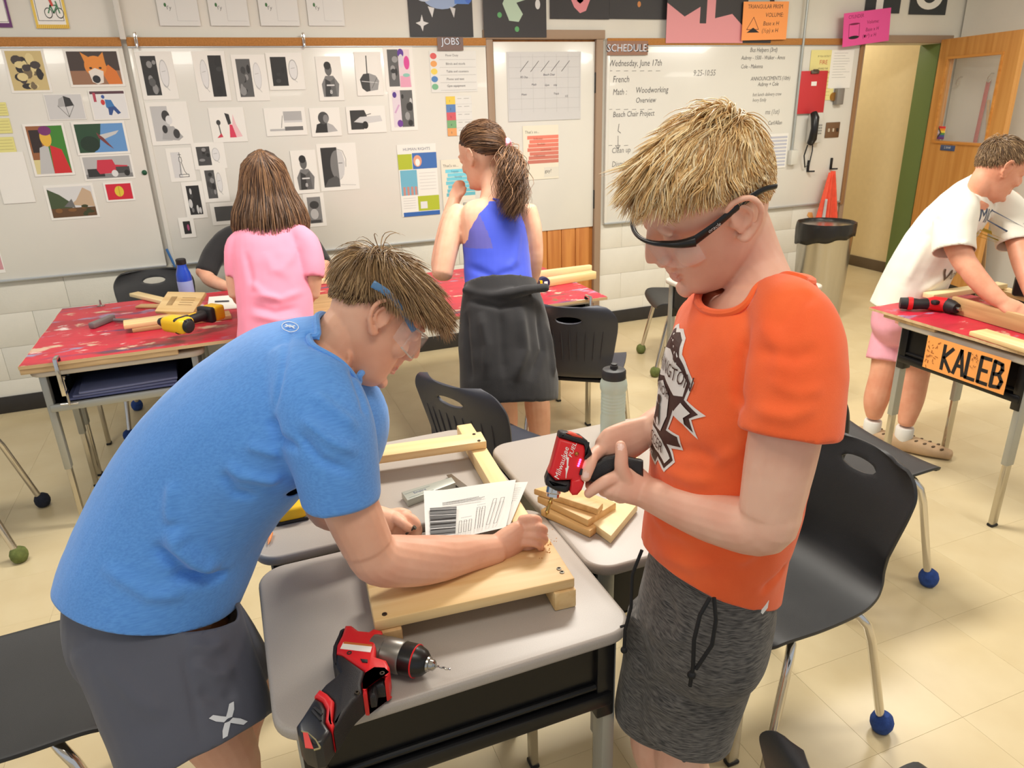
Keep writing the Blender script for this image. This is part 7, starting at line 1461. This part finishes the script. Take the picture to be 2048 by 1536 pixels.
wrinkle(me, creases([([(365, 1300), (380, 1370), (412, 1530)], 1.15, .006, -.003), ([(380, 1320), (430, 1350), (485, 1340)], 1.15, .012, .006), ([(370, 1290), (420, 1300), (470, 1270)], 1.18, .012, .005), ([(200, 1320), (280, 1400), (360, 1450)], 1.15, .016, .005), ([(390, 1380), (440, 1400), (490, 1380)], 1.15, .012, -.004)], me), 0.003, 7)
treeS = bvh(me); finish(me, 'shorts', m_gs, pb, 0.003)
a = Art(0.05, 0.042); a.dz = 0.0003; wl = rgb(226, 228, 232)
a.poly([(0.0, 0.98), (0.18, 1.0), (0.36, 0.80), (0.5, 0.66), (0.64, 0.80), (0.82, 1.0), (1.0, 0.98), (0.86, 0.72), (0.66, 0.52), (0.5, 0.56), (0.34, 0.52), (0.14, 0.72)], wl); a.poly([(0.0, 0.02), (0.18, 0.0), (0.36, 0.20), (0.5, 0.36), (0.64, 0.20), (0.82, 0.0), (1.0, 0.02), (0.86, 0.28), (0.66, 0.48), (0.5, 0.44), (0.34, 0.48), (0.14, 0.28)], wl)
dense(a, 0.008); camdecal(a, treeS, 456, 1440, 1.2, pb, 0.6, 'logo', 0.0018)
sneakers(pb, [(aR+Vector((-0.05, 0, -0.085)), aR+fb*0.16+Vector((0, 0, -0.085))), (aL+Vector((-0.05, 0, -0.085)), aL+fb*0.16+Vector((0, 0, -0.085)))], m_shoeK, m_sole)
# clear safety glasses with blue temples
g2 = thing('safety_glasses', 'clear safety glasses with blue temples on the bent person', 'glasses', MBl.translation)
o = lens_sheet(MB(), MBl, -0.030, 0.020).build('lens', m_clear, g2, world=True, angle=80); md = o.modifiers.new('t', 'SOLIDIFY'); md.thickness = 0.002
m_btemple = mat('temple_blue', rgb(96, 140, 186), 0.25, trans=0.2)
for k in (-1, 1):
    q = MB(); loft(q, [MBl @ Vector((k*0.0735, 0.058, 0.014)), MBl @ Vector((k*0.088, 0.02, 0.030)), MBl @ Vector((k*0.0935, -0.02, 0.042)), MBl @ Vector((k*0.0915, -0.055, 0.042))], [0.0016]*4, [0.005, 0.0055, 0.006, 0.0065], (MBl.to_3x3() @ Vector((1, 0, 0))).normalized(), 12, 5, 0.5); q.build('temple', m_btemple, g2, world=True)
    sv = [MBl @ Vector((k*x, y, z)) for x, y, z in ((0.0735, 0.058, 0.020), (0.0745, 0.058, -0.026), (0.0775, 0.030, -0.018), (0.0765, 0.030, 0.020))]; o = MB().add(sv, [(0, 1, 2, 3)]).build('side_shield', m_clear, g2, world=True); md = o.modifiers.new('t', 'SOLIDIFY'); md.thickness = 0.0018
fr2 = MB(); pts = []
for z0 in (0.020, -0.030):
    pts = []
    for i in range(29): a_ = (-1+2*i/28)*1.35; x_ = 0.073*math.sin(a_); zz_ = z0 if z0 > 0 else z0+0.012*math.exp(-(x_/0.014)**2)+0.010*max(0, abs(a_)-0.8); pts.append(MBl @ Vector((x_, 0.104-0.0575*(1-math.cos(a_))-(0 if z0 > 0 else 0.004), zz_)))
    fr2.tube(pts, 0.0016, 8)
fr2.build('lens_rim', mat('rim_clear', rgb(226, 226, 220), 0.15, trans=0.6, ior=1.2), g2, world=True)
tag(MB().cyl(at_d(812, 1068, 1.474), at_d(828, 1056, 1.468), 0.0022, n=10).cyl(at_d(828, 1056, 1.468), at_d(830, 1054, 1.467), 0.0045, n=12).build('wood_screw', m_screw), 'brass wood screw held in the left fingers of the bent person', 'screw')
# ================================================================== people at the back tables
def torso(b, K, x, n=32, cap=0): loft(b, [P3(k) for k in K], [k[3] for k in K], [k[4] for k in K], x, n, 4, cap)
def facing(yaw): f = Vector((math.sin(math.radians(yaw)), math.cos(math.radians(yaw)), 0)); return f, f.cross(Vector((0, 0, 1)))
def wlegs(b, pairs, r=(.075, .062, .046, .046, .031, .031), x=None):
    for hp, kn, an in pairs: loft(b, [Vector(hp), Vector(hp).lerp(Vector(kn), 0.5), Vector(kn), Vector(kn).lerp(Vector(an), 0.35), Vector(an), Vector(an)+Vector((0, 0, -0.03))], list(r), None, x or Vector((1, 0, 0)), 16, 4)
def long_hair(name, parent, O, f, prof, arange, n, cols, wave=0.006, seed=0, r=0.0016, K=16, endjit=0.03, base=None):
    """hair falling over the back of the head; prof rows: z, half width, depth, offset along facing"""
    rs = np.random.RandomState(seed); x = f.cross(Vector((0, 0, 1))); F_ = np.array(f); X_ = np.array(x); Z_ = np.array((0, 0, 1.0)); O_ = np.array(O)
    zs = [p[0] for p in prof][::-1]; g = lambda z, k: np.interp(z, zs, [p[k] for p in prof][::-1])
    def surf(a, z, s=1.0): return O_+np.outer(g(z, 1)*s*np.sin(a), X_)+np.outer(g(z, 3)-g(z, 2)*s*np.cos(a), F_)+np.outer(z, Z_)
    a0 = rs.uniform(arange[0], arange[1], n); s0 = rs.uniform(0.9, 1.06, n); ztop = prof[0][0]-rs.uniform(0, 0.02, n); zend = prof[-1][0]+rs.uniform(-endjit, endjit*1.6, n); ph = rs.uniform(0, 6, n); out = np.empty((n, K, 3))
    for k in range(K):
        t = k/(K-1); z = ztop+(zend-ztop)*(t**1.15); a = a0*(0.25+0.75*min(1, t*3.0))+wave*14*np.sin(t*9+ph)*t*0.12; out[:, k] = surf(a, z, s0)+np.outer(wave*np.sin(t*11+ph)*t, F_)
    NB, NZ = 28, 22; vv = []; ff = []
    for j in range(NZ):
        z = prof[0][0]-0.004+(prof[-1][0]+0.02-prof[0][0])*j/(NZ-1); zz_ = np.full(NB, z); aa = np.linspace(arange[0]*1.0, arange[1]*1.0, NB); ps = surf(aa, zz_, 0.9); vv += [tuple(p) for p in ps]
    for j in range(NZ-1):
        for i in range(NB-1): ff.append((j*NB+i, j*NB+i+1, (j+1)*NB+i+1, (j+1)*NB+i))
    o = MB().add(vv, ff).build('hair_mass', base, parent, world=True, angle=80); md = o.modifiers.new('t', 'SOLIDIFY'); md.thickness = 0.02; md.offset = 1
    return strands(out, r*rs.uniform(0.6, 1.4, n), pal(n, cols, seed), name, parent)
m_skinP = skinmat('skin_back', rgb(234, 184, 156), rgb(222, 164, 136)); m_scalpD = mat('scalp_dark', rgb(70, 50, 38), 0.7, var=0.15, vscale=200)
DKB = [rgb(116, 84, 62), rgb(88, 62, 46), rgb(142, 106, 76), rgb(64, 44, 34), rgb(160, 120, 84)]
# ---- pink shirt, seen from behind
f, x = facing(6); pk = thing('person', 'long haired person in pink shirt standing with back turned at the red board', 'person', (0.13, 2.90, 0))
MP = hframe(530, 360, 3.08, 6, 18, 0, 1.0)
b = MB(); head(b, MP); neck(b, MP, P3((538, 452, 3.05)), 0.048, 0.055)
torso(b, [(553, 760, 2.96, .13, .09), (552, 640, 2.97, .12, .085), (548, 540, 3.01, .14, .09), (544, 475, 3.04, .14, .07), (540, 455, 3.05, .06, .05)], x, 24, 0.5)
for k in (((480, 485, 3.02, .042), (470, 540, 3.0, .040), (475, 590, 3.02, .036)), ((475, 580, 3.02, .035), (485, 600, 3.12, .032), (505, 590, 3.25, .024), (512, 588, 3.32, .02)), ((612, 480, 3.02, .042), (625, 540, 3.0, .040), (622, 590, 3.03, .036)), ((622, 580, 3.03, .035), (610, 600, 3.13, .032), (590, 592, 3.26, .024), (584, 590, 3.33, .02))): limb(b, list(k), 14, 4)
wlegs(b, [((0.06, 2.91, 0.74), (0.06, 2.92, 0.40), (0.05, 2.88, 0.08)), ((0.20, 2.91, 0.74), (0.20, 2.93, 0.40), (0.21, 2.89, 0.08))])
HLP = hl([-0.6, -0.6, -0.3, 0.1, 0.4, 0.5, 0.5]); finish(remesh(b, 0.0066, 1), 'body', [m_skinP, m_scalpD, m_lip], pk, 0, head_pick(MP, HLP))
K = [(553, 745, 2.965, .155, .115), (552, 690, 2.965, .152, .112), (552, 640, 2.97, .150, .108), (549, 560, 3.0, .160, .11), (546, 500, 3.03, .168, .10), (543, 468, 3.045, .150, .08), (540, 448, 3.05, .085, .062), (539, 440, 3.05, .07, .058)]
b = MB(); torso(b, K, x)
for S in ([(500, 475, 3.035, .05), (482, 492, 3.02, .058), (476, 525, 3.005, .054), (477, 556, 3.0, .05)], [(592, 470, 3.035, .05), (612, 488, 3.02, .058), (622, 522, 3.005, .054), (624, 556, 3.0, .05)]): loft(b, [P3(k) for k in S], [k[3] for k in S], None, f, 20, 4, 0)
me = remesh(b, 0.007, 3); cut(me, [(P3(K[0][:3]), dn(K[0], K[1]), 0.2), (P3(K[-1][:3]), dn(K[-1], K[-2]), 0.1), (P3((477, 556, 3.0)), Vector((0, 0, -1)), 0.07), (P3((624, 556, 3.0)), Vector((0, 0, -1)), 0.07)])
wrinkle(me, creases([([(500, 590), (560, 600), (625, 575)], 2.9, .016, .007), ([(500, 610), (550, 625), (620, 610)], 2.9, .014, -.006), ([(495, 560), (530, 590), (580, 605)], 2.9, .016, .007), ([(500, 630), (560, 642), (625, 632)], 2.9, .014, .007), ([(600, 480), (580, 520), (540, 560)], 2.9, .02, .005), ([(490, 500), (500, 550), (505, 590)], 2.9, .014, -.006), ([(530, 500), (545, 540), (600, 560)], 2.9, .02, .004)], me), 0.004, 7)
finish(me, 'shirt', mat('pink_cotton', rgb(252, 150, 178), 0.85, var=0.04, vscale=6, sheen=0.2), pk, 0.003)
b = MB(); torso(b, [(553, 735, 2.968, .14, .10), (553, 775, 2.97, .142, .105), (553, 810, 2.975, .10, .08)], x, 24, 0.3)
wlegs(b, [((0.06, 2.91, 0.72), (0.06, 2.92, 0.40), (0.05, 2.88, 0.13)), ((0.20, 2.91, 0.72), (0.20, 2.93, 0.40), (0.21, 2.89, 0.13))], (.085, .076, .062, .060, .050, .045)); finish(remesh(b, 0.008, 2), 'trousers', mat('black_cloth', rgb(34, 34, 37), 0.85, sheen=0.15), pk)
sneakers(pk, [((0.05, 2.84, 0), (0.05, 3.02, 0)), ((0.21, 2.85, 0), (0.21, 3.03, 0))], m_shoeK, m_sole)
long_hair('hair', pk, MP.translation+Vector((0, 0, 0)), f, [(0.127, 0.012, 0.015, -0.035), (0.115, 0.05, 0.06, -0.02), (0.08, 0.082, 0.098, -0.008), (0.02, 0.095, 0.112, -0.008), (-0.05, 0.112, 0.125, -0.012), (-0.12, 0.146, 0.165, -0.02), (-0.18, 0.158, 0.19, -0.02), (-0.235, 0.145, 0.20, -0.02)], (-1.85, 1.85), 2000, DKB, 0.010, 3, 0.0021, 14, 0.06, m_scalpD)
# ---- black shirt, seated behind the red board
f, x = facing(178); bk = thing('person', 'person in black shirt seated behind the red board facing the room', 'person', (0.17, 4.27, 0))
MK = hframe(535, 365, 3.95, 178, 15, 0, 1.0)
b = MB(); head(b, MK); neck(b, MK, P3((530, 440, 3.98)))
torso(b, [(528, 640, 4.02, .13, .10), (528, 540, 4.0, .14, .10), (528, 470, 3.98, .15, .08), (530, 445, 3.98, .06, .05)], x, 24, 0.5)
for k in (((462, 470, 3.97, .045), (425, 520, 3.93, .043), (405, 548, 3.88, .040)), ((407, 535, 3.9, .038), (418, 558, 3.86, .037), (448, 572, 3.80, .030), (462, 576, 3.77, .024)), ((600, 470, 3.97, .045), (632, 505, 3.93, .043), (648, 535, 3.88, .040)), ((645, 525, 3.9, .038), (640, 550, 3.86, .036), (615, 568, 3.80, .030), (602, 572, 3.78, .024))): limb(b, list(k), 14, 4)
for i in range(4): chain(b, [P3((464+5*i, 574, 3.77)), P3((468+6*i, 581, 3.75)), P3((467+6*i, 588, 3.74))], (.011, .010, .008)); chain(b, [P3((588+5*i, 572, 3.77)), P3((588+5*i, 580, 3.755)), P3((588+5*i, 586, 3.75))], (.011, .010, .008))
chain(b, [P3((470, 572, 3.78)), P3((478, 576, 3.77)), P3((484, 582, 3.76))], (.012, .010, .008)); chain(b, [P3((594, 570, 3.78)), P3((586, 574, 3.77)), P3((582, 580, 3.76))], (.012, .010, .008))
wlegs(b, [((0.09, 4.28, 0.47), (0.05, 3.90, 0.50), (0.0, 3.86, 0.08)), ((0.26, 4.28, 0.47), (0.46, 3.92, 0.50), (0.55, 3.78, 0.09))]); finish(remesh(b, 0.0066, 1), 'body', [m_skinP, m_scalpD, m_lip], bk, 0, head_pick(MK, HLP))
K = [(528, 640, 4.02, .155, .125), (528, 560, 4.0, .16, .12), (528, 500, 3.985, .17, .105), (529, 462, 3.98, .155, .085), (530, 442, 3.98, .08, .06)]
b = MB(); torso(b, K, x)
for S in ([(480, 465, 3.975, .055), (455, 480, 3.965, .062), (428, 512, 3.93, .060), (412, 545, 3.89, .056)], [(585, 465, 3.975, .055), (606, 478, 3.965, .062), (630, 505, 3.93, .060), (644, 530, 3.89, .056)]): loft(b, [P3(k) for k in S], [k[3] for k in S], None, f, 20, 4, 0.2)
me = remesh(b, 0.008, 3); wrinkle(me, [], 0.005, 7); finish(me, 'shirt', mat('black_cotton', rgb(42, 42, 44), 0.9, sheen=0.2), bk)
b = MB(); torso(b, [(528, 630, 4.03, .145, .12), (528, 670, 4.05, .145, .13)], x, 24, 0.4)
wlegs(b, [((0.09, 4.28, 0.47), (0.05, 3.90, 0.50), (0.0, 3.86, 0.20)), ((0.26, 4.28, 0.47), (0.46, 3.92, 0.50), (0.545, 3.785, 0.20))], (.09, .085, .075, .072, .075, .075)); finish(remesh(b, 0.008, 2), 'trousers', mat('black_cloth', rgb(34, 34, 37), 0.85), bk)
sneakers(bk, [((0.0, 3.90, 0), (0.0, 3.72, 0)), ((0.53, 3.82, 0), (0.59, 3.65, 0))], m_shoeG, m_sole)
chair('black chair under the seated person in black', (0.17, 4.31, 0), math.radians(180), 'b')
short_hair('hair', bk, MK, 1500, DKB, HLP, lambda d, rs: np.full(len(d), .05), lambda c, d, t: d*SK_R*6+np.array([0, 0, -0.8*t]), lambda d, rs: np.full(len(d), .3), 0.0016, 6, 9)
# ---- blue tank top with hoodie round the waist
f, x = facing(-14); tk = thing('person', 'ponytailed person in blue tank top with a black hoodie round the waist', 'person', (1.08, 2.74, 0))
MT = hframe(962, 316, 2.99, -32, 16, -4, 1.0)
b = MB(); head(b, MT); neck(b, MT, P3((985, 402, 2.97)), 0.047, 0.056)
torso(b, [(1010, 640, 2.93, .145, .11), (1000, 585, 2.93, .138, .10), (992, 500, 2.95, .142, .10), (988, 440, 2.965, .150, .088), (986, 410, 2.97, .12, .065), (985, 398, 2.97, .055, .05)], x, 28, 0.5)
for k in (((922, 425, 2.95, .046), (908, 445, 2.935, .050), (893, 500, 2.90, .047), (884, 550, 2.88, .042)), ((885, 545, 2.88, .040), (882, 520, 2.94, .040), (893, 455, 3.0, .034), (908, 400, 3.04, .026)), ((1052, 420, 2.98, .046), (1062, 460, 2.99, .046), (1066, 520, 3.02, .042), (1060, 560, 3.06, .036)), ((1060, 550, 3.05, .036), (1048, 565, 3.15, .032), (1030, 560, 3.26, .024))): limb(b, list(k), 16, 4)
loft(b, [P3((908, 402, 3.04)), P3((912, 390, 3.05)), P3((918, 378, 3.06))], [.026, .03, .024], [.016, .017, .014], x, 14, 4)
for i in range(4): chain(b, [P3((908+2*i, 374+6*i, 3.05)), P3((914+2*i, 366+6*i, 3.04)), P3((922+2*i, 364+6*i, 3.045)), P3((928, 368+6*i, 3.06))], (.0105, .010, .009, .008))
chain(b, [P3((918, 392, 3.04)), P3((926, 386, 3.03)), P3((930, 376, 3.035))], (.012, .0105, .0085))
wlegs(b, [((1.00, 2.70, 0.75), (0.99, 2.69, 0.43), (0.99, 2.70, 0.08)), ((1.12, 2.72, 0.75), (1.15, 2.72, 0.43), (1.18, 2.73, 0.08))], (.085, .072, .056, .056, .035, .033)); HLT = hl([-0.5, -0.42, -0.05, 0.2, 0.42, 0.5, 0.5])
finish(remesh(b, 0.0056, 1), 'body', [m_skinP, m_scalpD, m_lip], tk, 0, head_pick(MT, HLT))
K = [(1008, 625, 2.93, .152, .118), (1000, 585, 2.93, .148, .112), (995, 530, 2.945, .146, .110), (991, 475, 2.955, .145, .108), (990, 440, 2.965, .136, .098), (988, 415, 2.97, .105, .078), (987, 402, 2.97, .085, .066)]
b = MB(); torso(b, K, x, 36); me = remesh(b, 0.0055, 3); cut(me, [(P3(K[0][:3]), dn(K[0], K[1]), 0.2), (P3(K[-1][:3]), dn(K[-1], K[-2]), 0.12)])
bm_ = bmesh.new(); bm_.from_mesh(me); arms = [(P3((918, 445, 2.95)), 0.062), (P3((1062, 435, 2.985)), 0.06), (P3((912, 420, 2.95)), 0.05), (P3((1060, 410, 2.985)), 0.05)]
bmesh.ops.delete(bm_, geom=[fc for fc in bm_.faces if any((fc.calc_center_median()-p).length < r_ for p, r_ in arms)], context='FACES'); bm_.to_mesh(me); bm_.free()
wrinkle(me, creases([([(920, 560), (980, 580), (1060, 555)], 2.85, .016, .007), ([(930, 530), (990, 555), (1060, 525)], 2.85, .016, -.005), ([(935, 575), (1000, 590), (1070, 570)], 2.85, .012, .006), ([(1040, 450), (1030, 520), (1010, 560)], 2.85, .018, .005)], me), 0.003, 7)
tree = bvh(me); c_, n_ = faces_np(me); lo = np.array(P3((935, 440, 2.86))); ro_ = np.array(P3((1055, 440, 2.9)))
def pick_mesh(c, n__):
    pr = c-CPOS; z = pr@FWD; pxx = 1024+FPX*(pr@RGT)/z; k = np.abs((c-np.array(P3((991, 460, 2.955))))@np.array(x)); zz2 = c[:, 2]
    return np.where((k > 0.095) & (zz2 > P3((990, 485, 2.95)).z), 1, 0)
finish(me, 'tank_top', [mat('royal_blue', rgb(58, 80, 208), 0.7, var=0.05, vscale=6, sheen=0.2), mat('blue_mesh_panel', rgb(96, 92, 176), 0.8, bump=0.3, bscale=1500)], tk, 0.002, pick_mesh)
b = MB(); K = [(1000, 562, 2.935, .155, .120), (1003, 590, 2.93, .168, .135), (1008, 640, 2.925, .188, .150), (1014, 710, 2.92, .202, .160), (1020, 765, 2.92, .210, .165), (1022, 805, 2.92, .206, .162)]
torso(b, K, x, 40); loft(b, [P3((930, 580, 2.84)), P3((985, 592, 2.79)), P3((1050, 580, 2.80)), P3((1092, 575, 2.86))], [.018, .022, .021, .016], None, Vector((0, 0, 1)), 16, 5)
me = remesh(b, 0.007, 3); cut(me, [(P3(K[-1][:3]), dn(K[-1], K[-2]), 0.24), (P3(K[0][:3]), dn(K[0], K[1]), 0.2)])
wrinkle(me, creases([([(960, 620), (975, 690), (970, 790)], 2.8, .018, .012), ([(1000, 610), (1005, 700), (1010, 780)], 2.8, .016, -.010), ([(1040, 610), (1050, 700), (1020, 790)], 2.8, .02, .014), ([(1075, 620), (1085, 700), (1050, 790)], 2.8, .016, -.010), ([(930, 620), (935, 700), (945, 790)], 2.8, .016, -.010), ([(1090, 640), (1105, 720), (1110, 770)], 2.85, .018, .010), ([(930, 600), (1000, 615), (1085, 600)], 2.8, .010, -.008)], me), 0.006, 6)
finish(me, 'tied_hoodie', mat('black_fleece', rgb(40, 39, 41), 0.95, bump=0.3, bscale=400, sheen=0.15), tk, 0.004)
sneakers(tk, [((0.99, 2.64, 0), (0.95, 2.84, 0)), ((1.19, 2.66, 0), (1.16, 2.86, 0))], m_shoeG, m_sole)
TIE = np.array([0.045, -0.098, 0.020]); gt = grav(MT)
def flowT(cur, d, t): v = TIE-cur; return v/(np.linalg.norm(v, axis=1, keepdims=True)+1e-6)
def lenT(d, rs): return np.linalg.norm(TIE-(d*SK_R+SK_C), axis=1)*1.12
short_hair('hair', tk, MT, 3600, DKB, HLT, lenT, flowT, lambda d, rs: np.full(len(d), .22), 0.0013, 9, 4, 0.08)
rs = np.random.RandomState(8); n = 1500; K_ = 14; out = np.empty((n, K_, 3)); tp = MT @ Vector(TIE); ph = rs.uniform(0, 6, n); dirs = rs.normal(size=(n, 3)); endp = np.array(P3((1024, 420, 2.86))); T0 = np.array(tp)
for k in range(K_):
    t = k/(K_-1); w = 0.046*math.sin(min(1, t*1.25)*math.pi*0.62)+0.006; c = T0*(1-t)+endp*t+np.array(_R)*0.020*math.sin(t*math.pi)-np.array(_F)*0.045*math.sin(t*math.pi)+np.array([0, 0, 0.02])*math.sin(t*math.pi); out[:, k] = c+dirs*w*0.42+0.017*t**0.5*np.stack([np.sin(t*13+ph), np.cos(t*13+ph), 0.5*np.sin(t*9+ph)], 1)
strands(out, 0.0015*rs.uniform(.6, 1.3, n), pal(n, DKB, 8), 'ponytail', tk)
tq = (MT.to_3x3() @ Vector((0.4, -0.9, -0.15))).to_track_quat('Z', 'Y').to_matrix().to_4x4(); MB().tube([Matrix.Translation(tp) @ tq @ Vector((0.021*math.cos(a_*math.pi/8), 0.021*math.sin(a_*math.pi/8), 0.014)) for a_ in range(16)], 0.013, 8, closed=True).build('hair_tie', mat('tie_pink', rgb(232, 150, 168), 0.8), tk, world=True)
# ---- white shirt at the right desk
f, x = facing(144); wt_ = thing('person', 'person in white printed shirt and pink shorts leaning on the KALEB desk', 'person', (2.90, 2.42, 0))
MW = hframe(1999, 338, 2.96, 118, 22, 2, 1.0)
b = MB(); head(b, MW); neck(b, MW, P3((1975, 372, 3.03)), 0.054, 0.062)
torso(b, [(1808, 640, 3.36, .15, .12), (1840, 545, 3.28, .15, .115), (1900, 450, 3.16, .16, .11), (1950, 395, 3.08, .15, .085), (1972, 372, 3.04, .07, .06)], x, 26, 0.5)
for k in (((1915, 420, 2.98, .055), (1910, 470, 2.95, .052), (1922, 510, 2.93, .046), (1936, 535, 2.91, .042)), ((1932, 525, 2.915, .040), (1950, 552, 2.89, .041), (1980, 585, 2.85, .036), (2006, 606, 2.815, .028)), ((2010, 400, 3.10, .055), (2035, 470, 3.05, .050), (2046, 520, 3.0, .044), (2062, 570, 2.95, .038), (2070, 600, 2.9, .028))): limb(b, list(k), 18, 4)
loft(b, [P3((2002, 602, 2.82)), P3((2020, 613, 2.795)), P3((2034, 619, 2.78))], [.027, .035, .036], [.019, .019, .016], _R*0.6+_U*0.6, 16, 4)
for i, (ex, ey) in enumerate(((2046, 645), (2053, 641), (2060, 634), (2063, 626))): chain(b, [P3((2031+4*i, 628-5*i, 2.785)), P3(((2031+4*i+ex)/2+1, (628-5*i+ey)/2-3, 2.765)), P3((ex, ey, 2.765))], (.0115, .0105, .0085))
chain(b, [P3((2012, 620, 2.80)), P3((2022, 634, 2.785)), P3((2033, 643, 2.775))], (.0125, .011, .009))
lA, lB = [(1780, 690, 3.42), (1768, 745, 3.44), (1752, 800, 3.47), (1748, 832, 3.49)], [(1838, 690, 3.34), (1832, 740, 3.36), (1822, 800, 3.39), (1812, 846, 3.41)]
for L_ in (lA, lB): loft(b, [P3(k) for k in L_], [.075, .062, .056, .036], None, x, 18, 5)
HLW = hl([-0.55, -0.45, -0.05, 0.16, 0.36, 0.42, 0.42]); finish(remesh(b, 0.006, 1), 'body', [skinmat('skin_tan', rgb(232, 172, 142), rgb(220, 152, 122)), mat('scalp_mid', rgb(110, 84, 60), 0.7, var=0.15, vscale=200), m_lip], wt_, 0, head_pick(MW, HLW))
gw = grav(MW)
short_hair('hair', wt_, MW, 3600, [rgb(150, 120, 88), rgb(116, 90, 64), rgb(176, 146, 108), rgb(92, 70, 50)], HLW, lambda d, rs: np.interp(d[:, 2], [-0.5, 0.1, 0.5, 1], [.012, .022, .04, .045])*rs.uniform(.7, 1.2, len(d)), lambda c, d, t: (d*SK_R-(np.array([0, -0.05, 0.1])-SK_C))*7+np.array([0, 0.5, 0])+gw*(0.3+0.6*t), lambda d, rs: np.full(len(d), .45), 0.0012, 7, 6, 0.25)
K = [(1803, 622, 3.365, .180, .145), (1815, 595, 3.34, .178, .142), (1845, 530, 3.27, .172, .134), (1890, 462, 3.18, .172, .126), (1935, 408, 3.10, .165, .105), (1960, 380, 3.055, .11, .08), (1972, 367, 3.035, .078, .066)]
b = MB(); torso(b, K, x, 36)
S = [(1925, 405, 3.02, .065), (1915, 430, 2.975, .078), (1908, 465, 2.955, .080), (1908, 505, 2.94, .080)]; loft(b, [P3(k) for k in S], [k[3] for k in S], None, f, 24, 4, 0)
S2 = [(1990, 395, 3.10, .062), (2012, 420, 3.09, .074), (2026, 455, 3.07, .076), (2032, 490, 3.05, .074)]; loft(b, [P3(k) for k in S2], [k[3] for k in S2], None, f, 24, 4, 0)
me = remesh(b, 0.0065, 3); cut(me, [(P3(K[0][:3]), dn(K[0], K[1]), 0.22), (P3(K[-1][:3]), dn(K[-1], K[-2]), 0.1), (P3(S[-1][:3]), dn(S[-1], S[-2]), 0.1), (P3(S2[-1][:3]), dn(S2[-1], S2[-2]), 0.1)])
wrinkle(me, creases([([(1870, 430), (1895, 470), (1905, 500)], 2.9, .016, -.006), ([(1860, 470), (1830, 530), (1800, 590)], 3.1, .02, .007), ([(1930, 520), (1880, 560), (1820, 600)], 3.1, .018, .007), ([(1900, 400), (1870, 440), (1850, 480)], 3.0, .016, .005), ([(1880, 480), (1920, 490), (1945, 480)], 2.9, .012, .005)], me), 0.004, 7)
tree = bvh(me); m_wsh = mat('white_cotton', rgb(236, 234, 220), 0.85, var=0.03, vscale=5, sheen=0.2); collar(me, P3((1972, 367, 3.035)), m_wsh, wt_); finish(me, 'shirt', m_wsh, wt_, 0.003)
nb_, go_ = rgb(70, 84, 108), rgb(206, 190, 84); a = Art(0.30, 0.36); a.dz = 0.0006
a.text('MICHIGAN', 0.5, 0.80, 0.055, nb_, 'c', sx=0.72); a.text('Football', 0.5, 0.62, 0.045, go_, 'c', 0.3, 0.12, 0.85); a.poly([(0.3, 0.35), (0.42, 0.35), (0.5, 0.45), (0.58, 0.35), (0.7, 0.35), (0.7, 0.55), (0.58, 0.55), (0.5, 0.47), (0.42, 0.55), (0.3, 0.55)], nb_); a.rect(0.36, 0.27, 0.64, 0.35, go_); a.text('Wolverines', 0.5, 0.08, 0.05, rgb(96, 84, 70), 'c', 0.3, 0.1, 0.85)
dense(a, 0.02); td = (P3((1935, 408, 3.10))-P3((1845, 530, 3.27))).normalized(); nf = x.cross(td).normalized(); nf = nf if nf.dot(f) > 0 else -nf; pc2 = P3((1893, 462, 3.18))
decal(a, tree, lambda u, v: (pc2-x*u+td*v+nf*0.35, -nf), wt_, 'shirt_print', 0.0012)
b = MB(); torso(b, [(1806, 618, 3.36, .155, .125), (1804, 650, 3.38, .158, .128), (1808, 680, 3.39, .12, .10)], x, 28, 0.2)
for L_ in ([(1790, 650, 3.43), (1779, 690, 3.43), (1772, 722, 3.435)], [(1836, 650, 3.34), (1836, 690, 3.345), (1834, 728, 3.35)]): loft(b, [P3(k) for k in L_], [.088, .090, .090], None, x, 22, 5, 0)
me = remesh(b, 0.0075, 3); cut(me, [(P3((1772, 722, 3.435)), Vector((0, 0, -1)), 0.12), (P3((1834, 728, 3.35)), Vector((0, 0, -1)), 0.12)]); wrinkle(me, [], 0.005, 8); finish(me, 'shorts', mat('pink_shorts', rgb(238, 168, 184), 0.8, var=0.04), wt_, 0.003)
m_clog = mat('tan_foam', rgb(186, 156, 122), 0.8, var=0.06)
for (an, nmx) in ((P3((1812, 846, 3.41)), 1), (P3((1748, 832, 3.49)), 0)):
    an.z = 0; mb = MB(); shoe(mb, an-f*0.055, an+f*0.20, 0.08, 0.05); me = remesh(mb, 0.006, 2); finish(me, 'clog', m_clog, wt_)
    for k in range(9): q = an+f*(0.02+0.018*k)+x*(0.022*(-1)**k)+Vector((0, 0, 0.075-0.003*k)); MB().lathe([(0.008, -0.006), (0.0085, -0.001), (0.0075, 0.0008)], 10, Matrix.Translation(q), sx=1.3, sy=0.7).build('vent_hole', mat('clog_hole', rgb(96, 78, 58), 0.9), wt_, world=True)
    MB().lathe([(0.038, 0.055), (0.040, 0.075), (0.040, 0.115), (0.037, 0.12)], 20, Matrix.Translation(an)).build('sock', m_sock, wt_, world=True)
